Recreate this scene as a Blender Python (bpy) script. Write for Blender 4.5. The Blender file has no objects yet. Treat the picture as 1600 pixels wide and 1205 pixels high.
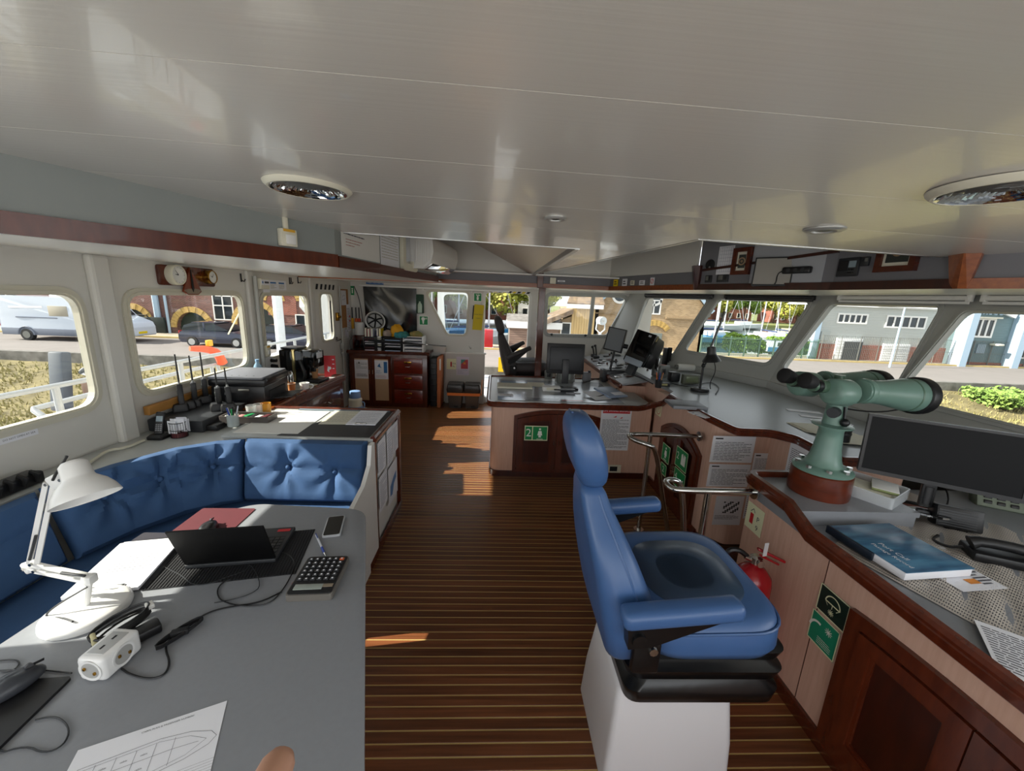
import bpy,bmesh,math,random
from mathutils import Vector,Matrix
from mathutils.geometry import tessellate_polygon

SC = bpy.context.scene
COL = SC.collection
random.seed(7)
PI = math.pi

# ---------------------------------------------------------------- camera, sky, sun, exposure
CAM_H,CAM_F,CAM_PITCH,CAM_ROLL,CAM_YAW = 1.80,605.0,math.radians(12.8),math.radians(2.4),math.radians(2.7)
_up = Vector((0,0,1))
_r0 = Vector((math.cos(CAM_YAW),-math.sin(CAM_YAW),0))
_f0 = Vector((math.sin(CAM_YAW),math.cos(CAM_YAW),0))
CF = _f0 * math.cos(CAM_PITCH) - _up * math.sin(CAM_PITCH)
_d0 = -_up * math.cos(CAM_PITCH) - _f0 * math.sin(CAM_PITCH)
CR = _r0 * math.cos(CAM_ROLL) - _d0 * math.sin(CAM_ROLL)
CD = _r0 * math.sin(CAM_ROLL) + _d0 * math.cos(CAM_ROLL)
cam = bpy.data.cameras.new('camera')
cam.sensor_width = 36.0
cam.lens = 36.0 * CAM_F / 1600.0
cam.clip_start = 0.02
cam.clip_end = 600
camo = bpy.data.objects.new('camera',cam)
COL.objects.link(camo)
m = Matrix.Identity(4)
for i in range(3):
  m[i][0],m[i][1],m[i][2] = CR[i],-CD[i],-CF[i]
m[2][3] = CAM_H
camo.matrix_world = m
SC.camera = camo

world = bpy.data.worlds.new('sky')
SC.world = world
world.use_nodes = True
_nt = world.node_tree
_nt.nodes.clear()
_out = _nt.nodes.new('ShaderNodeOutputWorld')
_bg = _nt.nodes.new('ShaderNodeBackground')
_sky = _nt.nodes.new('ShaderNodeTexSky')
_sky.sky_type = 'HOSEK_WILKIE'
_sun_dir = Vector((-1.0,-0.135,0.69)).normalized()      # towards the sun
_sky.sun_direction = _sun_dir
_sky.turbidity = 5.0
_sky.ground_albedo = 0.35
_mix = _nt.nodes.new('ShaderNodeMixRGB')
_mix.inputs[0].default_value = 0.72
_mix.inputs[2].default_value = (0.93,0.96,1.0,1)
_nt.links.new(_sky.outputs[0],_mix.inputs[1])
_nt.links.new(_mix.outputs[0],_bg.inputs[0])
_bg.inputs[1].default_value = 1.6
_nt.links.new(_bg.outputs[0],_out.inputs[0])

sun = bpy.data.lights.new('sun','SUN')
sun.energy = 9.0
sun.angle = 0.009
sun.color = (1.0,0.93,0.82)
suno = bpy.data.objects.new('sun',sun)
COL.objects.link(suno)
suno.rotation_mode = 'QUATERNION'
suno.rotation_quaternion = _sun_dir.to_track_quat('Z','Y')

for _n,_loc,_rot,_sx,_sy,_e in (('fill_near',(0.3,-1.5,1.45),(PI / 2,0,0),4.6,1.1,22),('fill_aft',(-2.25,-0.6,1.5),(PI / 2,0,-PI / 2),1.6,0.8,10),('fill_forward',(2.95,-0.4,1.5),(PI / 2,0,PI / 2),2.0,0.8,12)):  # added fill lamps behind the camera, brightening the whole interior
  _l = bpy.data.lights.new(_n,'AREA')
  _l.shape = 'RECTANGLE'
  _l.size,_l.size_y,_l.energy = _sx,_sy,_e
  _l.color = (0.95,0.97,1.0)
  _o = bpy.data.objects.new(_n,_l)
  COL.objects.link(_o)
  _o.location,_o.rotation_euler = _loc,_rot

SC.view_settings.view_transform = 'Standard'
SC.view_settings.look = 'None'
SC.view_settings.exposure = 0.5
SC.view_settings.gamma = 1.0
SC.view_settings.use_curve_mapping = False
SC.cycles.max_bounces = 10
SC.cycles.diffuse_bounces = 5
SC.cycles.glossy_bounces = 4
SC.cycles.transparent_max_bounces = 16
SC.cycles.sample_clamp_indirect = 6.0
SC.cycles.caustics_reflective = False
SC.cycles.caustics_refractive = False

def at(px,py,x=None,y=None,z=None):
  """the point of the photographed scene that lies on a plane X=, Y= or Z= along the sight line of a picture point"""
  d = CR * (px - 800) + CD * (py - 602.5) + CF * CAM_F
  if x is not None:
    t = x / d.x
  elif y is not None:
    t = y / d.y
  else:
    t = (z - CAM_H) / d.z
  return Vector((0,0,CAM_H)) + d * t

def atp(px,py,p,n):
  d = CR * (px - 800) + CD * (py - 602.5) + CF * CAM_F
  o = Vector((0,0,CAM_H))
  n = Vector(n)
  return o + d * ((Vector(p) - o).dot(n) / d.dot(n))

# ---------------------------------------------------------------- materials
def lin(c):
  return tuple((v / 12.92 if v <= 0.04045 else ((v + 0.055) / 1.055) ** 2.4) for v in c)

def hexc(h):
  return lin(tuple(int(h[i:i + 2],16) / 255 for i in (0,2,4)))

_M = {}

def mat(name,h,rough=0.5,metal=0.0,var=0.0,scale=8.0,stretch=(1,1,1),bump=0.0,bscale=None,h2=None,
    spec=0.5,rnd=0.0,coat=0.0,trans=0.0,emit=None,aniso=0.0,coords='Object',alpha=1.0,detail=4.0):
  """principled material; var/h2 mix in a second colour by noise, bump adds fine relief, rnd varies each object"""
  if name in _M:
    return _M[name]
  m = bpy.data.materials.new(name)
  m.use_nodes = True
  nt = m.node_tree
  b = nt.nodes['Principled BSDF']
  c = hexc(h)
  b.inputs['Base Color'].default_value = (*c,1)
  b.inputs['Roughness'].default_value = rough
  b.inputs['Metallic'].default_value = metal
  b.inputs['Specular IOR Level'].default_value = spec
  b.inputs['Coat Weight'].default_value = coat
  b.inputs['Transmission Weight'].default_value = trans
  b.inputs['Anisotropic'].default_value = aniso
  b.inputs['Alpha'].default_value = alpha
  if emit:
    b.inputs['Emission Color'].default_value = (*hexc(emit[0]),1)
    b.inputs['Emission Strength'].default_value = emit[1]
  if var or bump or h2 or rnd:
    tc = nt.nodes.new('ShaderNodeTexCoord')
    mp = nt.nodes.new('ShaderNodeMapping')
    mp.inputs['Scale'].default_value = stretch
    nt.links.new(tc.outputs[coords],mp.inputs[0])
    if rnd:
      oi = nt.nodes.new('ShaderNodeObjectInfo')
      vm = nt.nodes.new('ShaderNodeVectorMath')
      vm.operation = 'SCALE'
      vm.inputs[0].default_value = (31,17,53)
      nt.links.new(oi.outputs['Random'],vm.inputs['Scale'])
      nt.links.new(vm.outputs[0],mp.inputs['Location'])
    no = nt.nodes.new('ShaderNodeTexNoise')
    no.inputs['Scale'].default_value = scale
    no.inputs['Detail'].default_value = detail
    nt.links.new(mp.outputs[0],no.inputs['Vector'])
    if var or h2 or rnd:
      rmp = nt.nodes.new('ShaderNodeMapRange')
      rmp.inputs['From Min'].default_value = 0.3
      rmp.inputs['From Max'].default_value = 0.7
      nt.links.new(no.outputs['Fac'],rmp.inputs[0])
      mx = nt.nodes.new('ShaderNodeMixRGB')
      c2 = hexc(h2) if h2 else tuple(v * (1 - var) for v in c)
      mx.inputs[1].default_value = (*c,1)
      mx.inputs[2].default_value = (*c2,1)
      nt.links.new(rmp.outputs[0],mx.inputs[0])
      last = mx.outputs[0]
      if rnd:
        hs = nt.nodes.new('ShaderNodeHueSaturation')
        mr = nt.nodes.new('ShaderNodeMapRange')
        mr.inputs['To Min'].default_value = 1 - rnd
        mr.inputs['To Max'].default_value = 1 + rnd
        nt.links.new(oi.outputs['Random'],mr.inputs[0])
        nt.links.new(mr.outputs[0],hs.inputs['Value'])
        nt.links.new(last,hs.inputs['Color'])
        last = hs.outputs[0]
      nt.links.new(last,b.inputs['Base Color'])
    if bump:
      src = no
      if bscale:
        src = nt.nodes.new('ShaderNodeTexNoise')
        src.inputs['Scale'].default_value = bscale
        src.inputs['Detail'].default_value = 3
        nt.links.new(mp.outputs[0],src.inputs['Vector'])
      bp = nt.nodes.new('ShaderNodeBump')
      bp.inputs['Strength'].default_value = bump
      bp.inputs['Distance'].default_value = 0.01
      nt.links.new(src.outputs['Fac'],bp.inputs['Height'])
      nt.links.new(bp.outputs[0],b.inputs['Normal'])
  _M[name] = m
  return m

def glass_mat(name,tint='FFFFFF',refl=0.06):
  """window glass: lets light straight through and mirrors a little by Fresnel"""
  if name in _M:
    return _M[name]
  m = bpy.data.materials.new(name)
  m.use_nodes = True
  nt = m.node_tree
  nt.nodes.clear()
  o = nt.nodes.new('ShaderNodeOutputMaterial')
  t = nt.nodes.new('ShaderNodeBsdfTransparent')
  t.inputs[0].default_value = (*hexc(tint),1)
  g = nt.nodes.new('ShaderNodeBsdfGlossy')
  g.inputs['Roughness'].default_value = 0.02
  lw = nt.nodes.new('ShaderNodeLayerWeight')
  pw = nt.nodes.new('ShaderNodeMath')
  pw.operation = 'POWER'
  pw.inputs[1].default_value = 4.0
  nt.links.new(lw.outputs['Facing'],pw.inputs[0])
  f = nt.nodes.new('ShaderNodeMath')
  f.operation = 'MULTIPLY_ADD'
  f.inputs[1].default_value = 0.5
  f.inputs[2].default_value = refl * 0.7
  nt.links.new(pw.outputs[0],f.inputs[0])
  x = nt.nodes.new('ShaderNodeMixShader')
  nt.links.new(f.outputs[0],x.inputs[0])
  nt.links.new(t.outputs[0],x.inputs[1])
  nt.links.new(g.outputs[0],x.inputs[2])
  nt.links.new(x.outputs[0],o.inputs[0])
  _M[name] = m
  return m

WALL = mat('wall_paint','D9D7D0',0.38,var=0.04,scale=2.0)
CEIL = mat('ceiling_panel_paint','DAD6CC',0.24,bump=0.035,scale=3.0,bscale=1.0,stretch=(0.25,90,1),spec=0.9,coat=0.2)
SOFF = mat('soffit_paint','E8E6E0',0.24,bump=0.04,scale=3.0,stretch=(2,2,1),spec=0.7)
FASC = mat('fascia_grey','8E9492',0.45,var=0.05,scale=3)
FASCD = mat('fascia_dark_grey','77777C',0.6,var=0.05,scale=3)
MAHO = mat('mahogany','5E2713',0.26,h2='4A1D0E',scale=6,stretch=(5,5,1.0),coat=0.35,rnd=0.12)
MAHOD = mat('mahogany_dark','42180C',0.3,h2='32120A',scale=6,stretch=(6,6,1.0),coat=0.3,rnd=0.1)
MAHOL = mat('mahogany_light','9A5220',0.3,h2='7C3C14',scale=5,stretch=(1.5,9,9),coat=0.3,rnd=0.1)
TEAK = mat('teak_plank','7C4A2C',0.33,h2='55301A',scale=6,stretch=(0.35,9,9),rnd=0.22,bump=0.05,spec=0.5)
CAULK = mat('seam_caulk','B79C5E',0.6)
PINK = mat('beech_laminate','D8B29E',0.42,h2='CDA48F',scale=10,stretch=(7,7,0.5))
TOPG = mat('grey_laminate','898C91',0.34,var=0.05,scale=60)
TOPL = mat('light_laminate','B9BCBA',0.32,var=0.04,scale=60)
WHITE = mat('white_gloss','E9E9E6',0.25)
WHITEM = mat('white_matt','E4E3DE',0.6)
PAPER = mat('paper','E8E9EE',0.75)
PAPER2 = mat('paper_cream','DDD9C6',0.75)
INK = mat('ink','4A4A52',0.8)
INKD = mat('ink_black','15161A',0.7)
BLACK = mat('black_plastic','141416',0.38)
BLACKM = mat('black_matt','0F0F11',0.7)
BLACKG = mat('black_gloss','08090B',0.08)
DGREY = mat('dark_grey_plastic','2B2D30',0.45)
GREYP = mat('grey_plastic','6A6B66',0.5)
BEIGE = mat('beige_plastic','B5AE99',0.5)
STEEL = mat('stainless_steel','C9C9C6',0.16,metal=1.0)
ALU = mat('aluminium','C6C8C8',0.3,metal=1.0)
BRASS = mat('brass','B98A3A',0.22,metal=1.0)
CHROME = mat('chrome','E4E6E8',0.05,metal=1.0)
VINYL = mat('blue_vinyl','3F6192',0.36,var=0.12,scale=3,bump=0.12,bscale=9)
VINYLD = mat('blue_vinyl_shaded','33475F',0.3,var=0.15,scale=3,bump=0.1,bscale=7)  # shade and dark reflection on the seat top, put into the vinyl colour
FABRIC = mat('blue_fabric','34557F',0.85,var=0.12,scale=9,bump=0.25,bscale=14)
GREEN = mat('sign_green','0E8A4B',0.5)
GREEND = mat('sign_dark_green','0E2A22',0.5)
SIGNW = mat('sign_white','EEF2EA',0.5)
GLOWW = mat('sign_cream','E6E7C0',0.6)
RED = mat('red_paint','B01420',0.25,coat=0.3)
SIGNR = mat('sign_red','C8232B',0.5)
YEL = mat('yellow_plastic','E3C70E',0.5)
ORANGE = mat('orange_plastic','E2661E',0.5)
GLASS = glass_mat('window_glass','F4F8F7')
CREAMP = mat('cream_plastic','DCD8C4',0.45)

# ---------------------------------------------------------------- mesh helpers
def rrect(w,h,r,n=5,cx=0.0,cy=0.0):
  return rpoly([(cx - w / 2,cy - h / 2),(cx + w / 2,cy - h / 2),(cx + w / 2,cy + h / 2),(cx - w / 2,cy + h / 2)],r,n)

def rpoly(pts,r,n=5):
  """polygon with rounded corners (convex or not); r one radius or one per corner"""
  out = []
  N = len(pts)
  rs = r if isinstance(r,(list,tuple)) else [r] * N
  for i in range(N):
    p = Vector(pts[i][:2])
    a = Vector(pts[i - 1][:2]) - p
    b = Vector(pts[(i + 1) % N][:2]) - p
    la,lb = a.length,b.length
    a /= la
    b /= lb
    ang = math.acos(max(-1,min(1,a.dot(b))))
    if rs[i] <= 0 or ang > PI - 0.02:
      out.append((p.x,p.y))
      continue
    t = min(rs[i] / math.tan(ang / 2),la * 0.49,lb * 0.49)
    p0,p1 = p + a * t,p + b * t
    for k in range(n + 1):
      s = k / n
      q = p0 * (1 - s) ** 2 + p * 2 * s * (1 - s) + p1 * s ** 2
      out.append((q.x,q.y))
  return out

class B:
  """collects shapes into one mesh"""

  def __init__(self):
    self.bm = bmesh.new()

  def box(self,c,s,bev=0.0,rot=None,seg=2):
    M = Matrix.Translation(Vector(c))
    if rot is not None:
      M = M @ (rot if isinstance(rot,Matrix) else Matrix.Rotation(rot,4,'Z'))
    M = M @ Matrix.Diagonal((s[0],s[1],s[2],1))
    g = bmesh.ops.create_cube(self.bm,size=1.0,matrix=M)
    if bev > 0:
      bev = min(bev,min(s) * 0.49)
      ed = list({e for v in g['verts'] for e in v.link_edges})
      bmesh.ops.bevel(self.bm,geom=ed,offset=bev,segments=seg,affect='EDGES',profile=0.5,clamp_overlap=True)
    return self

  def face(self,pts):
    vs = [self.bm.verts.new(p) for p in pts]
    return self.bm.faces.new(vs)

  def rings(self,rings,cap=True,close=True):
    """skin closed rings of equal length"""
    R = [[self.bm.verts.new(p) for p in r] for r in rings]
    n = len(R[0])
    for a,b in zip(R,R[1:]):
      for i in range(n if close else n - 1):
        j = (i + 1) % n
        self.bm.faces.new((a[i],a[j],b[j],b[i]))
    if cap:
      try:
        self.bm.faces.new(list(reversed(R[0])))
        self.bm.faces.new(R[-1])
      except ValueError:
        pass
    return self

  def cyl(self,p0,p1,r,r2=None,n=16,cap=True):
    p0,p1 = Vector(p0),Vector(p1)
    r2 = r if r2 is None else r2
    d = (p1 - p0).normalized()
    u = d.orthogonal().normalized()
    v = d.cross(u)
    ring = lambda p,q: [p + (u * math.cos(2 * PI * k / n) + v * math.sin(2 * PI * k / n)) * q for k in range(n)]
    return self.rings([ring(p0,r),ring(p1,r2)],cap)

  def tube(self,pts,r,n=8,cap=True,smooth=0):
    pts = [Vector(p) for p in pts]
    for _ in range(smooth):
      q = [pts[0]]
      for a,b in zip(pts,pts[1:]):
        q += [a * 0.75 + b * 0.25,a * 0.25 + b * 0.75]
      pts = q + [pts[-1]]
    rings = []
    t = (pts[1] - pts[0]).normalized()
    u = t.orthogonal().normalized()
    for i,p in enumerate(pts):
      a = pts[max(i - 1,0)]
      b = pts[min(i + 1,len(pts) - 1)]
      t = (b - a).normalized() if (b - a).length > 1e-9 else t
      u = (u - t * u.dot(t))
      u = u.normalized() if u.length > 1e-6 else t.orthogonal().normalized()
      v = t.cross(u)
      rr = r
      if isinstance(r,(list,tuple)):
        s = i / (len(pts) - 1) * (len(r) - 1)
        q0 = min(int(s),len(r) - 2)
        rr = r[q0] + (r[q0 + 1] - r[q0]) * (s - q0)
      rings.append([p + (u * math.cos(2 * PI * k / n) + v * math.sin(2 * PI * k / n)) * rr for k in range(n)])
    return self.rings(rings,cap)

  def lathe(self,prof,n=24,M=None,cap=True):
    M = M or Matrix.Identity(4)
    rings = [[M @ Vector((r * math.cos(2 * PI * k / n),r * math.sin(2 * PI * k / n),z)) for k in range(n)] for r,z in prof]
    return self.rings(rings,cap)

  def prism(self,pts,z0,z1,M=None,bev=0.0):
    """extruded 2D outline"""
    M = M or Matrix.Identity(4)
    a = sum(p[0] * q[1] - q[0] * p[1] for p,q in zip(pts,pts[1:] + pts[:1]))
    if a < 0:
      pts = list(reversed(pts))
    lo = [self.bm.verts.new(M @ Vector((p[0],p[1],z0))) for p in pts]
    hi = [self.bm.verts.new(M @ Vector((p[0],p[1],z1))) for p in pts]
    n = len(pts)
    fs = [self.bm.faces.new(list(reversed(lo))),self.bm.faces.new(hi)]
    for i in range(n):
      j = (i + 1) % n
      self.bm.faces.new((lo[i],lo[j],hi[j],hi[i]))
    if bev > 0:
      ed = [e for e in fs[1].edges]
      bmesh.ops.bevel(self.bm,geom=ed,offset=bev,segments=2,affect='EDGES',profile=0.5,clamp_overlap=True)
    return self

  def holed(self,outer,holes,z0,z1,M=None):
    """plate with holes, thickness z0..z1"""
    M = M or Matrix.Identity(4)
    loops = [[Vector((p[0],p[1],0)) for p in l] for l in [outer] + holes]
    flat = [p for l in loops for p in l]
    tris = tessellate_polygon(loops)
    lo = [self.bm.verts.new(M @ Vector((p.x,p.y,z0))) for p in flat]
    hi = [self.bm.verts.new(M @ Vector((p.x,p.y,z1))) for p in flat]
    for a,b,c in tris:
      try:
        self.bm.faces.new((lo[a],lo[b],lo[c]))
        self.bm.faces.new((hi[c],hi[b],hi[a]))
      except ValueError:
        pass
    k = 0
    for l in loops:
      n = len(l)
      for i in range(n):
        j = (i + 1) % n
        try:
          self.bm.faces.new((lo[k + i],lo[k + j],hi[k + j],hi[k + i]))
        except ValueError:
          pass
      k += n
    return self

  def ball(self,c,r,n=16,sc=(1,1,1),rot=None):
    M = Matrix.Translation(Vector(c)) @ (rot or Matrix.Identity(4)) @ Matrix.Diagonal((r * sc[0],r * sc[1],r * sc[2],1))
    bmesh.ops.create_uvsphere(self.bm,u_segments=n,v_segments=max(6,n // 2),radius=1.0,matrix=M)
    return self

  def xform(self,M):
    bmesh.ops.transform(self.bm,matrix=M,verts=self.bm.verts[:])
    return self

  def mesh(self,name,material,smooth=True,ang=35):
    bmesh.ops.recalc_face_normals(self.bm,faces=self.bm.faces[:])
    me = bpy.data.meshes.new(name)
    self.bm.to_mesh(me)
    self.bm.free()
    me.materials.append(material)
    if smooth and len(me.polygons):
      me.polygons.foreach_set('use_smooth',[True] * len(me.polygons))
      me.set_sharp_from_angle(angle=math.radians(ang))
    return me

def link(name,me,parent=None,loc=None,subd=0):
  o = bpy.data.objects.new(name,me)
  COL.objects.link(o)
  if parent is not None:
    o.parent = parent
  if loc is not None:
    o.location = loc
  if subd:
    s = o.modifiers.new('s','SUBSURF')
    s.levels = s.render_levels = subd
  return o

def part(name,b,material,parent,label=None,smooth=True,subd=0,ang=35):
  """a child mesh in its parent's own coordinates"""
  o = link(name,b.mesh(name,material,smooth,ang),parent,subd=subd)
  if label:
    o['label'] = label
  return o

def wpart(name,b,material,parent,label=None,**k):
  """a child mesh whose shape was given in world coordinates"""
  r = parent
  while r.parent is not None:
    r = r.parent
  b.xform(r.matrix_world.inverted())
  return part(name,b,material,parent,label,**k)

def tag(o,label,cat,group=None,kind=None):
  o['label'] = label
  o['category'] = cat
  if group:
    o['group'] = group
  if kind:
    o['kind'] = kind
  return o

def T(name,label,cat,loc=(0,0,0),rz=0.0,group=None,M=None):
  """an Empty at a thing's base"""
  o = bpy.data.objects.new(name,None)
  o.empty_display_size = 0.1
  COL.objects.link(o)
  if M is not None:
    o.matrix_world = M
  else:
    o.location = loc
    o.rotation_euler = (0,0,rz)
  o.matrix_world = M if M is not None else Matrix.Translation(Vector(loc)) @ Matrix.Rotation(rz,4,'Z')
  return tag(o,label,cat,group)

def single(name,b,material,label,cat,group=None,smooth=True,subd=0,loc=None,ang=35,kind=None):
  o = link(name,b.mesh(name,material,smooth,ang),None,loc,subd)
  return tag(o,label,cat,group,kind)

def struct(name,b,material,parent=None,smooth=False):
  o = link(name,b.mesh(name,material,smooth),parent)
  o['kind'] = 'structure'
  return o

def plane(o,u,v):
  """matrix with origin o, x along u, y along v (made square), z their normal"""
  o,u,v = Vector(o),Vector(u).normalized(),Vector(v)
  n = u.cross(v).normalized()
  v = n.cross(u)
  M = Matrix.Identity(4)
  for i in range(3):
    M[i][0],M[i][1],M[i][2],M[i][3] = u[i],v[i],n[i],o[i]
  return M

_fc = {}

def text_mesh(s,size,align='CENTER'):
  k = (s,size,align)
  if k not in _fc:
    c = bpy.data.curves.new('lettering','FONT')
    c.body = s
    c.size = size
    c.align_x = align
    c.align_y = 'CENTER'
    c.resolution_u = 2
    o = bpy.data.objects.new('lettering',c)
    COL.objects.link(o)
    dg = bpy.context.evaluated_depsgraph_get()
    me = bpy.data.meshes.new_from_object(o.evaluated_get(dg))
    bpy.data.objects.remove(o)
    _fc[k] = me
  return _fc[k]

def addtext(b,s,size,x,y,z=0.0,align='CENTER',rot=0.0):
  me = text_mesh(s,size,align)
  M = Matrix.Translation((x,y,z)) @ Matrix.Rotation(rot,4,'Z')
  vs = [b.bm.verts.new(M @ v.co) for v in me.vertices]
  for p in me.polygons:
    try:
      b.bm.faces.new([vs[i] for i in p.vertices])
    except ValueError:
      pass
  return b

def sheet(name,label,cat,M,w,h,material,prints=(),th=0.0008,group=None,r=0.0,parent=None,bend=0.0):
  """a flat sheet or sign, its lower left corner at M's origin; prints = [(part name, material, [items])],
  item ('r',x,y,w,h) rectangle | ('t',x,y,size,text[,align]) lettering | ('p',[pts]) polygon | ('c',x,y,rad) disc | ('o',x,y,rad,width) ring
  | ('l',[pts],width) line"""
  b = B()
  b.prism(rrect(w,h,r,4,w / 2,h / 2) if r else [(0,0),(w,0),(w,h),(0,h)],0,th)
  o = link(name,b.mesh(name,material,False))
  o.matrix_world = M
  if parent is not None:
    o.parent = parent
    o.matrix_parent_inverse = parent.matrix_world.inverted()
  if cat:
    tag(o,label,cat,group)
  elif label:
    o['label'] = label
  z = th
  for k,(pn,pm,items) in enumerate(prints):
    z += 0.0006
    q = B()
    for it in items:
      if it[0] == 'r':
        _,x,y,ww,hh = it
        q.face([(x,y,z),(x + ww,y,z),(x + ww,y + hh,z),(x,y + hh,z)])
      elif it[0] == 't':
        addtext(q,it[4],it[3],it[1],it[2],z,*(it[5:]))
      elif it[0] == 'p':
        q.face([(x,y,z) for x,y in it[1]])
      elif it[0] == 'c':
        q.face([(it[1] + it[3] * math.cos(2 * PI * a / 20),it[2] + it[3] * math.sin(2 * PI * a / 20),z) for a in range(20)])
      elif it[0] == 'o':
        _,x,y,ra,wd = it
        for a in range(24):
          t0,t1 = 2 * PI * a / 24,2 * PI * (a + 1) / 24
          q.face([(x + rr * math.cos(t),y + rr * math.sin(t),z) for rr,t in ((ra,t0),(ra,t1),(ra - wd,t1),(ra - wd,t0))])
      elif it[0] == 'l':
        pts,wd = it[1],it[2]
        for (x0,y0),(x1,y1) in zip(pts,pts[1:]):
          dx,dy = x1 - x0,y1 - y0
          L = math.hypot(dx,dy) or 1
          nx,ny = -dy / L * wd / 2,dx / L * wd / 2
          q.face([(x0 + nx,y0 + ny,z),(x0 - nx,y0 - ny,z),(x1 - nx,y1 - ny,z),(x1 + nx,y1 + ny,z)])
    po = link(pn,q.mesh(pn,pm,False),o)
  return o

def textlines(x,y,w,h,n,seed=0,fill=0.55):
  """rows of small print standing in for lines of body text"""
  rg = random.Random(seed)
  out = []
  dy = h / n
  for i in range(n):
    xx = x
    yy = y + h - (i + 1) * dy + dy * 0.25
    end = x + w * (1.0 if rg.random() < 0.75 else rg.uniform(0.4,0.9))
    while xx < end:
      ww = w * rg.uniform(0.05,0.16)
      out.append(('r',xx,yy,min(ww,end - xx),dy * fill * 0.8))
      xx += ww + w * 0.018
  return out

def copy_thing(o,M=None,label=None,parent=None):
  """a thing and every part and sub-part of it"""
  c = o.copy()
  COL.objects.link(c)
  if parent is not None:
    c.parent = parent
  for ch in o.children:
    copy_thing(ch,parent=c)
  if M is not None:
    c.matrix_world = M
  if label:
    c['label'] = label
  return c

# ---------------------------------------------------------------- room shell
def cz(x,y):
  """height of the cambered ceiling"""
  return 2.14 - 0.021 * x - 0.022 * max(0.0,y - 1.5)

SOFZ = 1.942
XL,YF,YN = -2.35,6.5,-1.6

floor = struct('floor',B().box((0.3,2.45,-0.051),(6.2,8.3,0.1)),CAULK)
_pl = B().box((0,0,0),(5.6,0.0435,0.012),0.0008,seg=1).mesh('plank',TEAK,False)
_y = 1.184 - 0.0495 * 0.5 - 0.0495 * 55
for i in range(163):
  y = _y + 0.0495 * i
  if YN < y < YF - 0.02:
    link('plank',_pl,floor,(0.2,y,-0.006))

# --- ceiling: painted strips, each its own panel, cut by two raised coffers
XLF = lambda y: -0.945 + (y - 2.4) * 0.6 if y < 2.4 else -0.945 + (y - 2.4) * 0.15      # aft edge of the low ceiling (fascia line)

def XRF(y):                                                                           # forward edge
  if y < 1.86:
    return 2.245 + (1.86 - y) * 0.55
  if y < 2.49:
    return 2.245 - (y - 1.86) * 0.15
  return 2.15 - (y - 2.49) * 0.47 if y < 3.42 else 1.71 - (y - 3.42) * 2.2

roof = struct('ceiling',B().box((0.3,2.45,2.78),(6.6,8.5,0.06)),WHITEM)
_edges = [-1.62,-1.26,-0.86,-0.46,-0.06,0.34,0.742,1.142,1.542,1.942,2.2,2.49]

def ceil_panel(pts,name='ceiling_panel',m=CEIL,th=0.02):
  b = B()
  lo = [b.bm.verts.new((x,y,cz(x,y))) for x,y in pts]
  hi = [b.bm.verts.new((x,y,cz(x,y) + th)) for x,y in pts]
  n = len(pts)
  b.bm.faces.new(lo)
  b.bm.faces.new(list(reversed(hi)))
  for i in range(n):
    j = (i + 1) % n
    b.bm.faces.new((lo[i],hi[i],hi[j],lo[j]))
  o = link(name,b.mesh(name,m,False),roof)
  return o

XCR = lambda y: 0.97 - (y - 1.942) * 0.214                   # aft edge of the forward coffer
for y0,y1 in zip(_edges,_edges[1:]):
  a,c = y0 + 0.0012,y1 - 0.0012
  xs = lambda y: max(-2.34,XLF(y)) if y > 0.05 else -2.34
  xr = (lambda y: min(3.1,XRF(y))) if y0 < 1.93 else XCR
  pts = [(xs(a),a),(xr(a),a),(xr(c),c),(xs(c),c)]
  if y1 > 2.4 > y0:
    pts = [(xs(a),a),(xr(a),a),(xr(c),c),(xs(c),c),(-0.945,2.4)]
  ceil_panel(pts)
_e2 = [2.49 + 0.2 * i for i in range(10)]
for y0,y1 in zip(_e2,_e2[1:]):
  a,c = y0 + 0.001,y1 - 0.001
  xl = lambda y: 0.485 - (y - 2.49) * 0.035
  ceil_panel([(xl(a),a),(max(XCR(a),xl(a) + 0.03),a),(max(XCR(c),xl(c) + 0.03),c),(xl(c),c)])
# lips of bright trim round the coffers
def bar(b,p,q,w,h):
  p,q = Vector(p),Vector(q)
  d = q - p
  rot = d.to_track_quat('X','Z').to_matrix().to_4x4()
  b.box((p + q) / 2,(d.length,w,h),0,rot)
  return b

cp = lambda x,y,dz=0: Vector((x,y,cz(x,y) + dz))
struct('trim_1',bar(B(),cp(-0.93,2.5,0.006),cp(0.485,2.5,0.006),0.02,0.016),ALU,smooth=False)
b = bar(B(),cp(0.485,2.49,0.02),cp(0.412,4.6,0.02),0.03,0.05)
struct('trim_2',b,ALU)
b = bar(B(),cp(0.97,1.942,0.006),cp(0.52,4.05,0.006),0.022,0.016)
bar(b,cp(0.97,1.952,0.006),cp(2.23,1.952,0.006),0.022,0.016)
struct('trim_3',b,ALU)

def wallz(name,pts,m,parent=None,th=0.02,z0=None,z1=None):
  """upright boards along a plan line; each pt (x, y, zlow, zhigh)"""
  b = B()
  for p,q in zip(pts,pts[1:]):
    d = Vector((q[0] - p[0],q[1] - p[1],0)).normalized()
    n = Vector((-d.y,d.x,0)) * th
    P = [Vector((p[0],p[1],p[2])),Vector((q[0],q[1],q[2])),Vector((q[0],q[1],q[3])),Vector((p[0],p[1],p[3]))]
    b.rings([P,[v + n for v in P]])
  return struct(name,b,m,parent)

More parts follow.
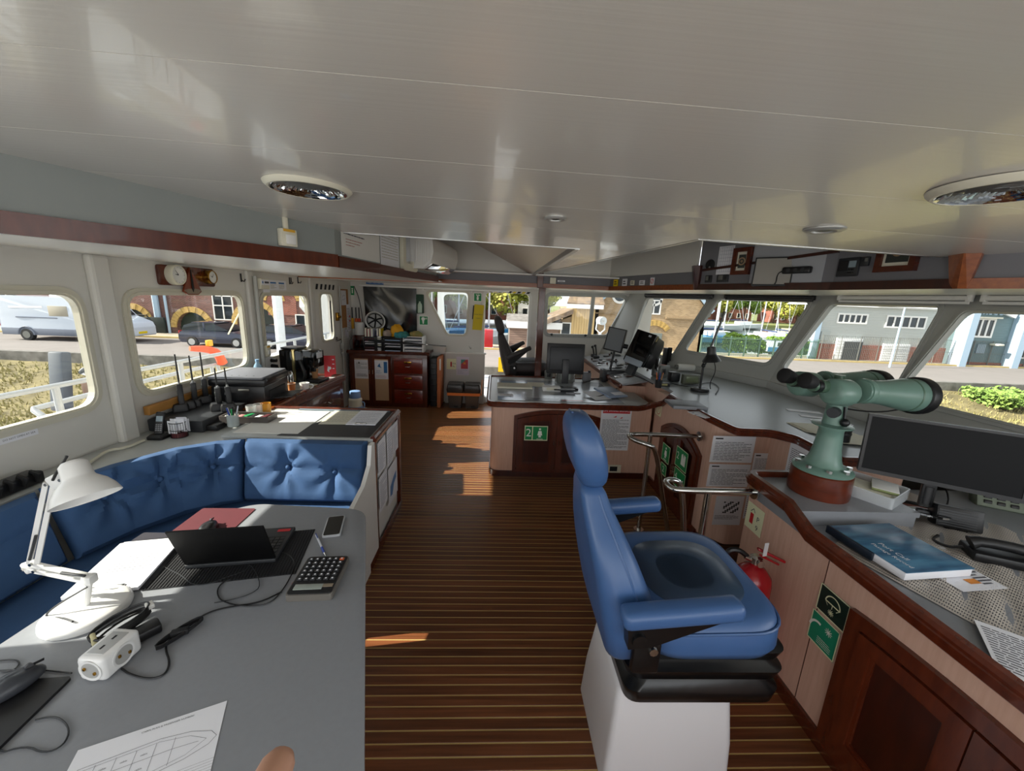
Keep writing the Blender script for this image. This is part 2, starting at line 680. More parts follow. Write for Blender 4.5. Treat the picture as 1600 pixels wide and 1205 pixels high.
# fascia of the aft side, its corner and the stretch that carries the papers
L0,L1,L2 = (-2.33,0.09),(-0.945,2.4),(-0.655,4.35)
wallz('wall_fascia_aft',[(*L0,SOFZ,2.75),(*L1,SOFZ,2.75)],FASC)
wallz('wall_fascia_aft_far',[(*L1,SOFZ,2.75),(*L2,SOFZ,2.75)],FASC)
wallz('trim_4',[(*L0,SOFZ - 0.012,SOFZ + 0.058),(*L1,SOFZ - 0.012,SOFZ + 0.058)],MAHO,th=-0.022)
wallz('trim_5',[(*L1,SOFZ - 0.012,SOFZ + 0.052),(*L2,SOFZ - 0.012,SOFZ + 0.052)],MAHO,th=-0.022)
# far fascia, both coffers end on it
FZ = lambda x: SOFZ + 0.0
F0,F1,F2,F3 = (-0.655,4.78),(0.43,4.05),(1.30,3.66),(1.72,3.42)
F0,F1,F2,F3 = (-1.9,4.85),(0.62,4.78),(1.2,4.6),(1.72,3.42)
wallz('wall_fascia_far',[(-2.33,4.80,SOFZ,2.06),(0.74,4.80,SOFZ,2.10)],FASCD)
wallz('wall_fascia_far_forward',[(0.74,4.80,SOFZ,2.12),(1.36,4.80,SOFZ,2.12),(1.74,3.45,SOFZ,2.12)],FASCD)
wallz('trim_6',[(-2.33,4.80,SOFZ - 0.012,SOFZ + 0.036),(0.74,4.80,SOFZ - 0.012,SOFZ + 0.036)],MAHOL,th=-0.02)
wallz('trim_7',[(0.74,4.80,SOFZ - 0.012,SOFZ + 0.036),(1.36,4.80,SOFZ - 0.012,SOFZ + 0.036),(1.74,3.45,SOFZ - 0.012,SOFZ + 0.036)],MAHOL,th=-0.02)
# light panelled back walls of the coffers
wallz('wall_coffer_aft',[(-2.33,4.79,2.075,2.75),(-0.1,4.79,2.075,2.75),(0.6,4.79,2.075,2.75)],WALL,th=-0.02)
wallz('wall_coffer_forward',[(0.6,4.79,2.085,2.75),(1.36,4.79,2.085,2.75),(1.74,3.44,2.085,2.75)],WALL,th=-0.02)
# ceiling edge strip below the coffer walls
b = B()
b.box((0.0,4.70,2.068),(3.4,0.18,0.016))
struct('trim_8',b,SOFF)
# sloped lining of the aft coffer with a downlight, and of the forward coffer
SL = mat('coffer_lining','CDBFB2',0.35)
b = B()
P = [cp(0.47,2.52,0.03),cp(0.40,4.76,0.01),Vector((-0.75,4.76,2.62)),Vector((-0.75,2.52,2.62))]
b.rings([P,[v + Vector((0.01,0,0.02)) for v in P]])
struct('ceiling_coffer_aft',b,SL)
b = B()
P = [cp(0.98,1.96,0.03),cp(0.47,4.4,0.03),Vector((1.15,4.6,2.55)),Vector((1.75,1.96,2.55))]
b.rings([P,[v + Vector((0,0,0.02)) for v in P]])
struct('ceiling_coffer_forward',b,WALL)
# forward fascia with the instruments
R0,R1,R2,R3 = (1.74,3.43),(2.15,2.49),(2.245,1.86),(3.3,-0.05)
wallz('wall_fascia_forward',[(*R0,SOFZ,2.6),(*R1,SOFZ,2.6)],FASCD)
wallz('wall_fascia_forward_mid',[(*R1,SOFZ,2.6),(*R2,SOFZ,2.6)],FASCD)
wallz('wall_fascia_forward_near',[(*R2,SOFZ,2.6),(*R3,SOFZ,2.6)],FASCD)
wallz('trim_9',[(*R0,SOFZ - 0.012,SOFZ + 0.036),(*R1,SOFZ - 0.012,SOFZ + 0.036),(*R2,SOFZ - 0.012,SOFZ + 0.036)],MAHOD,th=-0.022)
wallz('trim_10',[(*R2,SOFZ - 0.012,SOFZ + 0.036),(*R3,SOFZ - 0.012,SOFZ + 0.036)],MAHOL,th=-0.022)  # paler mahogany paints in the light on this stretch of trim
wallz('trim_11',[(1.74,3.43,2.08,2.10),(2.15,2.49,2.16,2.18)],MAHOD,th=-0.015)
# soffits: white ledges between fascia and outer walls
def ledge(name,pts,m=SOFF,z=SOFZ,th=0.012):
  return struct(name,B().prism(pts,z,z + th),m)

ledge('ceiling_soffit_aft',[(-2.36,0.0),L0,L1,L2,(-0.655,4.8),(-2.36,4.8)])
ledge('ceiling_soffit_far',[(-2.36,4.8),(1.36,4.8),(2.2,6.6),(-2.36,6.6)])
ledge('ceiling_soffit_forward',[(1.74,3.45),R1,R2,R3,(3.5,-0.05),(3.5,3.9),(2.6,6.6),(2.2,6.6),(1.36,4.8)])

# ------------------------------------------------ walls with window holes
_wn = [0]

def window(M,pts,r,frame_m,fw=0.045,proud=0.022,rear=0.025,glass=True,clips=0):
  """window frame (rounded outline) + pane; pts outline of the clear opening in wall coordinates"""
  _wn[0] += 1
  n = 'window_%d' % _wn[0]
  inn = rpoly(pts,r,6)
  c = Vector((sum(p[0] for p in pts) / len(pts),sum(p[1] for p in pts) / len(pts)))

  def grow(p,d):
    # offset polygon outward by d
    N = len(p)
    out = []
    for i in range(N):
      a,q,e = Vector(p[i - 1]),Vector(p[i]),Vector(p[(i + 1) % N])
      n1 = Vector(((q - a).y,-(q - a).x)).normalized()
      n2 = Vector(((e - q).y,-(e - q).x)).normalized()
      k = (n1 + n2)
      k = k / max(k.length_squared / 2,0.2)
      out.append(tuple(q + k * d))
    return out
  a = sum(p[0] * q[1] - q[0] * p[1] for p,q in zip(pts,pts[1:] + pts[:1]))
  P = pts if a > 0 else list(reversed(pts))
  ad = lambda d: [q + d for q in r] if isinstance(r,list) else r + d
  outl = rpoly(grow(P,fw),ad(fw),6)
  inn = rpoly(P,r,6)
  mid = rpoly(grow(P,fw * 0.45),ad(fw * 0.45),6)
  fo = struct(n,B().holed(outl,[inn],-rear,proud * 0.55,M),frame_m)
  g = B().holed(mid,[rpoly(grow(P,fw * 0.2),r,6)],proud * 0.5,proud,M)
  link('frame_bead',g.mesh('frame_bead',frame_m,False),fo)
  if glass:
    gb = B()
    gb.face([M @ Vector((x,y,-rear * 0.5)) for x,y in inn])
    link('pane',gb.mesh('pane',GLASS,False),fo)
  if clips:
    cb = B()
    for i in range(len(outl)):
      pass
  return fo,rpoly(grow(P,fw * 0.5),ad(fw * 0.5),6)

FRM = mat('window_frame_paint','D3CFBE',0.35,var=0.05,scale=3)
FRMG = mat('window_frame_grey','B4B6B2',0.4,var=0.05,scale=3)
FRMF = mat('window_frame_front','B2B3AF',0.42,var=0.06,scale=3)

# aft wall (X = XL, wall coordinates: x along +Y from Y=0, y up)
MA = plane((XL,0,0),(0,1,0),(0,0,1))
wins = [[(0.85,1.09),(2.30,1.09),(2.30,1.715),(0.85,1.715)],
    [(2.61,1.08),(3.72,1.08),(3.72,1.715),(2.61,1.715)],
    [(4.05,1.09),(4.98,1.09),(4.98,1.715),(4.05,1.715)],
    [(-1.1,1.09),(0.45,1.09),(0.45,1.715),(-1.1,1.715)]]
holes = []
for w in wins:
  _,ol = window(MA,w,0.10,FRM,fw=0.045)
  holes.append(ol)
door_hole = [(5.20,0.12),(5.92,0.12),(5.92,1.88),(5.20,1.88)]
struct('wall_aft',B().holed([(YN,0),(YF,0),(YF,2.76),(YN,2.76)],holes + [rpoly(door_hole,0.06,4)],-0.025,0,MA),WALL)
# pillars and seams of the aft wall
b = B()
for y in (2.44,3.86,5.09):
  b.box((XL + 0.02,y,1.0),(0.045,0.11,1.9),0.012)
struct('wall_aft_pillar',B().box((XL + 0.022,2.44,1.0),(0.05,0.12,1.89),0.018),WALL)
struct('wall_aft_pillar.001',B().box((XL + 0.016,3.86,1.0),(0.035,0.09,1.89),0.012),WALL)
struct('wall_aft_pillar.002',B().box((XL + 0.012,5.09,1.0),(0.03,0.06,1.89),0.01),WALL)
# aft door with its window
MD = plane((XL + 0.005,0,0),(0,1,0),(0,0,1))
dw = [(5.34,1.12),(5.70,1.12),(5.70,1.74),(5.34,1.74)]
d1 = struct('door_1',B().holed(rpoly(door_hole,0.06,4),[rpoly(dw,0.09,6)],-0.045,0.0,MD),WALL)
fr = B().holed(rpoly([(5.31,1.09),(5.73,1.09),(5.73,1.77),(5.31,1.77)],0.11,6),[rpoly(dw,0.09,6)],-0.02,0.02,MD)
link('window_frame',fr.mesh('window_frame',FRM,False),d1)
gb = B()
gb.face([MD @ Vector((x,y,-0.03)) for x,y in rpoly(dw,0.09,6)])
link('pane',gb.mesh('pane',GLASS,False),d1)
b = B().tube([(XL,5.80,1.10),(XL + 0.07,5.80,1.10),(XL + 0.08,5.78,1.10),(XL + 0.08,5.62,1.09)],0.011)
b.cyl((XL,5.8,1.1),(XL + 0.02,5.8,1.1),0.03)
link('door_handle',b.mesh('door_handle',STEEL),d1)
b = B().box((XL + 0.02,5.86,1.42),(0.04,0.07,0.12),0.008)
b.cyl((XL + 0.04,5.86,1.42),(XL + 0.07,5.86,1.42),0.018)
link('door_latch',b.mesh('door_latch',BRASS),d1)
b = B().cyl((XL + 0.03,5.97,0.25),(XL + 0.03,5.97,1.86),0.011)
b.box((XL + 0.03,5.96,0.98),(0.05,0.06,0.1),0.01).box((XL + 0.03,5.96,0.86),(0.04,0.05,0.05),0.01)
link('lock_bar',b.mesh('lock_bar',FRMG),d1)
b = B()
for k in range(5):
  b.face([MD @ Vector((x,y,0.003)) for x,y in [(5.24 + k * 0.13,1.80),(5.30 + k * 0.13,1.80),(5.33 + k * 0.13,1.87),(5.27 + k * 0.13,1.87)]])
link('warning_stripe',b.mesh('warning_stripe',INKD,False),d1)

# far wall (Y = YF; x along +X, y up; normal towards the room)
S = YF / 6.08
MF = plane((0,YF,0),(1,0,0),(0,0,1))
fz = lambda z: 1.8 + (z - 1.8) * S
tz = [(-0.80,1.17),(-0.50,1.17),(-0.47,1.845),(-1.14,1.835)]
w5,h5 = window(MF,[(x,y) for x,y in tz],0.07,FRM,fw=0.04)
fwp = [(0.85,1.235),(1.86,1.25),(2.17,1.87),(0.84,1.85)]
w6,h6 = window(MF,fwp,[0.06,0.06,0.09,0.06],FRMG,fw=0.06)
# sliding divider of the forward side window
b = B()
P = lambda x,y,z: MF @ Vector((x,y,z))
b.rings([[P(1.545,1.24,-0.02),P(1.60,1.24,-0.02),P(1.615,1.86,-0.02),P(1.56,1.86,-0.02)],[P(1.545,1.24,0.02),P(1.60,1.24,0.02),P(1.615,1.86,0.02),P(1.56,1.86,0.02)]])
link('divider',b.mesh('divider',FRMG,False),w6)
b = B()
for x,y in ((0.93,1.225),(1.50,1.23)):
  b.cyl(P(x,y,0.0),P(x,y,0.05),0.02)
link('lock_knob',b.mesh('lock_knob',BLACK),w6)
b = B()
for k in range(12):
  b.ball(P(0.86 + k * 0.115,1.89,0.012),0.006,6)
  b.ball(P(0.86 + k * 0.09,1.2,0.012),0.006,6)
link('frame_screw',b.mesh('frame_screw',STEEL),w6)['kind'] = 'stuff'
far_door = [(-0.19,0.10),(0.53,0.10),(0.53,1.865),(-0.19,1.865)]
struct('wall_far',B().holed([(-2.5,0),(2.6,0),(2.6,2.76),(-2.5,2.76)],[h5,h6,rpoly([(-0.21,0.08),(0.55,0.08),(0.55,1.885),(-0.21,1.885)],0.10,6)],-0.07,0,MF),WALL)
d2 = struct('door_2',B().holed(rpoly([(-0.235,0.05),(0.575,0.05),(0.575,1.905),(-0.235,1.905)],0.12,6),[rpoly(far_door,0.09,6)],-0.08,0.025,MF),WHITEM)
b = B()
for k in range(9):
  x = -0.13 + k * 0.075
  if k % 2 == 0:
    b.face([P(q,y,0.028) for q,y in [(x,1.868),(x + 0.05,1.868),(x + 0.075,1.896),(x + 0.025,1.896)]])
link('warning_stripe',b.mesh('warning_stripe',INKD,False),d2)
b = B()
for k in range(9):
  x = -0.13 + k * 0.075
  if k % 2 == 1:
    b.face([P(q,y,0.028) for q,y in [(x,1.868),(x + 0.05,1.868),(x + 0.075,1.896),(x + 0.025,1.896)]])
link('warning_stripe',b.mesh('warning_stripe',YEL,False),d2)
# curtain rails of the far wall, ledge, low cupboard front below the window
struct('trim_12',B().box((-1.0,YF - 0.03,SOFZ - 0.05),(2.4,0.05,0.03),0.006),WHITE)
b = B().box((-0.80,YF - 0.025,1.895),(0.78,0.02,0.02),0.004)
b.box((-1.19,YF - 0.02,1.88),(0.02,0.04,0.05)).box((-0.41,YF - 0.02,1.88),(0.02,0.04,0.05))
struct('trim_13',b,WHITE)
b = B().box((-0.5,YF - 0.04,0.43),(0.66,0.08,0.86),0.006)
struct('wall_far_lower',b,mat('wall_paint_grey','C9C6C0',0.45,var=0.05,scale=3))
struct('trim_14',B().box((-0.5,YF - 0.045,0.865),(0.70,0.10,0.02),0.004),WHITEM)
# mahogany post beside the doorway
b = B().box((at(844,440,y=4.78).x,4.775,2.02),(0.07,0.03,0.19),0.004)
b.box((at(845,490,y=5.06).x,5.06,1.0),(0.085,0.07,2.1),0.006)
struct('trim_15',b,MAHO)

# front walls: leaning outward, bottom line plan points
KX = 0.42
FD,FC,FB,FA = Vector((1.78,6.55,1.0)),Vector((2.36,4.97,1.0)),Vector((2.85,3.86,1.0)),Vector((2.85,YN,1.0))

def front(name,a,c,wlist,r=0.06):
  """window wall leaning forward, from its far end a to its near end c; wall coordinates x along it, y = height above 1 m"""
  d = (c - a).normalized()
  v = Vector((KX,0,1))
  n = d.cross(v).normalized()
  M = Matrix.Identity(4)
  for i in range(3):
    M[i][0],M[i][1],M[i][2],M[i][3] = d[i],v[i],n[i],a[i]
  Mi = M.inverted()
  L = (c - a).length
  hs = []
  for w in wlist:
    if len(w) == 4:
      pts = [(Mi @ atp(px,py,a,n)).to_2d() for px,py in w]
      z0 = (pts[0].y + pts[1].y) / 2
      z1 = (pts[2].y + pts[3].y) / 2
      pts = [(pts[0].x,z0),(pts[1].x,z0),(pts[2].x,z1),(pts[3].x,z1)]
    else:
      pts = [(w[0],0.21),(w[1],0.21),(w[1],0.85),(w[0],0.85)]
    _,ol = window(M,pts,r,FRMF,fw=0.035,proud=0.018)
    hs.append(ol)
  struct(name,B().holed([(0,-1.0),(L,-1.0),(L,0.96),(0,0.96)],hs,-0.05,0.0,M),FRMF)
  return M

MF1 = front('wall_forward',FB,FA,[[(1222,577),(1392,617),(1470,481),(1300,474)],[(1404,609),(1640,690),(1720,494),(1510,486)],(2.9,4.1),(4.3,5.3)])
MF2 = front('wall_forward_far',FC,FB,[[(1070,547),(1200,568),(1266,472),(1123,468)]])
MF3 = front('wall_forward_side',FD,FC,[[(977,556),(1055,546),(1107,467),(1010,466)]])
# near wall behind the photographer, with a door and windows of its own
MN = plane((0,YN,0),(-1,0,0),(0,0,1))
nh = [[(0.6,1.1),(1.9,1.1),(1.9,1.75),(0.6,1.75)],[(-2.4,1.1),(-0.9,1.1),(-0.9,1.75),(-2.4,1.75)]]
nh = [window(MN,w,0.1,FRM)[1] for w in nh]
nd = [(-0.55,0.1),(0.2,0.1),(0.2,1.87),(-0.55,1.87)]
struct('wall_near',B().holed([(-3.4,0),(2.5,0),(2.5,2.76),(-3.4,2.76)],nh + [rpoly(nd,0.08)],-0.06,0,MN),WALL)
struct('ceiling_soffit_near',B().prism([(-2.36,YN),(3.4,YN),(3.4,0.0),(-2.36,0.0)],2.2,2.22),SOFF)

# ---------------------------------------------------------------- big furniture
def cushion(bot,top,thick,nu=44,nv=18,buttons=(),name=None,fold=0.006,ph=0.0):
  """upholstered slab between two lines in space (lists of points); buttons in (u, v)"""
  def poly(pts,s):
    pts = [Vector(p) for p in pts]
    L = [0.0]
    for a,b in zip(pts,pts[1:]):
      L.append(L[-1] + (b - a).length)
    d = s * L[-1]
    for i in range(len(pts) - 1):
      if d <= L[i + 1] + 1e-9:
        f = (d - L[i]) / max(L[i + 1] - L[i],1e-9)
        return pts[i].lerp(pts[i + 1],f),L[-1]
    return pts[-1],L[-1]
  Lt = poly(bot,1)[1]
  Ht = (Vector(top[0]) - Vector(bot[0])).length
  b = B()
  fr,bk = [],[]
  for i in range(nu + 1):
    u = i / nu
    r1,r2 = [],[]
    for j in range(nv + 1):
      v = j / nv
      p0,p1 = poly(bot,u)[0],poly(top,u)[0]
      p = p0.lerp(p1,v)
      du = poly(bot,min(1,u + 0.02))[0].lerp(poly(top,min(1,u + 0.02))[0],v) - poly(bot,max(0,u - 0.02))[0].lerp(poly(top,max(0,u - 0.02))[0],v)
      n = du.cross(p1 - p0).normalized()
      eu = min(u,1 - u) * Lt
      ev = min(v,1 - v) * Ht
      e = 1.0
      for q in (eu,ev):
        if q < 0.045:
          e *= math.sqrt(max(0.0,1 - (1 - q / 0.045) ** 2))
      t = thick * (0.25 + 0.75 * e)
      for bu,bv in buttons:
        dx,dy = (u - bu) * Lt,(v - bv) * Ht
        rr = math.hypot(dx,dy)
        a = math.atan2(dy,dx)
        t -= 0.034 * math.exp(-(rr / 0.05) ** 2) * e
        t += e * fold * math.cos(7 * a + ph + bu * 9) * math.exp(-((rr - 0.08) / 0.09) ** 2)
        # valleys up, down and along through the button
        t -= e * 0.013 * math.exp(-(dx / 0.018) ** 2) * math.exp(-(dy / 0.16) ** 2)
      if len(buttons) > 1:
        bv = buttons[0][1]
        t -= e * 0.012 * math.exp(-(((v - bv) * Ht) / 0.016) ** 2) * (0.5 + 0.5 * math.cos(2 * PI * u * 1.0))
      r1.append(p + n * t)
      r2.append(p)
    fr.append(r1)
    bk.append(r2)
  F = [[b.bm.verts.new(p) for p in r] for r in fr]
  K = [[b.bm.verts.new(p) for p in r] for r in bk]
  for i in range(nu):
    for j in range(nv):
      b.bm.faces.new((F[i][j],F[i + 1][j],F[i + 1][j + 1],F[i][j + 1]))
      b.bm.faces.new((K[i][j],K[i][j + 1],K[i + 1][j + 1],K[i + 1][j]))
  for i in range(nu):
    b.bm.faces.new((F[i][0],K[i][0],K[i + 1][0],F[i + 1][0]))
    b.bm.faces.new((F[i][nv],F[i + 1][nv],K[i + 1][nv],K[i][nv]))
  for j in range(nv):
    b.bm.faces.new((F[0][j],F[0][j + 1],K[0][j + 1],K[0][j]))
    b.bm.faces.new((F[nu][j],K[nu][j],K[nu][j + 1],F[nu][j + 1]))
  pos = []
  for bu,bv in buttons:
    i,j = round(bu * nu),round(bv * nv)
    pos.append(Vector(fr[i][j]))
  return b,pos

def arched_doors(parent,M,w,z0,h1,h2,seam=True,handles=True,wood=MAHO,dark=MAHOD,fr=0.05,half=None):
  """a surround with an arched head and two frame-and-panel doors; M: x across, y up, z out of the wall"""
  arc = lambda x: h1 + (h2 - h1) * (1 - ((x - w / 2) / (w / 2)) ** 2)
  n = 16

  def outline(x0,x1,y0,d):
    return [(x0,y0),(x1,y0)] + [(x1 + (x0 - x1) * k / n,arc(x1 + (x0 - x1) * k / n) - d) for k in range(n + 1)]
  b = B().holed(outline(0,w,z0,0),[outline(fr * 0.7,w - fr * 0.7,z0 + fr * 0.7,fr * 0.75)],0,0.022,M)
  o = link('door_surround',b.mesh('door_surround',wood,False),parent)
  if parent.type == 'EMPTY':
    o.matrix_parent_inverse = parent.matrix_world.inverted()
  for k in (0,1):
    x0,x1 = (fr * 0.75,w / 2 - 0.0025) if k == 0 else (w / 2 + 0.0025,w - fr * 0.75)
    y0,d = z0 + fr * 0.75,fr * 0.85
    q = 0.055
    b = B().holed(outline(x0,x1,y0,d),[outline(x0 + q,x1 - q,y0 + q,d + q)],0.004,0.027,M)
    b.holed(outline(x0 + q - 0.001,x1 - q + 0.001,y0 + q - 0.001,d + q - 0.001),[outline(x0 + q + 0.012,x1 - q - 0.012,y0 + q + 0.012,d + q + 0.012)],0.004,0.018,M)
    do = link('door',b.mesh('door',wood,False),o)
    b = B().prism(outline(x0 + q + 0.01,x1 - q - 0.01,y0 + q + 0.01,d + q + 0.01),0.003,0.009,M)
    link('door_panel',b.mesh('door_panel',dark,False),do)
    if handles:
      hx = w / 2 + (-0.026 if k == 0 else 0.026)
      hy = z0 + (h1 - z0) * 0.55
      b = B().tube([M @ Vector((hx,hy - 0.025,0.027)),M @ Vector((hx,hy - 0.022,0.045)),M @ Vector((hx,hy + 0.022,0.045)),M @ Vector((hx,hy + 0.025,0.027))],0.004,6)
      link('door_handle',b.mesh('door_handle',STEEL),do)
  return o

def rim_bar(pts,z0,z1,w,closed=False):
  """a moulded rim along plan points; pts may carry their own lower height as third value"""
  b = B()
  n = len(pts)
  P = [Vector((p[0],p[1],0)) for p in pts]
  rings = []
  for i in range(n):
    a = P[i - 1] if (i > 0 or closed) else P[i]
    c = P[(i + 1) % n] if (i < n - 1 or closed) else P[i]
    d1 = (P[i] - a).normalized() if (P[i] - a).length > 1e-6 else (c - P[i]).normalized()
    d2 = (c - P[i]).normalized() if (c - P[i]).length > 1e-6 else d1
    t = (d1 + d2).normalized()
    nn = Vector((-t.y,t.x,0))
    nn = nn / max(0.5,nn.dot(Vector((-d1.y,d1.x,0))))
    dz = pts[i][2] if len(pts[i]) > 2 else 0.0
    h = z1 - z0
    prof = [(0,0.006),(0.0,h * 0.4),(-0.007,h * 0.45),(-0.007,h * 0.62),(0.0,h * 0.66),(0.0,h - 0.012),(0.010,h),(w - 0.010,h),(w,h - 0.01),(w,0.0),(0.006,0.0)]
    rings.append([P[i] + nn * x + Vector((0,0,z0 + dz + z)) for x,z in prof])
  if closed:
    rings.append(rings[0])
  b.rings(rings,cap=not closed)
  if closed:
    bmesh.ops.remove_doubles(b.bm,verts=b.bm.verts[:],dist=1e-5)
  return b

# ---- the mess table
t = T('table','grey laminate table with rounded corners in front of the blue bench','table',(-0.9,0.9,0))
tp = [(-0.02,-0.05),(-0.275,0.70),(-0.465,1.29),(-0.615,1.755),(-1.16,1.79),(-1.33,1.67),(-1.385,1.45),(-1.42,0.98),(-1.45,0.2),(-1.2,-0.1)]
tp = rpoly(tp,[0.12,0,0,0.12,0.16,0.12,0.2,0,0.1,0.1],6)
wpart('table_top',B().prism(tp,0.728,0.75,bev=0.004),TOPG,t)
te = rpoly([(-0.03,-0.04),(-0.285,0.70),(-0.475,1.29),(-0.625,1.745),(-1.155,1.78),(-1.325,1.665),(-1.375,1.45),(-1.41,0.98),(-1.44,0.2),(-1.2,-0.09)],[0.12,0,0,0.12,0.16,0.12,0.2,0,0.1,0.1],6)
wpart('edge_band',B().prism(te,0.70,0.728),mat('pale_edge','C4C5C3',0.5),t)
wpart('pedestal',B().box((-0.98,0.62,0.35),(0.30,2.0,0.70),0.02),WHITEM,t)

# ---- the corner bench
t = T('corner_bench','blue upholstered corner bench with buttoned back cushions behind the grey table','bench',(-1.6,1.6,0))
sp = [(-0.80,2.36),(-1.50,2.36),(-1.86,2.12),(-2.02,1.80),(-2.06,-0.6),(-1.45,-0.6),(-1.45,1.40),(-1.28,1.70),(-0.80,1.70)]
wpart('bench_box',B().prism([(-0.785,2.42),(-2.25,2.42),(-2.25,-0.7),(-1.55,-0.7),(-1.52,1.42),(-1.32,1.80),(-0.785,1.80)],0.0,0.36),WHITEM,t)
wpart('seat_cushion',B().prism(rpoly(sp,[0.03,0.05,0.05,0.05,0.03,0.05,0.1,0.1,0.05],4),0.36,0.47,bev=0.03),FABRIC,t)
b = B().rings([[Vector((-0.785 + dx,y,z)) for y,z in [(1.72,0.0),(1.72,0.40),(1.80,0.52),(1.98,0.60),(2.20,0.64),(2.32,0.72),(2.36,0.84),(2.42,0.84),(2.42,0.0)]] for dx in (-0.01,0.015)])
wpart('end_panel',b,WHITEM,t)
c1,p1 = cushion([(-1.545,2.305,0.475),(-0.805,2.305,0.475)],[(-1.575,2.425,0.845),(-0.815,2.425,0.845)],0.075,buttons=[(0.36,0.56),(0.75,0.50)],ph=0.5,fold=0.008)
o = wpart('back_cushion',c1,FABRIC,t)
M0 = t.matrix_world.inverted()

def buttons(o,pos,n):
  for p in pos:
    link('button',B().ball(M0 @ (p + Vector(n) * 0.012),0.016,10,(1,1,1)).mesh('button',FABRIC),o)

buttons(o,p1,(0,-1,0.3))
mb_ = [(-2.0,1.72,0.475),(-1.93,1.93,0.475),(-1.80,2.12,0.475),(-1.66,2.24,0.475),(-1.555,2.29,0.475)]
mt_ = [(-2.14,1.76,0.825),(-2.06,2.02,0.83),(-1.91,2.26,0.835),(-1.73,2.38,0.84),(-1.585,2.41,0.845)]
c2,p2 = cushion(mb_,mt_,0.075,nu=60,buttons=[(0.22,0.62),(0.5,0.60),(0.80,0.60)],fold=0.013,ph=1.2)
o = wpart('back_cushion',c2,FABRIC,t)
buttons(o,p2,(0.7,-0.7,0.3))
c3,p3 = cushion([(-2.04,-0.55,0.475),(-2.03,1.70,0.475)],[(-2.17,-0.55,0.81),(-2.15,1.74,0.815)],0.075,nu=50,buttons=[(0.3,0.6),(0.72,0.6)],fold=0.004)
o = wpart('back_cushion',c3,FABRIC,t)
buttons(o,p3,(1,0,0.3))

# ---- ledge along the aft wall behind the bench
t = T('window_ledge','pale ledge along the wall below the windows behind the bench','ledge',(-2.25,1.0,0))
wpart('ledge_top',B().prism([(-2.34,-1.5),(-2.34,3.04),(-1.60,3.04),(-1.60,2.46),(-1.76,2.42),(-1.94,2.30),(-2.09,2.06),(-2.17,1.80),(-2.19,-1.5)],0.79,0.815,bev=0.003),TOPL,t)
wpart('ledge_front',B().box((-2.28,0.4,0.395),(0.12,3.6,0.79)),WHITEM,t)

# ---- chart counter behind the bench, its frame of mahogany
t = T('chart_counter','low counter with a mahogany rim and papers on it between bench and walkway','counter',(-1.2,2.75,0))
wpart('body',B().box((-1.28,2.765,0.415),(0.96,0.62,0.83)),WHITEM,t)
wpart('worktop',B().box((-1.275,2.765,0.840),(0.97,0.64,0.02)),TOPL,t)
wpart('rim',rim_bar([(-1.76,3.105),(-0.772,3.105),(-0.772,2.45)][::-1],0.815,0.868,0.035),MAHO,t)
b = B().box((-0.785,3.075,0.41),(0.03,0.055,0.82),0.004)
wpart('corner_post',b,MAHO,t)
wpart('corner_post',B().box((-0.785,2.435,0.41),(0.03,0.03,0.82),0.004),MAHO,t)
wpart('baseboard',B().box((-0.778,2.65,0.03),(0.02,0.82,0.06),0.003),MAHO,t)

# ---- galley counter along the aft wall
t = T('galley_counter','mahogany counter with drawers carrying printer and coffee machine','counter',(-2.0,3.7,0))
wpart('body',B().prism([(-2.34,3.12),(-1.80,3.12),(-1.72,4.36),(-2.34,4.36)],0.0,0.82),MAHO,t)
wpart('worktop',B().prism([(-2.34,3.12),(-1.79,3.12),(-1.71,4.37),(-2.34,4.37)],0.82,0.845),TOPL,t)
wpart('rim',rim_bar([(-1.78,3.10),(-1.695,4.385),(-2.34,4.385)],0.80,0.875,0.035),MAHO,t)
Mg = plane((-1.80,3.12,0),(0.0643,0.9979,0),(0,0,1))
for k,(z0,z1) in enumerate([(0.55,0.76),(0.31,0.52),(0.07,0.28)]):
  o = wpart('drawer',B().box(Mg @ Vector((0.66,(z0 + z1) / 2,0.006)),(0.02,0.98,z1 - z0),0.006,rot=-0.0643),MAHO,t)
  c = Mg @ Vector((0.9,(z0 + z1) / 2,0.02))
  wpart('drawer_handle',B().tube([c + Vector((0,-0.05,0)),c + Vector((0.02,-0.045,-0.01)),c + Vector((0.02,0.045,-0.01)),c + Vector((0,0.05,0))],0.005,6),STEEL,o)
wpart('printer_board',B().box((-2.03,3.30,0.855),(0.54,0.58,0.02),0.004),MAHOL,t)

# ---- far sideboard
t = T('sideboard','mahogany sideboard with two panelled doors and three drawers on the far wall','cabinet',(-1.68,6.28,0))
wpart('body',B().box((-1.675,6.29,0.43),(1.21,0.40,0.86),0.004),MAHO,t)
wpart('top',B().box((-1.675,6.28,0.875),(1.27,0.44,0.035),0.012),MAHO,t)
wpart('top_rail',rim_bar([(-2.30,6.06),(-1.03,6.06),(-1.03,6.49)],0.858,0.905,0.022),MAHO,t)
for k,(x0,x1) in enumerate([(-2.24,-1.94),(-1.93,-1.63)]):
  b = B().holed([(x0,0.06),(x1,0.06),(x1,0.82),(x0,0.82)],[[(x0 + 0.045,0.105),(x1 - 0.045,0.105),(x1 - 0.045,0.775),(x0 + 0.045,0.775)]],0,0.02,plane((0,6.09,0),(1,0,0),(0,0,1)))
  o = wpart('door',b,MAHO,t,smooth=False)
  wpart('door_panel',B().box(((x0 + x1) / 2,6.083,0.44),(x1 - x0 - 0.08,0.012,0.68)),mat('beige_panel','C7A582',0.6),o)
  hx = x1 - 0.02 if k == 0 else x0 + 0.02
  wpart('door_handle',B().tube([(hx,6.07,0.53),(hx,6.05,0.54),(hx,6.05,0.60),(hx,6.07,0.61)],0.005,6),STEEL,o)
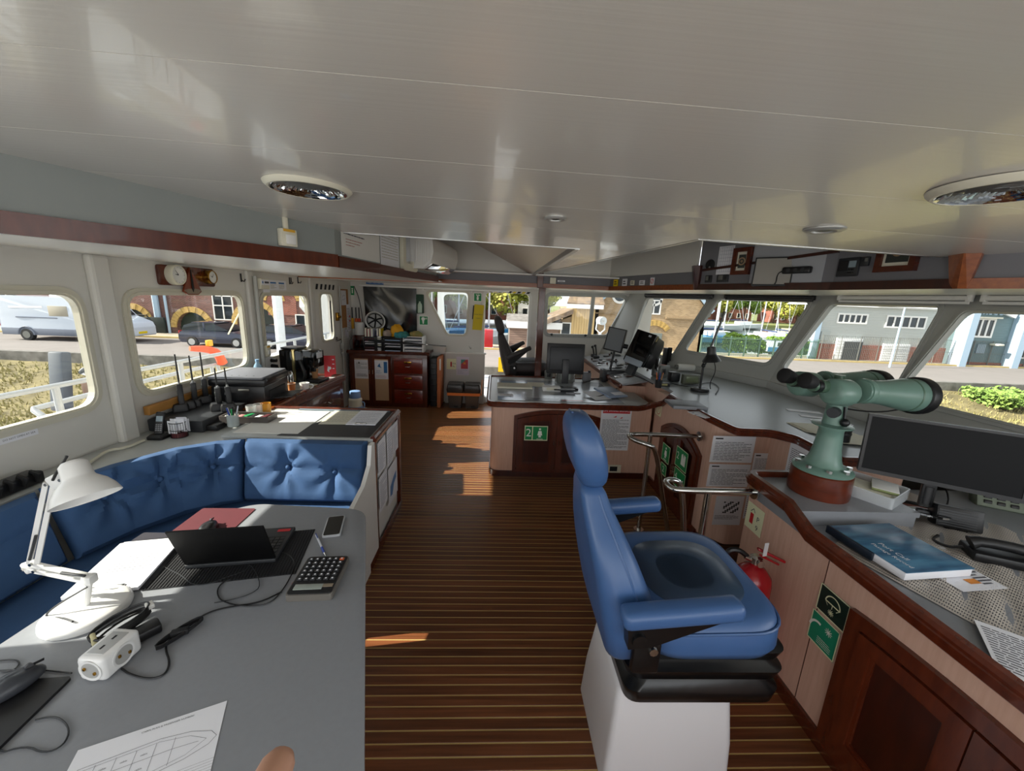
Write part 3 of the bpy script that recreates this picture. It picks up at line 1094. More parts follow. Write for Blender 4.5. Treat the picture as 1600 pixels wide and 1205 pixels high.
for k,(z0,z1) in enumerate([(0.555,0.80),(0.31,0.53),(0.065,0.285)]):
  o = wpart('drawer',B().box((-1.365,6.085,(z0 + z1) / 2),(0.45,0.022,z1 - z0),0.008),mat('drawer_red_mahogany','7C2412',0.25,h2='5A180C',scale=5,stretch=(1.2,9,9),coat=0.35),t)
  zc = (z0 + z1) / 2
  wpart('drawer_handle',B().tube([(-1.41,6.075,zc),(-1.40,6.055,zc - 0.01),(-1.34,6.055,zc - 0.01),(-1.33,6.075,zc)],0.005,6),STEEL,o)
  wpart('label_holder',B().box((-1.37,6.072,zc + 0.055),(0.11,0.006,0.03),0.001),BRASS,o)

# ---- chart table island
t = T('chart_table','pink fronted chart table island with mahogany rim and arched doors beside the walkway','table',(0.75,4.3,0))
body = rpoly([(-0.02,3.70),(1.60,3.70),(1.60,4.95),(-0.02,4.95)],[0.10,0,0,0.1],6)
wpart('body',B().prism(body,0.05,0.765),PINK,t)
wpart('plinth',B().prism(rpoly([(-0.03,3.69),(1.60,3.69),(1.60,4.96),(-0.03,4.96)],[0.10,0,0,0.1],6),0.0,0.06),MAHOD,t)
wpart('worktop',B().prism(rpoly([(-0.05,3.67),(1.47,3.67),(1.62,3.86),(1.62,4.98),(-0.05,4.98)],[0.09,0,0,0,0.09],6),0.765,0.785),TOPL,t)
cor = [(x,y) for x,y in rpoly([(-0.07,5.0),(-0.07,3.65),(1.44,3.65)],[0,0.11,0],5)][0:]
wpart('rim',rim_bar([(1.40,5.0),(-0.07,5.0)] + cor[1:] + [(1.50,3.65,0.01),(1.585,3.50,0.10)],0.745,0.80,0.035),MAHO,t)
Mi_ = plane((at(803,660,y=3.70).x,3.70,0),(1,0,0),(0,0,1))
arched_doors(t,Mi_,at(934,690,y=3.70).x - at(803,660,y=3.70).x,0.055,0.655,0.725)

# ---- forward console: high worktop with papers wall and handrails
t = T('forward_console','high pink console with grey top and mahogany rim under the forward windows','console',(2.2,2.8,0))
body = rpoly([(1.63,3.70),(1.63,2.68),(1.76,2.52),(1.97,2.52),(1.97,1.96),(2.36,1.96),(2.36,3.86),(2.0,4.84),(1.75,4.84),(1.75,3.70)],[0,0.08,0.05,0,0,0,0,0,0,0],5)
wpart('body',B().prism(body,0.05,0.955),PINK,t)
topo = rpoly([(1.62,3.42),(1.625,2.72),(1.66,2.45),(1.86,2.44),(1.965,2.33),(1.95,2.05),(1.945,1.96),(2.82,1.96),(2.82,3.84),(2.33,4.94),(1.72,4.94),(1.72,3.55)],[0.02,0.2,0.06,0.1,0.08,0,0,0,0,0,0,0],6)
TOPF = mat('console_top','9BA1A4',0.30,var=0.04,scale=50)
wpart('worktop',B().prism(topo,0.955,0.985),TOPF,t)
ri = rpoly([(1.585,3.50),(1.60,3.38),(1.61,2.72),(1.645,2.42),(1.87,2.415),(1.965,2.31),(1.945,2.05),(1.97,1.95),(2.80,1.945)],[0,0,0.22,0.06,0.1,0.08,0.02,0,0],5)
ri = [(x,y,-0.10 if y > 3.45 else (0.0)) for x,y in ri]
wpart('rim',rim_bar(ri,0.945,1.0,0.035),MAHO,t)
wpart('baseboard',B().box((1.622,3.15,0.035),(0.02,0.95,0.07),0.003),MAHO,t)
Mf_ = plane((1.63,3.47,0),(0,-1,0),(0,0,1))
arched_doors(t,Mf_,0.72,0.06,0.66,0.78)

# window sill upstand under the leaning panes
struct('trim_16',B().prism([(2.84,-1.5),(2.84,3.84),(2.36,4.93),(2.0,5.9),(2.1,6.0),(2.60,4.93),(2.95,3.9),(2.95,-1.5)],0.985,1.06),FRMF)

# ---- helm console by the far side
t = T('helm_console','grey helm console with levers and gauges below the far side window','console',(1.9,5.3,0))
b = B().prism([(1.45,4.30),(1.45,6.30),(2.0,6.30),(2.36,5.0),(1.75,4.85),(1.75,4.30)],0.0,0.86)
wpart('body',b,PINK,t)
b = B()
Ph = [Vector(p) for p in [(1.45,4.25,0.87),(1.45,6.32,0.87),(1.98,6.32,0.965),(2.34,5.0,0.985),(1.76,4.95,0.925),(1.76,4.25,0.925)]]
b.rings([Ph,[p + Vector((0,0,0.02)) for p in Ph]])
wpart('panel',b,mat('helm_panel','9A9CA0',0.35),t,smooth=False)
wpart('rim',B().box((1.435,5.28,0.868),(0.035,2.1,0.055),0.01),MAHO,t)
rg = random.Random(3)
knobs = [(MAHOD,14),(BLACK,26),(STEEL,10)]
for m_,n_ in knobs:
  for k in range(n_):
    x = rg.uniform(1.5,1.95)
    y = rg.uniform(4.5,6.2)
    z = 0.89 + (x - 1.45) * 0.19
    if rg.random() < 0.5:
      wpart('control_knob',B().cyl((x,y,z),(x,y,z + 0.03),0.014,0.012,10),m_,t)
    else:
      wpart('switch_panel',B().box((x,y,z + 0.004),(0.09,0.06,0.014),0.003),m_,t)
for y,h in ((6.18,0.12),(6.02,0.16)):
  o = wpart('throttle_base',B().box((1.60,y,0.935),(0.09,0.07,0.05),0.01),BLACK,t)
  wpart('throttle_lever',B().tube([(1.60,y,0.95),(1.585,y,0.95 + h * 0.6),(1.57,y,0.95 + h)],0.012,8).ball((1.565,y,0.955 + h),0.022,10),BLACK,o)

# ---- near console (operator's desk at the right)
t = T('operator_console','near pink console with stepped mahogany rim, grey desk and panelled doors','console',(1.7,1.0,0))
body = [(1.42,1.89),(1.42,-1.2),(2.36,-1.2),(2.36,1.89)]
wpart('body',B().prism(body,0.05,0.80),PINK,t)
wpart('body_upper',B().prism([(1.42,1.89),(1.42,1.555),(1.99,1.555),(1.99,1.92)],0.80,0.885),TOPG,t)
wpart('desk_top',B().prism([(1.42,1.56),(1.42,-1.2),(2.76,-1.2),(2.76,1.93),(1.99,1.93),(1.99,1.56)],0.80,0.825),TOPG,t)
wpart('upper_top',B().prism(rpoly([(1.41,1.91),(1.41,1.55),(2.0,1.55),(2.0,1.93)],[0.04,0,0,0],4),0.875,0.90),TOPG,t)
rp = [(1.98,1.945,0.06)] + [(x,y,0.06) for x,y in rpoly([(1.9,1.945),(1.39,1.94),(1.385,1.6)],[0,0.08,0],5)[1:]] + [(1.385,1.46,0.0),(1.385,-1.1,0.0)]
wpart('rim',rim_bar(rp,0.805,0.868,0.045),MAHO,t)
wpart('edge_strip',B().box((1.44,0.15,0.83),(0.012,2.5,0.016),0.002),WHITE,t)
wpart('baseboard',B().box((1.412,0.35,0.035),(0.02,3.1,0.07),0.003),MAHO,t)
Mn_ = plane((1.42,1.215,0),(0,-1,0),(0,0,1))
arched_doors(t,Mn_,0.82,0.055,0.685,0.715,handles=False,fr=0.075)
wpart('panel_joint',B().box((1.4195,1.36,0.43),(0.0015,0.003,0.72)),MAHOD,t)
for y,z in ((1.58,0.62),(1.55,0.60),(1.52,0.61)):
  pass
# dark step of the stairwell between the two consoles
struct('floor_step',B().box((1.80,2.2,0.012),(0.34,0.58,0.03),0.004),MAHOD)

# ---------------------------------------------------------------- pilot chairs
def rrect3(c,hx_,hy,r,z,n=4,tilt=0.0):
  return [Vector((c[0] + x,c[1] + y,z + tilt * x)) for x,y in rrect(hx_ * 2,hy * 2,r,n)]

def pilot_chair(name,label,loc,rz,main,dark,black,base,tilt=0.10):
  """seat with tapering high back, pillow headrest, two arms, bellows and pedestal; faces +x"""
  t = T(name,label,'chair',loc,rz)
  # pedestal: tapered moulding
  r = [rrect3((0.0,0),0.245,0.205,0.03,0.0),rrect3((0.0,0),0.235,0.195,0.03,0.2),rrect3((0.0,0),0.215,0.17,0.03,0.405),rrect3((0,0),0.205,0.16,0.03,0.43),rrect3((0,0),0.19,0.145,0.02,0.437)]
  part('pedestal',B().rings(r),base,t,ang=50)
  # bellows: three soft black folds
  rings = []
  for z,k in ((0.437,0.95),(0.447,1.03),(0.50,1.06),(0.525,0.92),(0.533,0.9),(0.545,1.02),(0.585,1.06),(0.605,0.9),(0.613,0.88),(0.623,1.0),(0.66,1.04),(0.675,0.9)):
    rings.append([Vector((p.x + 0.06,p.y,p.z + 0.004 * math.sin(p.x * 19) * math.cos(p.y * 23))) for p in rrect3((0,0),0.262 * k,0.222 * k,0.05,z,6)])
  part('bellows',B().rings(rings),black,t,ang=60)
  # seat cushion: rings from front-view outline, dished
  def seat(z,kx,ky,dz=0.0):
    out = []
    for x,y in rrect(0.49 * kx,0.55 * ky,0.14,8):
      out.append(Vector((x + 0.055,y,z + 0.075 + dz * (x + 0.1))))
    return out
  rings = [seat(0.595,0.84,0.86),seat(0.60,0.97,0.97),seat(0.63,1.01,1.01),seat(0.685,1.0,1.0,0.02),seat(0.715,0.96,0.96,0.03),seat(0.728,0.86,0.86,0.03),seat(0.722,0.62,0.62,0.03),seat(0.712,0.3,0.3,0.03)]
  o = part('seat',B().rings(rings),main,t,ang=70)
  rings = [seat(0.722,0.74,0.66,0.03),seat(0.729,0.72,0.64,0.03),seat(0.722,0.4,0.36,0.03)]
  part('seat_centre',B().rings(rings),dark,o,ang=70)
  # piping round the seat
  pp = seat(0.700,0.995,0.995,0.025)
  part('piping',B().tube(pp + [pp[0]],0.005,6,cap=False),main,o)
  # back: sections along a leaning spine (half thickness, half width)
  spine = [(-0.205,0.60,0.070,0.20),(-0.205,0.66,0.085,0.250),(-0.225,0.76,0.088,0.262),(-0.255,0.86,0.080,0.255),(-0.287,0.96,0.068,0.225),(-0.318,1.05,0.055,0.165),(-0.338,1.11,0.046,0.115),(-0.350,1.155,0.040,0.095),(-0.358,1.18,0.03,0.08)]
  rings = []
  for x,z,ht,hw in spine:
    ring = []
    for px,py in rrect(ht * 2,hw * 2,min(ht * 0.95,0.07),6):
      bul = 0.03 * max(0,abs(py) / hw - 0.55) if px > 0 else 0.0     # side bolsters
      ring.append(Vector((x + px + bul,py,z + 0.18 * px)))
    rings.append(ring)
  bo = part('backrest',B().rings(rings),main,t,ang=75)
  # seam down each side of the back
  for s in (-1,1):
    part('piping',B().tube([Vector((x + ht * 0.42,s * (hw - 0.004),z + 0.18 * ht * 0.4)) for x,z,ht,hw in spine[1:-1]],0.005,6),main,bo)
  # pillow headrest
  hr = B()
  rings = []
  n = 12
  for i in range(n + 1):
    a = PI * i / n
    k = max(0.02,math.sin(a) ** 0.62)
    z = 1.295 - 0.128 * math.cos(a)
    rings.append([Vector((-0.375 - 0.25 * (z - 1.295) + px,py,z)) for px,py in rrect(0.118 * k,0.255 * k,0.055 * k,6)])
  ho = part('headrest',hr.rings(rings),main,t,ang=80)
  part('piping',B().tube([Vector((-0.375 - 0.25 * (z - 1.295) - 0.02,0,z)) + Vector((0,0.128 * math.sin(a) ** 0.62 if math.sin(a) > 0 else 0,0)) * s for s in (1,) for a,z in [(PI * i / 12,1.295 - 0.126 * math.cos(PI * i / 12)) for i in range(13)]],0.004,5),main,ho)
  # arms
  for s in (-1,1):
    y = s * 0.305
    b = B().box((0.19,0,0),(0.37,0.072,0.060),0.022,seg=3).xform(Matrix.Translation((-0.30,y,0.872)) @ Matrix.Rotation(-tilt,4,'Y'))
    a = part('armrest',b,main,t,ang=60)
    b = B().prism([(0.02,-0.10),(0.09,-0.10),(0.31,-0.03),(0.31,-0.02),(0.02,-0.02)],-0.02,0.02,plane((-0.30,y,0.872),(math.cos(tilt),0,math.sin(tilt)),(-math.sin(tilt),0,math.cos(tilt))))
    b.cyl((-0.24,y - s * 0.06,0.81),(-0.24,y + s * 0.03,0.81),0.022,n=14)
    part('armrest_bracket',b,black,a)
  part('recliner',B().box((-0.19,-0.275,0.70),(0.09,0.03,0.12),0.01),black,t)
  part('bolt',B().cyl((-0.175,-0.30,0.735),(-0.175,-0.28,0.735),0.014,n=8),STEEL,t)
  return t

CH = pilot_chair('pilot_chair','blue vinyl pilot chair on a tapered white pedestal beside the near console',(0.70,1.275,0),0.0,VINYL,VINYLD,mat('bellows_black','0D0E10',0.28,bump=0.3,bscale=6),mat('pedestal_white','E6E6EA',0.28))
BVIN = mat('black_upholstery','3E3A3A',0.6,var=0.1,scale=4)
pilot_chair('pilot_chair','dark grey pilot chair with black arms behind the chart table island',(0.42,5.55,0.12),0.08,BVIN,BLACKM,BLACKM,WHITE,0.42)
struct('floor_step_far',B().box((0.45,5.6,0.055),(0.9,1.1,0.115),0.01),MAHOD)

# ---------------------------------------------------------------- binoculars on their stand
BGRN = mat('binocular_green','6F8F83',0.32,var=0.08,scale=5)
BGRD = mat('binocular_green_dark','4F6B58',0.35)
t = T('binoculars','large green binoculars on a flared pedestal and round mahogany block','binoculars',(1.66,1.745,0.90))
YAWB = Matrix.Rotation(0.16,4,'Z')
part('wooden_block',B().lathe([(0.128,0.0),(0.130,0.01),(0.128,0.115),(0.120,0.122)],32),mat('block_mahogany','6A2A12',0.3,h2='50200E',scale=4,stretch=(2,2,9),coat=0.3),t)
st = part('pedestal',B().lathe([(0.125,0.122),(0.127,0.132),(0.118,0.142),(0.085,0.148),(0.078,0.155),(0.066,0.19),(0.057,0.24),(0.052,0.30),(0.050,0.335),(0.053,0.338),(0.053,0.345),(0.03,0.346)],32),BGRN,t,ang=50)
b = B()
for k in range(8):
  a = 2 * PI * k / 8 + 0.3
  b.cyl((0.105 * math.cos(a),0.105 * math.sin(a),0.14),(0.105 * math.cos(a),0.105 * math.sin(a),0.158),0.012,n=6)
  o = part('bolt',B().cyl((0.105 * math.cos(a),0.105 * math.sin(a),0.138),(0.105 * math.cos(a),0.105 * math.sin(a),0.156),0.013,n=6),STEEL,st)
b.bm.free()
part('collar',B().lathe([(0.05,0.348),(0.082,0.352),(0.084,0.358),(0.05,0.364)],28),BGRN,t)
part('yoke',B().lathe([(0.044,0.362),(0.042,0.40),(0.040,0.46),(0.050,0.475),(0.06,0.49)],24),BGRN,t)
part('lock_knob',B().tube([(0.0,-0.045,0.46),(0.005,-0.05,0.40)],0.006,6).ball((0.006,-0.055,0.385),0.02,12),BLACK,t)
part('side_knob',B().cyl((-0.03,-0.03,0.43),(-0.06,-0.05,0.43),0.025,n=14),DGREY,t)
part('strap',B().tube([(0.06,0.04,0.44),(0.12,0.06,0.42),(0.20,-0.02,0.43),(0.30,-0.03,0.455)],0.004,6,smooth=2),BLACK,t)
for s in (-1,1):
  # optical axis along +x with a slight droop; s=-1 is the barrel nearer the photographer
  A = YAWB @ Matrix.Translation((0.06,0.092 * s,0.545)) @ Matrix.Rotation(PI / 2 + 0.075,4,'Y')
  g = BGRN
  barrel = part('barrel',B().lathe([(0.02,-0.075),(0.050,-0.072),(0.052,-0.065),(0.054,0.02),(0.058,0.07),(0.070,0.15),(0.077,0.20),(0.078,0.245),(0.03,0.247)],28,A),g,t,ang=50)
  part('lens_cap',B().lathe([(0.078,0.243),(0.086,0.246),(0.088,0.252),(0.088,0.29),(0.083,0.297),(0.02,0.298)],28,A),BLACK,barrel)
  part('ring',B().lathe([(0.05,0.192),(0.0772,0.193),(0.0785,0.199),(0.05,0.20)],28,A),BGRD,barrel)
  part('ring',B().lathe([(0.03,-0.065),(0.056,-0.064),(0.058,-0.05),(0.056,-0.036),(0.03,-0.035)],28,A),BGRN,barrel)
  Pm = YAWB @ Matrix.Translation((-0.055,0.085 * s,0.545 + 0.005)) @ Matrix.Rotation(PI / 2 + 0.075,4,'Y')
  pr = part('prism_housing',B().lathe([(0.03,-0.115),(0.052,-0.112),(0.060,-0.10),(0.061,-0.02),(0.055,-0.005),(0.03,0.0)],28,Pm @ Matrix.Translation((0.012,0,0.0))),BGRN,t,ang=50)
  E_ = YAWB @ Matrix.Translation((-0.165,0.055 * s,0.562)) @ Matrix.Rotation(PI / 2 + 0.075,4,'Y')
  ey = part('eyepiece',B().lathe([(0.02,-0.075),(0.026,-0.074),(0.027,-0.03),(0.030,-0.028),(0.030,0.0),(0.024,0.002),(0.024,0.03),(0.01,0.031)],20,E_),BGRD,pr)
  part('eyepiece_ring',B().lathe([(0.02,-0.06),(0.0295,-0.058),(0.0295,-0.036),(0.02,-0.034)],20,E_),BLACK,ey)
  part('eyecup',B().lathe([(0.02,-0.13),(0.034,-0.125),(0.037,-0.115),(0.032,-0.085),(0.028,-0.07),(0.015,-0.069)],20,E_ @ Matrix.Rotation(0.18,4,'Y')),BLACKM,ey)
part('bridge',B().box((-0.03,0,0.548),(0.10,0.12,0.05),0.015),BGRD,t)
part('bridge_knob',B().cyl((-0.02,0,0.58),(-0.02,0,0.605),0.022,n=14),BGRD,t)
part('mount',B().box((0.0,0,0.50),(0.09,0.14,0.04),0.012),BGRN,t)

# ---------------------------------------------------------------- handrails of the stairwell
def handrail(label,pts_rail,post,leg,flange,fdir):
  t = T('handrail',label,'rail',tuple(post[1]))
  wpart('rail',B().tube(pts_rail,0.017,12,smooth=2),STEEL,t,ang=60)
  wpart('post',B().cyl(post[0],post[1],0.017,n=14),STEEL,t)
  wpart('foot_plate',B().cyl(Vector(post[1]) + Vector((0,0,0.0)),Vector(post[1]) + Vector((0,0,0.01)),0.04,n=18),STEEL,t)
  f = Vector(flange)
  wpart('wall_flange',B().cyl(f,f + Vector(fdir) * 0.012,0.038,n=18),STEEL,t)
  return t

# far rail, fixed to the console face
fy = 2.62
fl = at(1094,682,x=1.60)
a_ = at(982,681,y=fl.y + 0.02)
handrail('steel handrail nearer the papers, fixed to the forward console',[fl,Vector((a_.x + 0.03,fl.y + 0.02,fl.z)),Vector((a_.x - 0.02,fl.y - 0.02,fl.z)),Vector((a_.x - 0.01,fl.y - 0.12,fl.z)),Vector((a_.x + 0.06,fl.y - 0.20,fl.z)),Vector((a_.x + 0.13,fl.y - 0.20,fl.z - 0.03)),Vector((a_.x + 0.24,fl.y - 0.16,0.40)),Vector((a_.x + 0.36,fl.y - 0.12,0.02))],
         [Vector((at(1015,690,y=fl.y).x,fl.y,fl.z)),Vector((at(1015,690,y=fl.y).x,fl.y,0.0))],None,fl,(-1,0,0))
fl = at(1180,769,x=1.41)
a_ = at(1052,755,y=fl.y)
handrail('steel handrail nearer the fire extinguisher, fixed to the near console',[fl,Vector((a_.x + 0.04,fl.y,fl.z)),Vector((a_.x,fl.y + 0.02,fl.z)),Vector((a_.x,fl.y + 0.10,fl.z)),Vector((a_.x + 0.05,fl.y + 0.13,fl.z)),Vector((a_.x + 0.12,fl.y + 0.13,fl.z - 0.02)),Vector((a_.x + 0.19,fl.y + 0.15,0.45)),Vector((a_.x + 0.27,fl.y + 0.17,0.02))],
         [Vector((at(1107,768,y=fl.y).x,fl.y,fl.z)),Vector((at(1107,768,y=fl.y).x,fl.y,0.0))],None,fl,(-1,0,0))

# ---------------------------------------------------------------- fire extinguisher
t = T('fire_extinguisher','red fire extinguisher with black hose standing by the near console corner','extinguisher',(1.305,at(1180,880,x=1.305).y,at(1180,880,x=1.305).z - 0.50))
part('cylinder',B().lathe([(0.03,0.0),(0.082,0.0),(0.085,0.02),(0.085,0.40),(0.078,0.44),(0.05,0.475),(0.022,0.49),(0.022,0.505)],28),RED,t,ang=60)
o = part('valve',B().lathe([(0.022,0.50),(0.028,0.505),(0.028,0.535),(0.014,0.545)],16).cyl((-0.02,0,0.52),(-0.05,0.01,0.53),0.012,n=10),STEEL,t)
part('lever',B().box((0.055,-0.02,0.56),(0.13,0.022,0.012),0.004,rot=Matrix.Rotation(0.35,4,'Y') @ Matrix.Rotation(-0.3,4,'Z')).box((0.05,-0.02,0.535),(0.11,0.02,0.01),0.004,rot=Matrix.Rotation(0.45,4,'Y')),RED,o)
part('gauge',B().cyl((0,-0.03,0.52),(0,-0.04,0.52),0.018,n=14),CHROME,o)
part('hose',B().tube([(-0.04,0.01,0.53),(-0.08,0.02,0.56),(-0.13,0.03,0.55),(-0.15,0.03,0.45),(-0.12,0.02,0.25),(-0.09,0.0,0.12)],0.013,8,smooth=2),BLACK,t)
part('inspection_tag',B().box((0.01,-0.035,0.60),(0.022,0.003,0.07),rot=0.2),PAPER,t)
part('label_band',B().lathe([(0.0855,0.16),(0.0858,0.162),(0.0858,0.33),(0.0855,0.332)],28,cap=False),mat('extinguisher_label','B4382E',0.4),t)

# ---------------------------------------------------------------- monitors
def monitor(name,label,M,w,h,bez=0.012,th=0.035,scr=None,frame=BLACK,stand=None,back=False,brandplate=False):
  """M: origin at the middle of the lower edge, x right, y up, z out of the screen"""
  t = T(name,label,'monitor',M=M)
  part('housing',B().box((0,h / 2,-th / 2),(w,h,th),0.006),frame,t)
  o = part('bezel',B().holed([(-w / 2,0),(w / 2,0),(w / 2,h),(-w / 2,h)],[[(-w / 2 + bez,bez * 1.6),(w / 2 - bez,bez * 1.6),(w / 2 - bez,h - bez),(-w / 2 + bez,h - bez)]],0.0,0.004),frame,t,smooth=False)
  b = B()
  b.face([(-w / 2 + bez,bez * 1.6,0.001),(w / 2 - bez,bez * 1.6,0.001),(w / 2 - bez,h - bez,0.001),(-w / 2 + bez,h - bez,0.001)])
  part('screen',b,scr or mat('screen_black','06070A',0.5,spec=0.2),t,smooth=False)
  return t

p0,p1 = Vector((1.853,1.752,1.018)),Vector((2.302,1.430,1.022))
u = (p1 - p0)
M = plane((p0 + p1) / 2,u,(0.06,0.08,1))
t = monitor('desk_monitor','large black desktop monitor switched off on the near desk behind the binoculars',M,u.length,0.295,stand=True)
part('stand_neck',B().box((0,0.02,-0.055),(0.05,0.28,0.03),0.006),BLACK,t)
part('stand_collar',B().cyl((0,-0.105,-0.055),(0,-0.02,-0.055),0.022,n=16),BLACK,t)
part('stand_foot',B().lathe([(0.10,-0.142),(0.10,-0.134),(0.02,-0.128)],24,Matrix.Translation((0,0,-0.055)) @ Matrix.Rotation(-PI / 2,4,'X') @ Matrix.Scale(-1,4,(0,0,1)) if False else Matrix(((1,0,0,0),(0,0,1,0.0),(0,-1,0,-0.055),(0,0,0,1)))),CHROME,t)

# ---------------------------------------------------------------- things on the mess table
TZ = 0.7505

def flat(px,py,z):
  p = at(px,py,z=z)
  return Vector((p.x,p.y,z))

def flat_frame(bl,br,z):
  """frame on a level surface from two picture points of the lower edge"""
  a,c = flat(*bl,z),flat(*br,z)
  return plane(a,c - a,_up.cross(c - a)),(c - a).length

# placemat runner
a,c,d = flat(462,897,TZ),flat(222,924,TZ),flat(498,827,TZ)
MAT = mat('black_ribbed_mat','17181B',0.8)
M = plane(c,a - c,d - a)
b = B().box(((a - c).length / 2,0.145,0.001),((a - c).length,0.29,0.002))
for k in range(46):
  b.box(((a - c).length * (k + 0.5) / 46,0.145,0.0028),(0.005,0.285,0.0022))
o = single('table_mat',b,MAT,'black ribbed table mat under the laptop','mat',smooth=False)
o.matrix_world = M
# mouse mat, red
M = plane(flat(238,850,TZ),flat(330,850,TZ) - flat(238,850,TZ),flat(300,793,TZ) - flat(238,850,TZ))
o = single('mouse_mat',B().prism(rrect(0.245,0.285,0.012,4,0.135,0.13),0,0.003),mat('maroon_mat','5E2028',0.7,var=0.1,scale=20),'maroon mouse mat under the black mouse behind the laptop','mat')
o.matrix_world = M

def mouse(label,loc,rz,s=1.0,m=BLACK):
  t = T('mouse',label,'mouse',loc,rz)
  rings = []
  for z,k in ((0.0,0.86),(0.004,0.97),(0.012,1.0),(0.022,0.93),(0.031,0.74),(0.036,0.45),(0.037,0.15)):
    rings.append([Vector((x * k * s,(y * k - 0.004 * (z / 0.037)) * s,z * s * (1 - 0.10 * (y / 0.06) ** 2))) for x,y in [(0.031 * math.cos(a) * (1 - 0.08 * math.sin(a)),0.056 * math.sin(a)) for a in [2 * PI * i / 28 for i in range(28)]]])
  part('shell',B().rings(rings),m,t,ang=70)
  part('wheel',B().cyl((-0.003 * s,0.03 * s,0.033 * s),(0.003 * s,0.03 * s,0.033 * s),0.007 * s,n=14),mat('rubber_grey','4A4B4E',0.6),t)
  part('button_gap',B().box((0,0.04 * s,0.0312 * s),(0.0015,0.03 * s,0.006 * s),rot=Matrix.Rotation(-0.18,4,'X')),BLACKM,t)
  return t

p = flat(326,830,TZ)
mouse('black cordless mouse on the maroon mat behind the laptop',(p.x,p.y,TZ + 0.003),0.2)
# laptop
h0,h1 = flat(290,890,TZ),flat(432,879,TZ)
u = (h1 - h0).normalized()
yb = _up.cross(u)
M = plane(h0,u,yb)
Lw = (h1 - h0).length
t = T('laptop','black laptop open with its back towards the camera on the ribbed mat','laptop',M=M)
part('base',B().box((Lw / 2,0.105,0.012),(Lw,0.22,0.016),0.004),DGREY,t)
kb = B().box((Lw / 2,0.09,0.0205),(Lw * 0.9,0.11,0.001))
part('keyboard_well',kb,BLACKM,t)
kk = B().box((0,0,0),(0.0165,0.0165,0.003),0.001,seg=1).mesh('key',BLACK,False)
for r in range(5):
  for q in range(14):
    link('key',kk,t,(Lw * 0.065 + q * Lw * 0.067,0.045 + r * 0.0205,0.0222))
part('touchpad',B().box((Lw * 0.48,0.18,0.0203),(0.1,0.055,0.001)),mat('touchpad_grey','35363A',0.4),t)
part('sticker',B().box((Lw * 0.88,0.19,0.0206),(0.05,0.018,0.0008)),SIGNR,t)
th = math.radians(21)
R = Matrix.Translation((0,0.002,0.02)) @ Matrix.Rotation(th,4,'X')
b = B().box((Lw / 2,0,0.099),(Lw,0.007,0.198),0.003).xform(R)
o = part('lid',b,mat('laptop_black','060607',0.55,spec=0.25),t)
b = B()
b.face([R @ Vector(v) for v in ((0.008,0.0037,0.012),(Lw - 0.008,0.0037,0.012),(Lw - 0.008,0.0037,0.188),(0.008,0.0037,0.188))])
part('screen',b,BLACKG,o,smooth=False)
# phone
M = plane(flat(504,841,TZ),flat(530,838,TZ) - flat(504,841,TZ),flat(520,810,TZ) - flat(504,841,TZ))
t = T('phone','smartphone in a clear case lying at the far corner of the grey table','phone',M=M)
part('case',B().prism(rrect(0.076,0.158,0.012,5,0.034,0.078),0,0.009,bev=0.002),mat('clear_case','B9BCC0',0.25),t)
part('screen',B().prism(rrect(0.066,0.148,0.009,5,0.034,0.078),0.009,0.0096),BLACKG,t,smooth=False)
# pen
a,c = flat(494,838,TZ),flat(509,870,TZ)
t = T('pen','blue and white ballpoint pen beside the phone','pen',tuple(a))
d = (c - a)
e = Vector((0,0,0.005))
part('barrel',B().cyl(e,d * 0.72 + e,0.0042,n=10),mat('pen_white','C9CDD6',0.3),t)
part('grip',B().cyl(d * 0.62 + e,d * 0.88 + e,0.005,0.0048,n=10),mat('pen_blue','1F3F9A',0.4),t)
part('tip',B().cyl(d * 0.88 + e,d + Vector((0,0,0.003)),0.0042,0.001,n=10),STEEL,t)
part('clip',B().box(d * 0.08 + Vector((0,0,0.0105)),(0.004,0.04,0.001),rot=math.atan2(d.y,d.x) - PI / 2),mat('pen_blue','',0),t)
# calculator
M = plane(flat(445,941,TZ),flat(520,938,TZ) - flat(445,941,TZ),flat(466,884,TZ) - flat(445,941,TZ))
t = T('calculator','large dark desk calculator with solar panel near the table edge','calculator',M=M)
cw,chh = 0.155,0.205
part('body',B().prism(rrect(cw,chh,0.012,4,cw / 2,chh / 2),0,0.024,bev=0.004),mat('calc_grey','6C6862',0.4),t)
part('face',B().prism(rrect(cw - 0.008,chh - 0.010,0.01,4,cw / 2,chh / 2),0.024,0.0275,bev=0.001),mat('calc_black','1B1C1E',0.35),t)
part('display',B().box((cw * 0.42,0.035,0.0285),(0.095,0.026,0.003),0.001),mat('lcd','9AA39C',0.2),t)
part('solar_cell',B().box((cw * 0.80,0.040,0.0285),(0.045,0.014,0.002)),mat('solar','8E8270',0.25),t)
kk = B().box((0,0,0),(0.0165,0.013,0.006),0.002,seg=1).mesh('key',mat('calc_key','2A2C2F',0.45),False)
ko = B().box((0,0,0),(0.0165,0.013,0.006),0.002,seg=1).mesh('key',mat('calc_key_orange','C2592A',0.45),False)
kt = B().box((0,0,0),(0.006,0.006,0.0004)).mesh('key_mark',PAPER,False)
for r in range(6):
  for q in range(6):
    if q == 1 and r < 2:
      pass
    o = link('key',ko if (q == 5 and r == 5) else kk,t,(0.021 + q * 0.0226,0.072 + r * 0.0215,0.030))
    link('key_mark',kt,o,(0,0,0.0032))
b = B().prism([(-0.012,0.08),(0.012,0.08),(0.016,0.12),(-0.008,0.12)],0.0,0.006)
part('red_tab',b,RED,t)
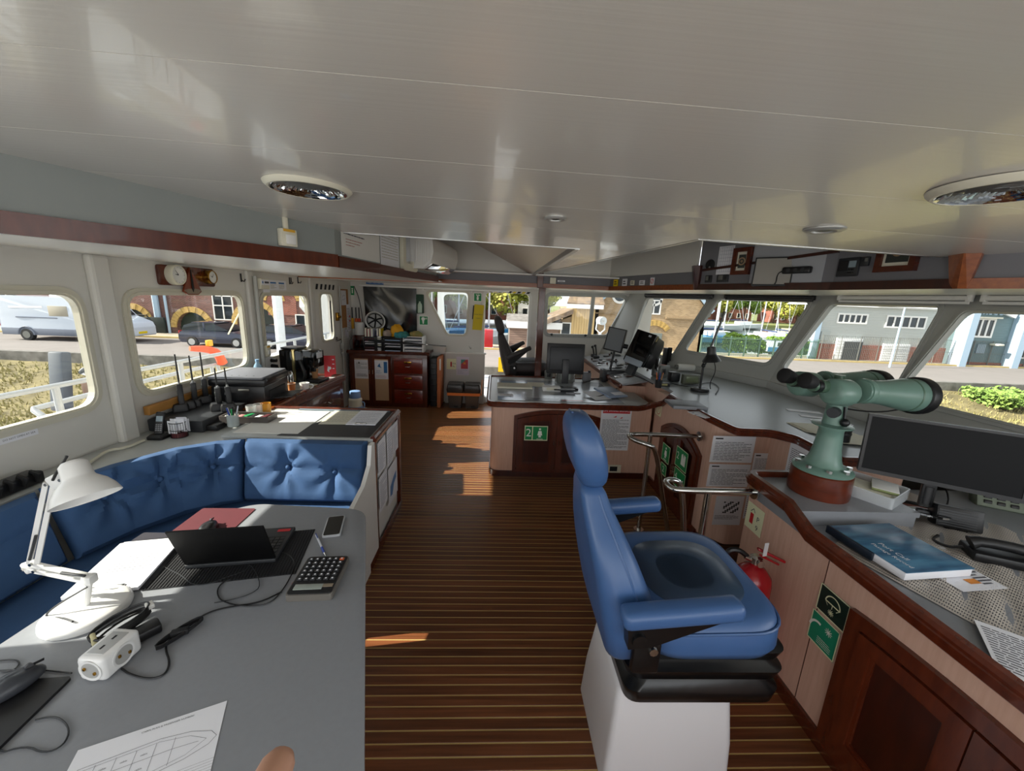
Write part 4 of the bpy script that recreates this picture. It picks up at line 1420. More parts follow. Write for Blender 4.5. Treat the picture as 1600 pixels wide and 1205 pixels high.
# white desk lamp
c0 = flat(138,958,TZ)
t = T('desk_lamp','white jointed desk lamp on a round foot at the table edge','lamp',tuple(c0))
part('base',B().lathe([(0.105,0.0),(0.108,0.006),(0.106,0.018),(0.095,0.027),(0.03,0.031),(0.012,0.032)],36),WHITE,t,ang=50)
rel = lambda px,py,y: at(px,py,y=y) - c0
pj0 = Vector((0,0,0.032))
pj1 = rel(140,905,c0.y + 0.01)
e1 = rel(45,885,c0.y + 0.02)
e2 = rel(78,755,c0.y + 0.06)
hd = rel(100,748,c0.y + 0.05)
part('stem',B().cyl(pj0,pj1,0.009,n=12).box(pj1,(0.03,0.03,0.03),0.006),WHITE,t)

def lamp_arm(a,b_,m=WHITE):
  d = (b_ - a).normalized()
  s = d.cross(Vector((0,1,0))).normalized() * 0.011
  g = B()
  for k in (-1,1):
    bar(g,a + s * k,b_ + s * k,0.012,0.012)
  return g

part('lower_arm',lamp_arm(pj1,e1),WHITE,t)
part('upper_arm',lamp_arm(e1 + Vector((0.015,0,0.01)),e2),WHITE,t)
b = B().box(e1 + Vector((0.008,0,0)),(0.055,0.012,0.04),0.008,rot=Matrix.Rotation(-0.4,4,'Y'))
o = part('elbow_plate',b,WHITE,t)
b = B().box((e2 + hd) / 2,(0.055,0.012,0.045),0.008,rot=Matrix.Rotation(-0.5,4,'Y'))
part('head_plate',b,WHITE,t)
for q in (e1 + Vector((-0.01,-0.008,-0.005)),e1 + Vector((0.025,-0.008,-0.01)),e1 + Vector((0.02,-0.008,0.014)),e2 + Vector((0.0,-0.008,0.0)),hd + Vector((0.0,-0.008,0))):
  part('bolt',B().cyl(q,q + Vector((0,-0.006,0)),0.005,n=8),STEEL,t)
part('spring',B().tube([e1 + Vector((0.02,-0.01,0.03)),e1.lerp(e2,0.4) + Vector((0.008,-0.01,0))],0.004,6),DGREY,t)
part('spring',B().tube([pj1 + Vector((0,-0.01,0.02)),pj1.lerp(e1,0.4) + Vector((0,-0.01,0.012))],0.004,6),DGREY,t)
# shade: bell with a cylindrical neck, tipped forward
ap = rel(112,720,c0.y + 0.07)
ax = (rel(134,775,c0.y + 0.04) - ap).normalized()
Q = ax.to_track_quat('Z','Y').to_matrix().to_4x4()
A = Matrix.Translation(ap) @ Q
so = part('shade',B().lathe([(0.012,0.0),(0.026,0.004),(0.034,0.014),(0.037,0.055),(0.040,0.062),(0.060,0.082),(0.074,0.105),(0.081,0.125),(0.082,0.130),(0.079,0.129),(0.071,0.106),(0.056,0.085),(0.036,0.066),(0.02,0.06)],32,A),WHITE,t,ang=50)
part('bulb',B().ball(A @ Vector((0,0,0.09)),0.026,14),WHITEM,so)
part('switch',B().tube([A @ Vector((0.0,-0.036,0.035)),A @ Vector((0.0,-0.05,0.035))],0.008,10),BLACK,so)
part('lamp_cord',B().tube([hd + Vector((-0.02,-0.012,0.0)),hd + Vector((0.0,-0.014,0.03)),ap + Vector((-0.02,-0.02,-0.02)),ap + Vector((0.0,-0.01,0.02))],0.004,6,smooth=2),BLACK,t)
part('lamp_cord',B().tube([pj1 + Vector((0.0,-0.01,-0.02)),pj1 + Vector((-0.07,-0.05,-0.06)),Vector((-0.09,-0.04,0.02)),Vector((-0.02,-0.05,0.03)),Vector((0.03,-0.07,0.035))],0.003,6,smooth=2),DGREY,t)
# clipboards with paper
M = plane(flat(96,940,TZ),flat(212,924,TZ) - flat(96,940,TZ),flat(178,858,TZ) - flat(96,940,TZ))
t = T('clipboard','black clipboard with a stack of white papers between lamp and laptop','clipboard',M=M)
part('board',B().prism(rrect(0.235,0.32,0.01,4,0.112,0.165),0,0.004),BLACK,t)
part('paper',B().prism([(0.0,0.0),(0.21,0.0),(0.21,0.297),(0.0,0.297)],0.004,0.016),PAPER,t,smooth=False)
part('paper',B().prism([(0.006,0.01),(0.214,0.004),(0.218,0.29),(0.012,0.3)],0.016,0.018),PAPER,t,smooth=False)
o = part('clip',B().tube([(0.06,0.02,0.02),(0.06,-0.01,0.026),(0.16,-0.01,0.026),(0.16,0.02,0.02)],0.003,6).box((0.11,0.01,0.02),(0.11,0.025,0.004),0.001),STEEL,t)
b = B()
for it in textlines(0.06,0.1,0.13,0.1,7,4,0.3):
  _,x,y,w,h = it
  b.face([(x,y,0.0187),(x + w,y,0.0187),(x + w,y + h,0.0187),(x,y + h,0.0187)])
part('pencil_notes',b,mat('pencil','9A9CA4',0.8),t,smooth=False)
t = T('folder','dark folder lying under the clipboard papers against the bench side','folder',M=M @ Matrix.Translation((0.03,0.16,0.0)) @ Matrix.Rotation(-0.25,4,'Z'))
part('cover',B().prism(rrect(0.23,0.2,0.008,3,0.06,0.12),-0.0002,0.0032),mat('folder_dark','2E2C35',0.6),t)
# white power cube
p = flat(152,1062,TZ)
t = T('power_cube','white cube power socket with two visible outlets on the grey table','socket',(p.x + 0.0,p.y + 0.045,TZ + 0.037),1.5)
SOCK = mat('socket_white','E8E8E6',0.3)
part('body',B().box((0,0,0),(0.105,0.075,0.072),0.012,seg=3),SOCK,t)
part('usb_plate',B().box((0,0,0.0365),(0.07,0.045,0.002),0.0005),mat('socket_grey','B4B5B4',0.4),t)
for k in (-1,1):
  part('usb_port',B().box((k * 0.016,0,0.038),(0.013,0.005,0.001)),INKD,t)
for (nn,uu) in (((0,-1,0),(1,0,0)),((-1,0,0),(0,-1,0))):
  nn,uu = Vector(nn),Vector(uu)
  d = 0.0375 if nn.y else 0.0525
  A = plane(nn * d,uu,(0,0,1))
  part('outlet',B().lathe([(0.031,0.0005),(0.031,0.0015),(0.027,0.0018),(0.024,0.0008)],26,A,cap=False),SOCK,t)
  part('outlet_well',B().lathe([(0.0245,0.0008),(0.0005,0.0009)],26,A),mat('socket_shade','A9A9A6',0.6),t)
  part('outlet_pin',B().box(A @ Vector((-0.013,0.006,0.002)),(0.006,0.006,0.008),0.001).box(A @ Vector((0.013,-0.006,0.002)),(0.006,0.006,0.008),0.001),BRASS,t)
# power adapter with wound cord
p = flat(215,1000,TZ)
t = T('power_adapter','black power adapter with its cord wound up behind the white socket cube','adapter',(p.x,p.y,TZ),0.9)
part('brick_body',B().box((0.0,0,0.016),(0.11,0.05,0.03),0.008),BLACK,t)
g = B()
rg = random.Random(2)
for k in range(6):
  a = [Vector((-0.06 + rg.uniform(-.01,.01),0.03 + rg.uniform(-.012,.012),0.01 + 0.006 * k)),Vector((-0.10,0.07 + rg.uniform(-.02,.02),0.012 + 0.006 * k)),Vector((-0.02,0.13 + rg.uniform(-.015,.015),0.012 + 0.005 * k)),Vector((0.06,0.11,0.01 + 0.006 * k)),Vector((0.03,0.05,0.02 + 0.005 * k)),Vector((-0.05,0.03,0.012 + 0.006 * k))]
  g.tube(a,0.0032,6,smooth=2)
part('cord',g,BLACK,t)
part('tie',B().box((-0.08,0.05,0.028),(0.012,0.03,0.04),0.004),mat('tie_cream','CFC79A',0.6),t)
part('plug',B().box((0.05,0.09,0.035),(0.02,0.03,0.014),0.003),WHITEM,t)
# long laptop cable over the table
pts = [flat(x,y,TZ + 0.003) for x,y in ((430,862),(452,866),(462,880),(455,900),(440,925),(420,945),(380,948),(345,940),(338,925),(345,912),(360,905))]
g = B().tube(pts,0.0022,6,smooth=2)
pts = [flat(x,y,TZ + 0.003) for x,y in ((440,925),(405,942),(360,948),(330,955),(306,968),(295,980),(262,1000),(258,1015),(266,1035),(258,1055),(235,1062),(205,1055),(190,1045))]
g.tube(pts,0.0028,6,smooth=2)
o = single('cable',g,BLACK,'thin black laptop cable winding over the grey table','cable')
c_ = flat(282,990,TZ + 0.006)
g = B()
for k in range(4):
  ring = [c_ + Vector((0.014 * math.cos(a) * (1 + 0.1 * k) + 0.045 * math.sin(a) * 0.55,0.055 * math.sin(a),0.003 * k)) for a in [2 * PI * i / 16 for i in range(17)]]
  g.tube(ring,0.003,6,cap=False)
t = T('cable_bundle','small black tied bundle of cable in the middle of the table','cable',tuple(c_))
wpart('coil',g,BLACK,t)
part('tie_wrap',B().box((0,0,0.006),(0.045,0.02,0.018),0.004,rot=0.4),BLACKM,t)
pts = [flat(x,y,TZ + 0.003) for x,y in ((258,870),(230,872),(245,880),(268,892),(285,900),(300,915),(330,912),(345,905),(385,892),(392,880),(410,915),(390,930),(350,940),(335,942))]
single('cable',B().tube(pts,0.0016,5,smooth=2),DGREY,'very thin dark earphone cable trailing around the laptop and papers','cable')
# second mouse on a black pad at the near left edge
A_,C_ = flat(107,1067,TZ),flat(0,1172,TZ)
d = (A_ - C_).normalized()
n_ = Vector((-d.y,d.x,0))
M = plane(C_ - d * 0.06,d,n_)
o = single('mouse_pad',B().prism(rrect(0.25,0.20,0.01,4,0.105,0.10),0,0.008),BLACK,'thick black mouse pad at the near left end of the table','mat')
o.matrix_world = M
p = flat(32,1080,TZ)
mouse('grey and black mouse on the thick black pad in the near left corner',(p.x - 0.015,p.y + 0.0,TZ + 0.008),-0.35,1.1,mat('mouse_grey','3C3F45',0.35))
pts = [flat(x,y,TZ + 0.003) for x,y in ((20,1120),(-10,1110),(-10,1180),(40,1165),(70,1178),(100,1165),(110,1140),(95,1122),(75,1120),(55,1125))]
single('cable',B().tube(pts,0.002,6,smooth=2),DGREY,'grey mouse cable looping on the table beside the thick black pad','cable')
pts = [flat(x,y,TZ + 0.003) for x,y in ((-20,1035),(20,1030),(33,1035),(20,1050),(-10,1048),(60,1046),(112,1052))]
single('cable',B().tube(pts,0.002,6,smooth=2),BLACK,'black cable running from the left edge to the white socket cube','cable')
# deck plan sheet
A_,C_ = flat(122,1173,TZ),flat(353,1096,TZ)
u = (C_ - A_).normalized()
dn = -(_up.cross(u))
W_ = 0.297
pr = []
hull = [(0.02,0.045),(0.02,0.10),(0.16,0.105),(0.22,0.098),(0.262,0.085),(0.275,0.072),(0.262,0.060),(0.22,0.048),(0.16,0.040),(0.02,0.045)]
pr.append(('l',hull,0.0008))
pr.append(('l',[(0.03,0.05),(0.03,0.095),(0.16,0.099),(0.22,0.09),(0.255,0.073),(0.22,0.055),(0.16,0.046),(0.03,0.05)],0.0006))
for x in (0.05,0.085,0.12,0.155,0.19):
  pr.append(('l',[(x,0.047),(x,0.098)],0.0007))
pr.append(('l',[(0.03,0.074),(0.19,0.076),(0.24,0.073)],0.0007))
for k in range(7):
  pr.append(('l',[(0.16,0.03 - k * 0.005),(0.28,0.03 - k * 0.005)],0.0004))
pr += [('t',x,y,0.006,'cabin') for x in (0.067,0.102,0.137) for y in (0.085,0.06)]
prf = []
for it in pr:
  if it[0] == 'l':
    prf.append(('l',[(x,0.21 - 0.02 - (0.125 - y) * 1.25) for x,y in it[1]],it[2]))
  else:
    prf.append((it[0],it[1],0.21 - 0.02 - (0.125 - it[2]) * 1.25,it[3],it[4]))
M = plane(A_ + dn * 0.21,u,-dn)
sheet('deck_plan','white sheet printed with a ship cabin plan at the near end of the table','paper',M,0.28,0.21,PAPER,[('printed_plan',INK,prf),('heading',INKD,[('t',0.165,0.198,0.006,'CABIN PLAN & PASSENGER NUMBERS')])])
# finger tip of the photographer's hand at the lower edge of the frame
SKIN = mat('skin','C99A82',0.5,var=0.1,scale=20)
p = flat(430,1203,1.48)
t = T('person','bare fingertip of a person reaching in at the lower edge of the frame','person',tuple(p))
part('finger',B().rings([[Vector((0.0125 * k * math.cos(a),y,0.011 * k * math.sin(a))) for a in [2 * PI * i / 14 for i in range(14)]] for y,k in ((0.012,0.25),(0.010,0.6),(0.004,0.9),(-0.01,1.0),(-0.03,1.03),(-0.05,1.1),(-0.09,1.15),(-0.14,1.25))]),SKIN,t,ang=80)

# ---------------------------------------------------------------- things by the aft wall
LZ = 0.816
fl_ = lambda px,py: flat(px,py,LZ)
# handset in its cradle
p = Vector((-2.05,2.32,LZ))
p = fl_(228,682)
t = T('cordless_phone','black cordless phone standing in its charging cradle on the ledge','phone',(p.x + 0.10,p.y - 0.02,LZ))
part('cradle',B().rings([[Vector((x * k,y * k,z)) for x,y in rrect(0.10,0.09,0.02)] for z,k in ((0,1),(0.015,1.0),(0.03,0.7),(0.032,0.3))]),BLACK,t)
Rm = Matrix.Translation((0,0.0,0.02)) @ Matrix.Rotation(-0.3,4,'X') @ Matrix.Rotation(0.3,4,'Z')
o = part('handset',B().box((0,0,0.075),(0.048,0.022,0.15),0.009,seg=3).xform(Rm),BLACK,t)
part('screen',B().box((0,-0.0115,0.105),(0.034,0.002,0.036),0.0005).xform(Rm),mat('lcd_grey','8FA0A8',0.2),o)
g = B()
for r in range(4):
  for q in range(3):
    g.box((-0.012 + q * 0.012,-0.0115,0.03 + r * 0.012),(0.009,0.002,0.007),0.0005)
part('keypad',g.xform(Rm),mat('key_grey','8A8C90',0.4),o)
# wire pen cup with papers
p = fl_(270,680)
t = T('note_holder','black wire cup filled with white note slips on the ledge behind the bench','holder',(p.x + 0.06,p.y - 0.02,LZ))
g = B()
for z in (0.002,0.05,0.1):
  g.tube([(0.045 * math.cos(a),0.045 * math.sin(a),z) for a in [2 * PI * i / 20 for i in range(21)]],0.0022,5,cap=False)
for k in range(20):
  a = 2 * PI * k / 20
  g.cyl((0.045 * math.cos(a),0.045 * math.sin(a),0),(0.045 * math.cos(a),0.045 * math.sin(a),0.1),0.001,n=4)
part('wire_cup',g,BLACK,t)
part('maroon_base',B().cyl((0,0,0.001),(0,0,0.03),0.042,n=20),mat('maroon','5A2026',0.6),t)
rg = random.Random(4)
for k in range(9):
  part('note',B().box((rg.uniform(-.028,.028),-0.03 + 0.0075 * k,0.078 + rg.uniform(-.01,.012)),(0.055,0.0012,0.085),rot=rg.uniform(-.3,.3)),PAPER,t)
# rolled chart tubes
a,c = fl_(300,668),fl_(352,642)
single('chart_roll',B().tube([a + Vector((0,0,0.03)),c + Vector((0,0,0.03))],0.024,16),mat('roll_cream','D9D3BE',0.6),'cream rolled paper chart lying on the ledge behind the pen jar','roll')
a,c = fl_(243,672),fl_(275,662)
t = T('cardboard_tube','short brown cardboard tube lying behind the cordless phone','tube',tuple(a))
part('tube',B().lathe([(0.024,0),(0.026,0),(0.026,0.16),(0.024,0.16)],20,Matrix.Translation((0.03,0.03,0.027)) @ (c - a).to_track_quat('Z','Y').to_matrix().to_4x4(),cap=False),mat('cardboard','9A7040',0.8),t)
# pen jar
p = Vector((*fl_(362,668).to_2d(),LZ))
p = Vector((-1.80,2.62,0.86))
p = flat(362,666,0.86)
t = T('pen_jar','glass jar of pens with a green highlighter behind the bench cushions','jar',(p.x,p.y + 0.02,0.855))
JAR = mat('clear_plastic','C9D2D0',0.15,alpha=0.45)
part('jar',B().lathe([(0.034,0.0),(0.036,0.002),(0.036,0.085),(0.033,0.085),(0.033,0.005)],20),JAR,t)
for k,(dx,dy,m_) in enumerate([(0.0,0.0,mat('marker_green','1F9A4E',0.4)),(-0.025,0.01,mat('pen_white','',0)),(-0.015,-0.01,mat('pen_blue','',0)),(0.02,0.015,mat('pen_white','',0)),(0.015,-0.012,BLACK)]):
  part('pen',B().tube([(dx * 0.3,dy * 0.3,0.01),(dx * 1.5,dy * 1.5,0.12 + 0.006 * k)],0.008 if k == 0 else 0.0045,8),m_,t)
t = T('paper_tray','small tray of stationery beside the pen jar','tray',(p.x + 0.02,p.y + 0.16,0.8455))
part('tray',B().holed(rrect(0.34,0.13,0.01),[rrect(0.32,0.11,0.008)],0,0.05).box((0,0,0.004),(0.33,0.12,0.006)),mat('tray_dark','4A4440',0.5),t)
rg = random.Random(9)
for k in range(7):
  part('stationery',B().box((-0.13 + 0.042 * k,rg.uniform(-.02,.02),0.03),(0.035,0.07,0.03),0.004,rot=rg.uniform(-.4,.4)),[WHITEM,PAPER2,mat('pink_eraser','C98A86',0.6),GREEN,BLACK,WHITEM,mat('maroon','',0)][k],t)
# drinking glasses upside down
for k,(px,py,lb) in enumerate([(390,652,'clear tumbler on the counter left of the amber one'),(400,650,'clear tumbler in front of the amber one'),(413,648,'amber tinted tumbler on the counter behind the bench')]):
  p = flat(px,py,0.852)
  single('tumbler',B().lathe([(0.001,0.008),(0.030,0.008),(0.034,0.085),(0.036,0.085),(0.033,0.0),(0.001,0.0)],20),mat('tumbler_glass','F1F4F2',0.06,alpha=0.3) if k < 2 else mat('amber_glass','D09A3C',0.06,alpha=0.6),lb,'glass','drinking glasses on the counter',loc=(p.x,p.y + 0.03,0.851))

# black mat, papers and white board on the chart counter
CZ = 0.851
M = plane((-1.42,2.50,CZ),(1,0,0),(0,1,0))
o = single('desk_mat',B().prism([(0.0,-0.03),(0.60,-0.03),(0.60,0.56),(0.30,0.56)],0,0.003),mat('black_leatherette','26272A',0.5),'black desk mat across the chart counter','mat',smooth=False)
o.matrix_world = M
sheet('writing_board','white writing board at the left of the chart counter','board',plane((-1.72,2.50,CZ),(1,0,0),(0.12,1,0)),0.42,0.52,WHITEM,th=0.004)
sheet('chart_paper','cream printed sheet at the left of the black desk mat','paper',plane(flat(497,663,CZ + 0.004),(1,0.05,0),(0,1,0)),0.30,0.36,PAPER2,[('print',mat('faint_ink','B4B09E',0.8),textlines(0.03,0.05,0.24,0.26,10,1,0.4))])
t = sheet('clip_papers','white sheets held by a clip on the black desk mat','paper',plane(flat(540,664,CZ + 0.006),(1,0.02,0),(0.1,1,0)),0.21,0.34,PAPER,[('print',mat('faint_ink2','B0B2C0',0.8),textlines(0.02,0.04,0.17,0.26,12,2,0.4))],th=0.006)
link('clip',B().box((0.105,0.005,0.01),(0.08,0.02,0.008),0.002).mesh('clip',STEEL),t)
single('ruler',B().box((-1.2,3.055,CZ + 0.004),(0.72,0.03,0.004)),mat('steel_blue_ruler','9AB0BC',0.2,metal=0.4),'long pale ruler lying along the back rim of the chart counter','ruler')

# papers on the walkway side of the chart counter
MX = plane((-0.775,0,0),(0,1,0),(0,0,1))
for k,(y0,z0,w,h,lb) in enumerate([(2.49,0.56,0.19,0.24,'uppermost white notice at the near end of the counter side'),(2.49,0.28,0.20,0.26,'white notice below the topmost one on the counter side'),(2.71,0.52,0.15,0.29,'tall white notice in the middle of the counter side'),(2.87,0.56,0.16,0.24,'white notice next to the far corner post of the counter side'),(2.72,0.20,0.26,0.30,'white notice with a blue map low on the counter side')]):
  pr = [('print',mat('faint_ink2','',0),textlines(0.02,0.02,w - 0.04,h - 0.05,12,k,0.4))]
  if k == 4:
    pr = [('map',mat('map_blue','5F86B8',0.7),[('p',[(0.04,0.06),(0.10,0.05),(0.15,0.12),(0.22,0.14),(0.22,0.20),(0.14,0.18),(0.05,0.14)])])]
  sheet('notice',lb,'notice',MX @ Matrix.Translation((y0,z0,0)),w,h,PAPER,pr)

# handheld radios on chargers
RB = mat('radio_black','17181A',0.45)

def radio(label,px,py,ant=0.17,lean=0.0,h=0.13,empty=False):
  p = flat(px,py,0.90)
  p.x = max(p.x,-2.27)
  t = T('charger' if empty else 'radio',label,'charger' if empty else 'radio',(p.x,p.y,0.901),-0.9,None if empty else 'handheld radios in their chargers')
  part('charger',B().rings([[Vector((x * k,y * k,z)) for x,y in rrect(0.085,0.095,0.018)] for z,k in ((0,1),(0.03,0.98),(0.05,0.8),(0.052,0.5))]),RB,t)
  if not empty:
    R_ = Matrix.Rotation(lean,4,'Y')
    o = part('body',B().box((0,0.01,0.04 + h / 2),(0.055,0.034,h),0.007).xform(R_),RB,t)
    part('screen',B().box((0,-0.008,0.04 + h * 0.62),(0.032,0.003,0.022)).xform(R_),mat('radio_lcd','4E5652',0.25),o)
    part('knob',B().cyl((0.018,0.01,0.04 + h),(0.018,0.01,0.055 + h),0.007,n=10).xform(R_),mat('knob_grey','8B8E90',0.4),o)
    part('antenna',B().cyl((-0.018,0.01,0.04 + h),(-0.022,0.01,0.04 + h + ant),0.0065,0.0045,10).xform(R_),BLACK,o)
    part('speaker_grille',B().box((0,-0.0085,0.04 + h * 0.28),(0.034,0.002,0.03),0.001).xform(R_),DGREY,o)
  return t

t = T('charger_shelf','dark raised charger shelf under the second aft window carrying the radios','shelf',(-2.15,2.83,LZ))
part('shelf',B().box((0,0,0.04),(0.36,0.50,0.085),0.01),DGREY,t)
part('adapter',B().box((0.2,-0.12,0.02),(0.1,0.2,0.04),0.01),BLACK,t)
radio('handheld radio with a leaning antenna, nearest the window pillar',266,641,0.22,-0.22,0.15)
radio('empty black radio charger between two radios',288,637,empty=True)
radio('handheld radio third from the window pillar, behind the empty charger',302,634,0.20,0.0,0.14)
radio('handheld radio with the tallest antenna by the window frame',318,628,0.20,0.05,0.15)
radio('handheld radio on the corner of the ledge, left of the printer',341,640,0.14,0.06,0.13)
radio('handheld radio with a silver knob next to the printer',357,640,0.14,-0.12,0.13)
a,c = Vector((-2.335,2.62,0.96)),Vector((-2.335,3.15,0.96))
t = T('shelf_bracket','light wooden batten fixed under the second aft window behind the radios','batten',tuple((a + c) / 2))
part('batten',B().box((0.02,0,0),(0.04,0.62,0.06),0.004),mat('pine','B8823F',0.55,var=0.2,scale=6,stretch=(6,1,6)),t)
single('cable',B().tube([fl_(60,745) + Vector((0.15,0,0.01)),fl_(110,722) + Vector((0.12,0,0.01)),fl_(140,708) + Vector((0.1,0,0.02)),fl_(170,702) + Vector((0.1,0,0.01)),fl_(205,690) + Vector((0.08,0,0.01))],0.008,8,smooth=2),mat('cable_cream','CFCBB8',0.5),'cream cable lying along the ledge from the cordless phone','cable')
t = T('window_vent','black slotted heater grille on the ledge behind the white lamp','vent',(-2.25,1.55,LZ))
part('housing',B().box((0,0,0.03),(0.08,0.62,0.06),0.01),BLACK,t)
for k in range(12):
  part('fin',B().box((0.035,-0.28 + k * 0.05,0.045),(0.05,0.012,0.05),0.004,rot=Matrix.Rotation(0.4,4,'Y')),BLACKM,t)

# ---------------------------------------------------------------- printer, coffee machine and kitchen things
t = T('printer','black inkjet printer with open output tray on the wooden board','printer',(-2.05,3.28,0.866),0.08)
PB = mat('printer_black','1E1F22',0.35)
part('body',B().box((0,0,0.085),(0.40,0.42,0.15),0.015),PB,t)
part('upper_body',B().box((0,0,0.185),(0.42,0.44,0.055),0.015),PB,t)
part('lid',B().box((-0.01,0,0.222),(0.40,0.43,0.022),0.008),mat('printer_lid','6F7178',0.5),t)
part('control_panel',B().box((0.20,0,0.195),(0.03,0.38,0.05),0.008,rot=Matrix.Rotation(0.5,4,'Y')),BLACK,t)
part('output_slot',B().box((0.195,0.0,0.075),(0.03,0.28,0.07),0.004),BLACKM,t)
part('output_tray',B().box((0.27,0.0,0.045),(0.18,0.24,0.01),0.004,rot=Matrix.Rotation(-0.12,4,'Y')),DGREY,t)
part('side_pocket',B().box((0.05,-0.222,0.13),(0.08,0.008,0.015),0.003),GREYP,t)
for k in range(5):
  part('lid_hole',B().cyl((-0.12 + k * 0.055,-0.15,0.2325),(-0.12 + k * 0.055,-0.15,0.2338),0.006,n=10),BLACKM,t)
GZ = 0.846
p = flat(497,602,GZ)
t = T('coffee_machine','black espresso machine with a silver stripe on the galley counter','coffee machine',(-2.03,4.02,GZ),-0.12)
part('body',B().box((-0.05,0.08,0.17),(0.26,0.22,0.34),0.02),BLACKG,t)
part('head',B().box((0.11,0.08,0.25),(0.16,0.20,0.18),0.02),BLACKG,t)
part('stripe',B().box((-0.02,-0.035,0.18),(0.03,0.008,0.32),0.002).box((-0.02,0.08,0.343),(0.03,0.22,0.006)),mat('gold_steel','C9B27A',0.2,metal=1.0),t)
part('bean_lid',B().box((-0.08,0.08,0.352),(0.18,0.17,0.02),0.006),BLACK,t)
part('spout',B().box((0.13,0.08,0.14),(0.05,0.07,0.06),0.012),BLACK,t)
part('drip_tray',B().box((0.13,0.08,0.02),(0.20,0.20,0.035),0.01),BLACK,t)
part('button_panel',B().box((0.193,0.08,0.29),(0.006,0.10,0.06),0.002),mat('panel_light','C9CCD0',0.3),t)
part('milk_hose',B().tube([(0.05,-0.03,0.24),(0.08,-0.05,0.18),(0.10,-0.04,0.1),(0.08,-0.03,0.05)],0.018,8,smooth=1),BLACK,t)
p = flat(434,592,GZ)
t = T('water_bottle','clear plastic water bottle behind the printer','bottle',(-2.24,3.70,GZ))
BOT = mat('bottle_blue','A9CDE6',0.1,alpha=0.6)
part('body',B().lathe([(0.035,0.0),(0.040,0.005),(0.040,0.09),(0.038,0.10),(0.040,0.11),(0.040,0.19),(0.030,0.23),(0.014,0.255),(0.014,0.27)],24),BOT,t)
part('cap',B().cyl((0,0,0.268),(0,0,0.288),0.016,n=16),mat('cap_blue','8FB6D8',0.4),t)
t = T('kettle','stainless steel thermos can between bottle and coffee machine','kettle',(-1.98,3.72,GZ))
part('body',B().lathe([(0.052,0),(0.054,0.01),(0.050,0.14),(0.042,0.17),(0.036,0.18),(0.01,0.182)],28),STEEL,t)
part('handle',B().tube([(0.03,-0.04,0.15),(0.05,-0.075,0.14),(0.055,-0.08,0.06),(0.04,-0.045,0.03)],0.008,8,smooth=1),BLACK,t)
part('gauge_dot',B().cyl((0.045,-0.022,0.1),(0.047,-0.024,0.1),0.01,n=12),BLACK,t)
for k,(x,y,m_,lb,r,h) in enumerate([(-1.89,3.60,mat('cup_brown','A8703E',0.6),'brown paper cup beside the printer tray',0.036,0.09),(-1.78,4.02,mat('cup_brown2','A87A50',0.6),'paper cup under the spout of the coffee machine',0.036,0.10)]):
  zz = GZ + (0.04 if k else 0.0)
  if k:
    x,y = -1.895,4.09
  t = T('paper_cup',lb,'cup',(x,y,zz))
  part('cup',B().lathe([(r * 0.72,0.0),(r,h),(r * 0.95,h),(r * 0.68,0.004)],22),m_,t)
  part('rim',B().lathe([(r * 0.98,h - 0.002),(r * 1.04,h),(r * 1.0,h + 0.003)],22,cap=False),PAPER2,t)
t = T('mug','white mug standing in front of the coffee machine','mug',(-1.80,3.66,GZ))
part('cup',B().lathe([(0.028,0.0),(0.032,0.005),(0.043,0.085),(0.040,0.085),(0.030,0.010)],24),WHITE,t)
part('handle',B().tube([(0.038,0.01,0.07),(0.07,0.02,0.065),(0.072,0.02,0.04),(0.035,0.01,0.022)],0.006,8,smooth=2),WHITE,t)
part('saucer',B().lathe([(0.03,-0.0005),(0.055,0.004),(0.053,0.006),(0.028,0.002)],24),WHITE,t)
sheet('red_card','red card with white print standing behind the coffee machine','card',plane((-1.90,4.33,GZ + 0.0),(0.95,0.3,0),(0,0,1)),0.12,0.24,SIGNR,[('print',PAPER,[('p',[(0.03,0.07),(0.05,0.05),(0.05,0.1),(0.04,0.13)]),('c',0.055,0.10,0.018),('r',0.085,0.19,0.02,0.01),('r',0.085,0.14,0.02,0.01),('r',0.085,0.09,0.02,0.01)])])
sheet('tray_papers','light papers lying on the galley counter beside the mug','paper',plane((-1.90,3.70,GZ),(1,0.06,0),(-0.06,1,0)),0.16,0.34,PAPER2)
# drinks cooler with jug on the floor
t = T('water_jug','white and blue insulated jug standing on a white box in the walkway','jug',(-1.63,4.48,0.43))
part('body',B().lathe([(0.07,0.0),(0.075,0.01),(0.075,0.13),(0.06,0.15)],26),CREAMP,t)
part('base_ring',B().lathe([(0.078,0.0),(0.080,0.0),(0.080,0.045),(0.076,0.045)],26),mat('jug_blue','7E9FCC',0.4),t)
part('lid',B().lathe([(0.062,0.145),(0.064,0.15),(0.058,0.225),(0.0,0.232)],26),mat('jug_blue','',0),t)
part('handle',B().tube([(0.075,0,0.1),(0.105,0,0.09),(0.105,0,0.03),(0.078,0,0.02)],0.007,8,smooth=1),mat('jug_blue','',0),t)
t = T('white_box','white box on the floor under the blue lidded jug','box',(-1.63,4.48,0))
part('carton',B().box((0,0,0.20),(0.20,0.2,0.40),0.01),WHITEM,t)
part('lid',B().box((0,0,0.412),(0.205,0.205,0.03),0.008),CREAMP,t)

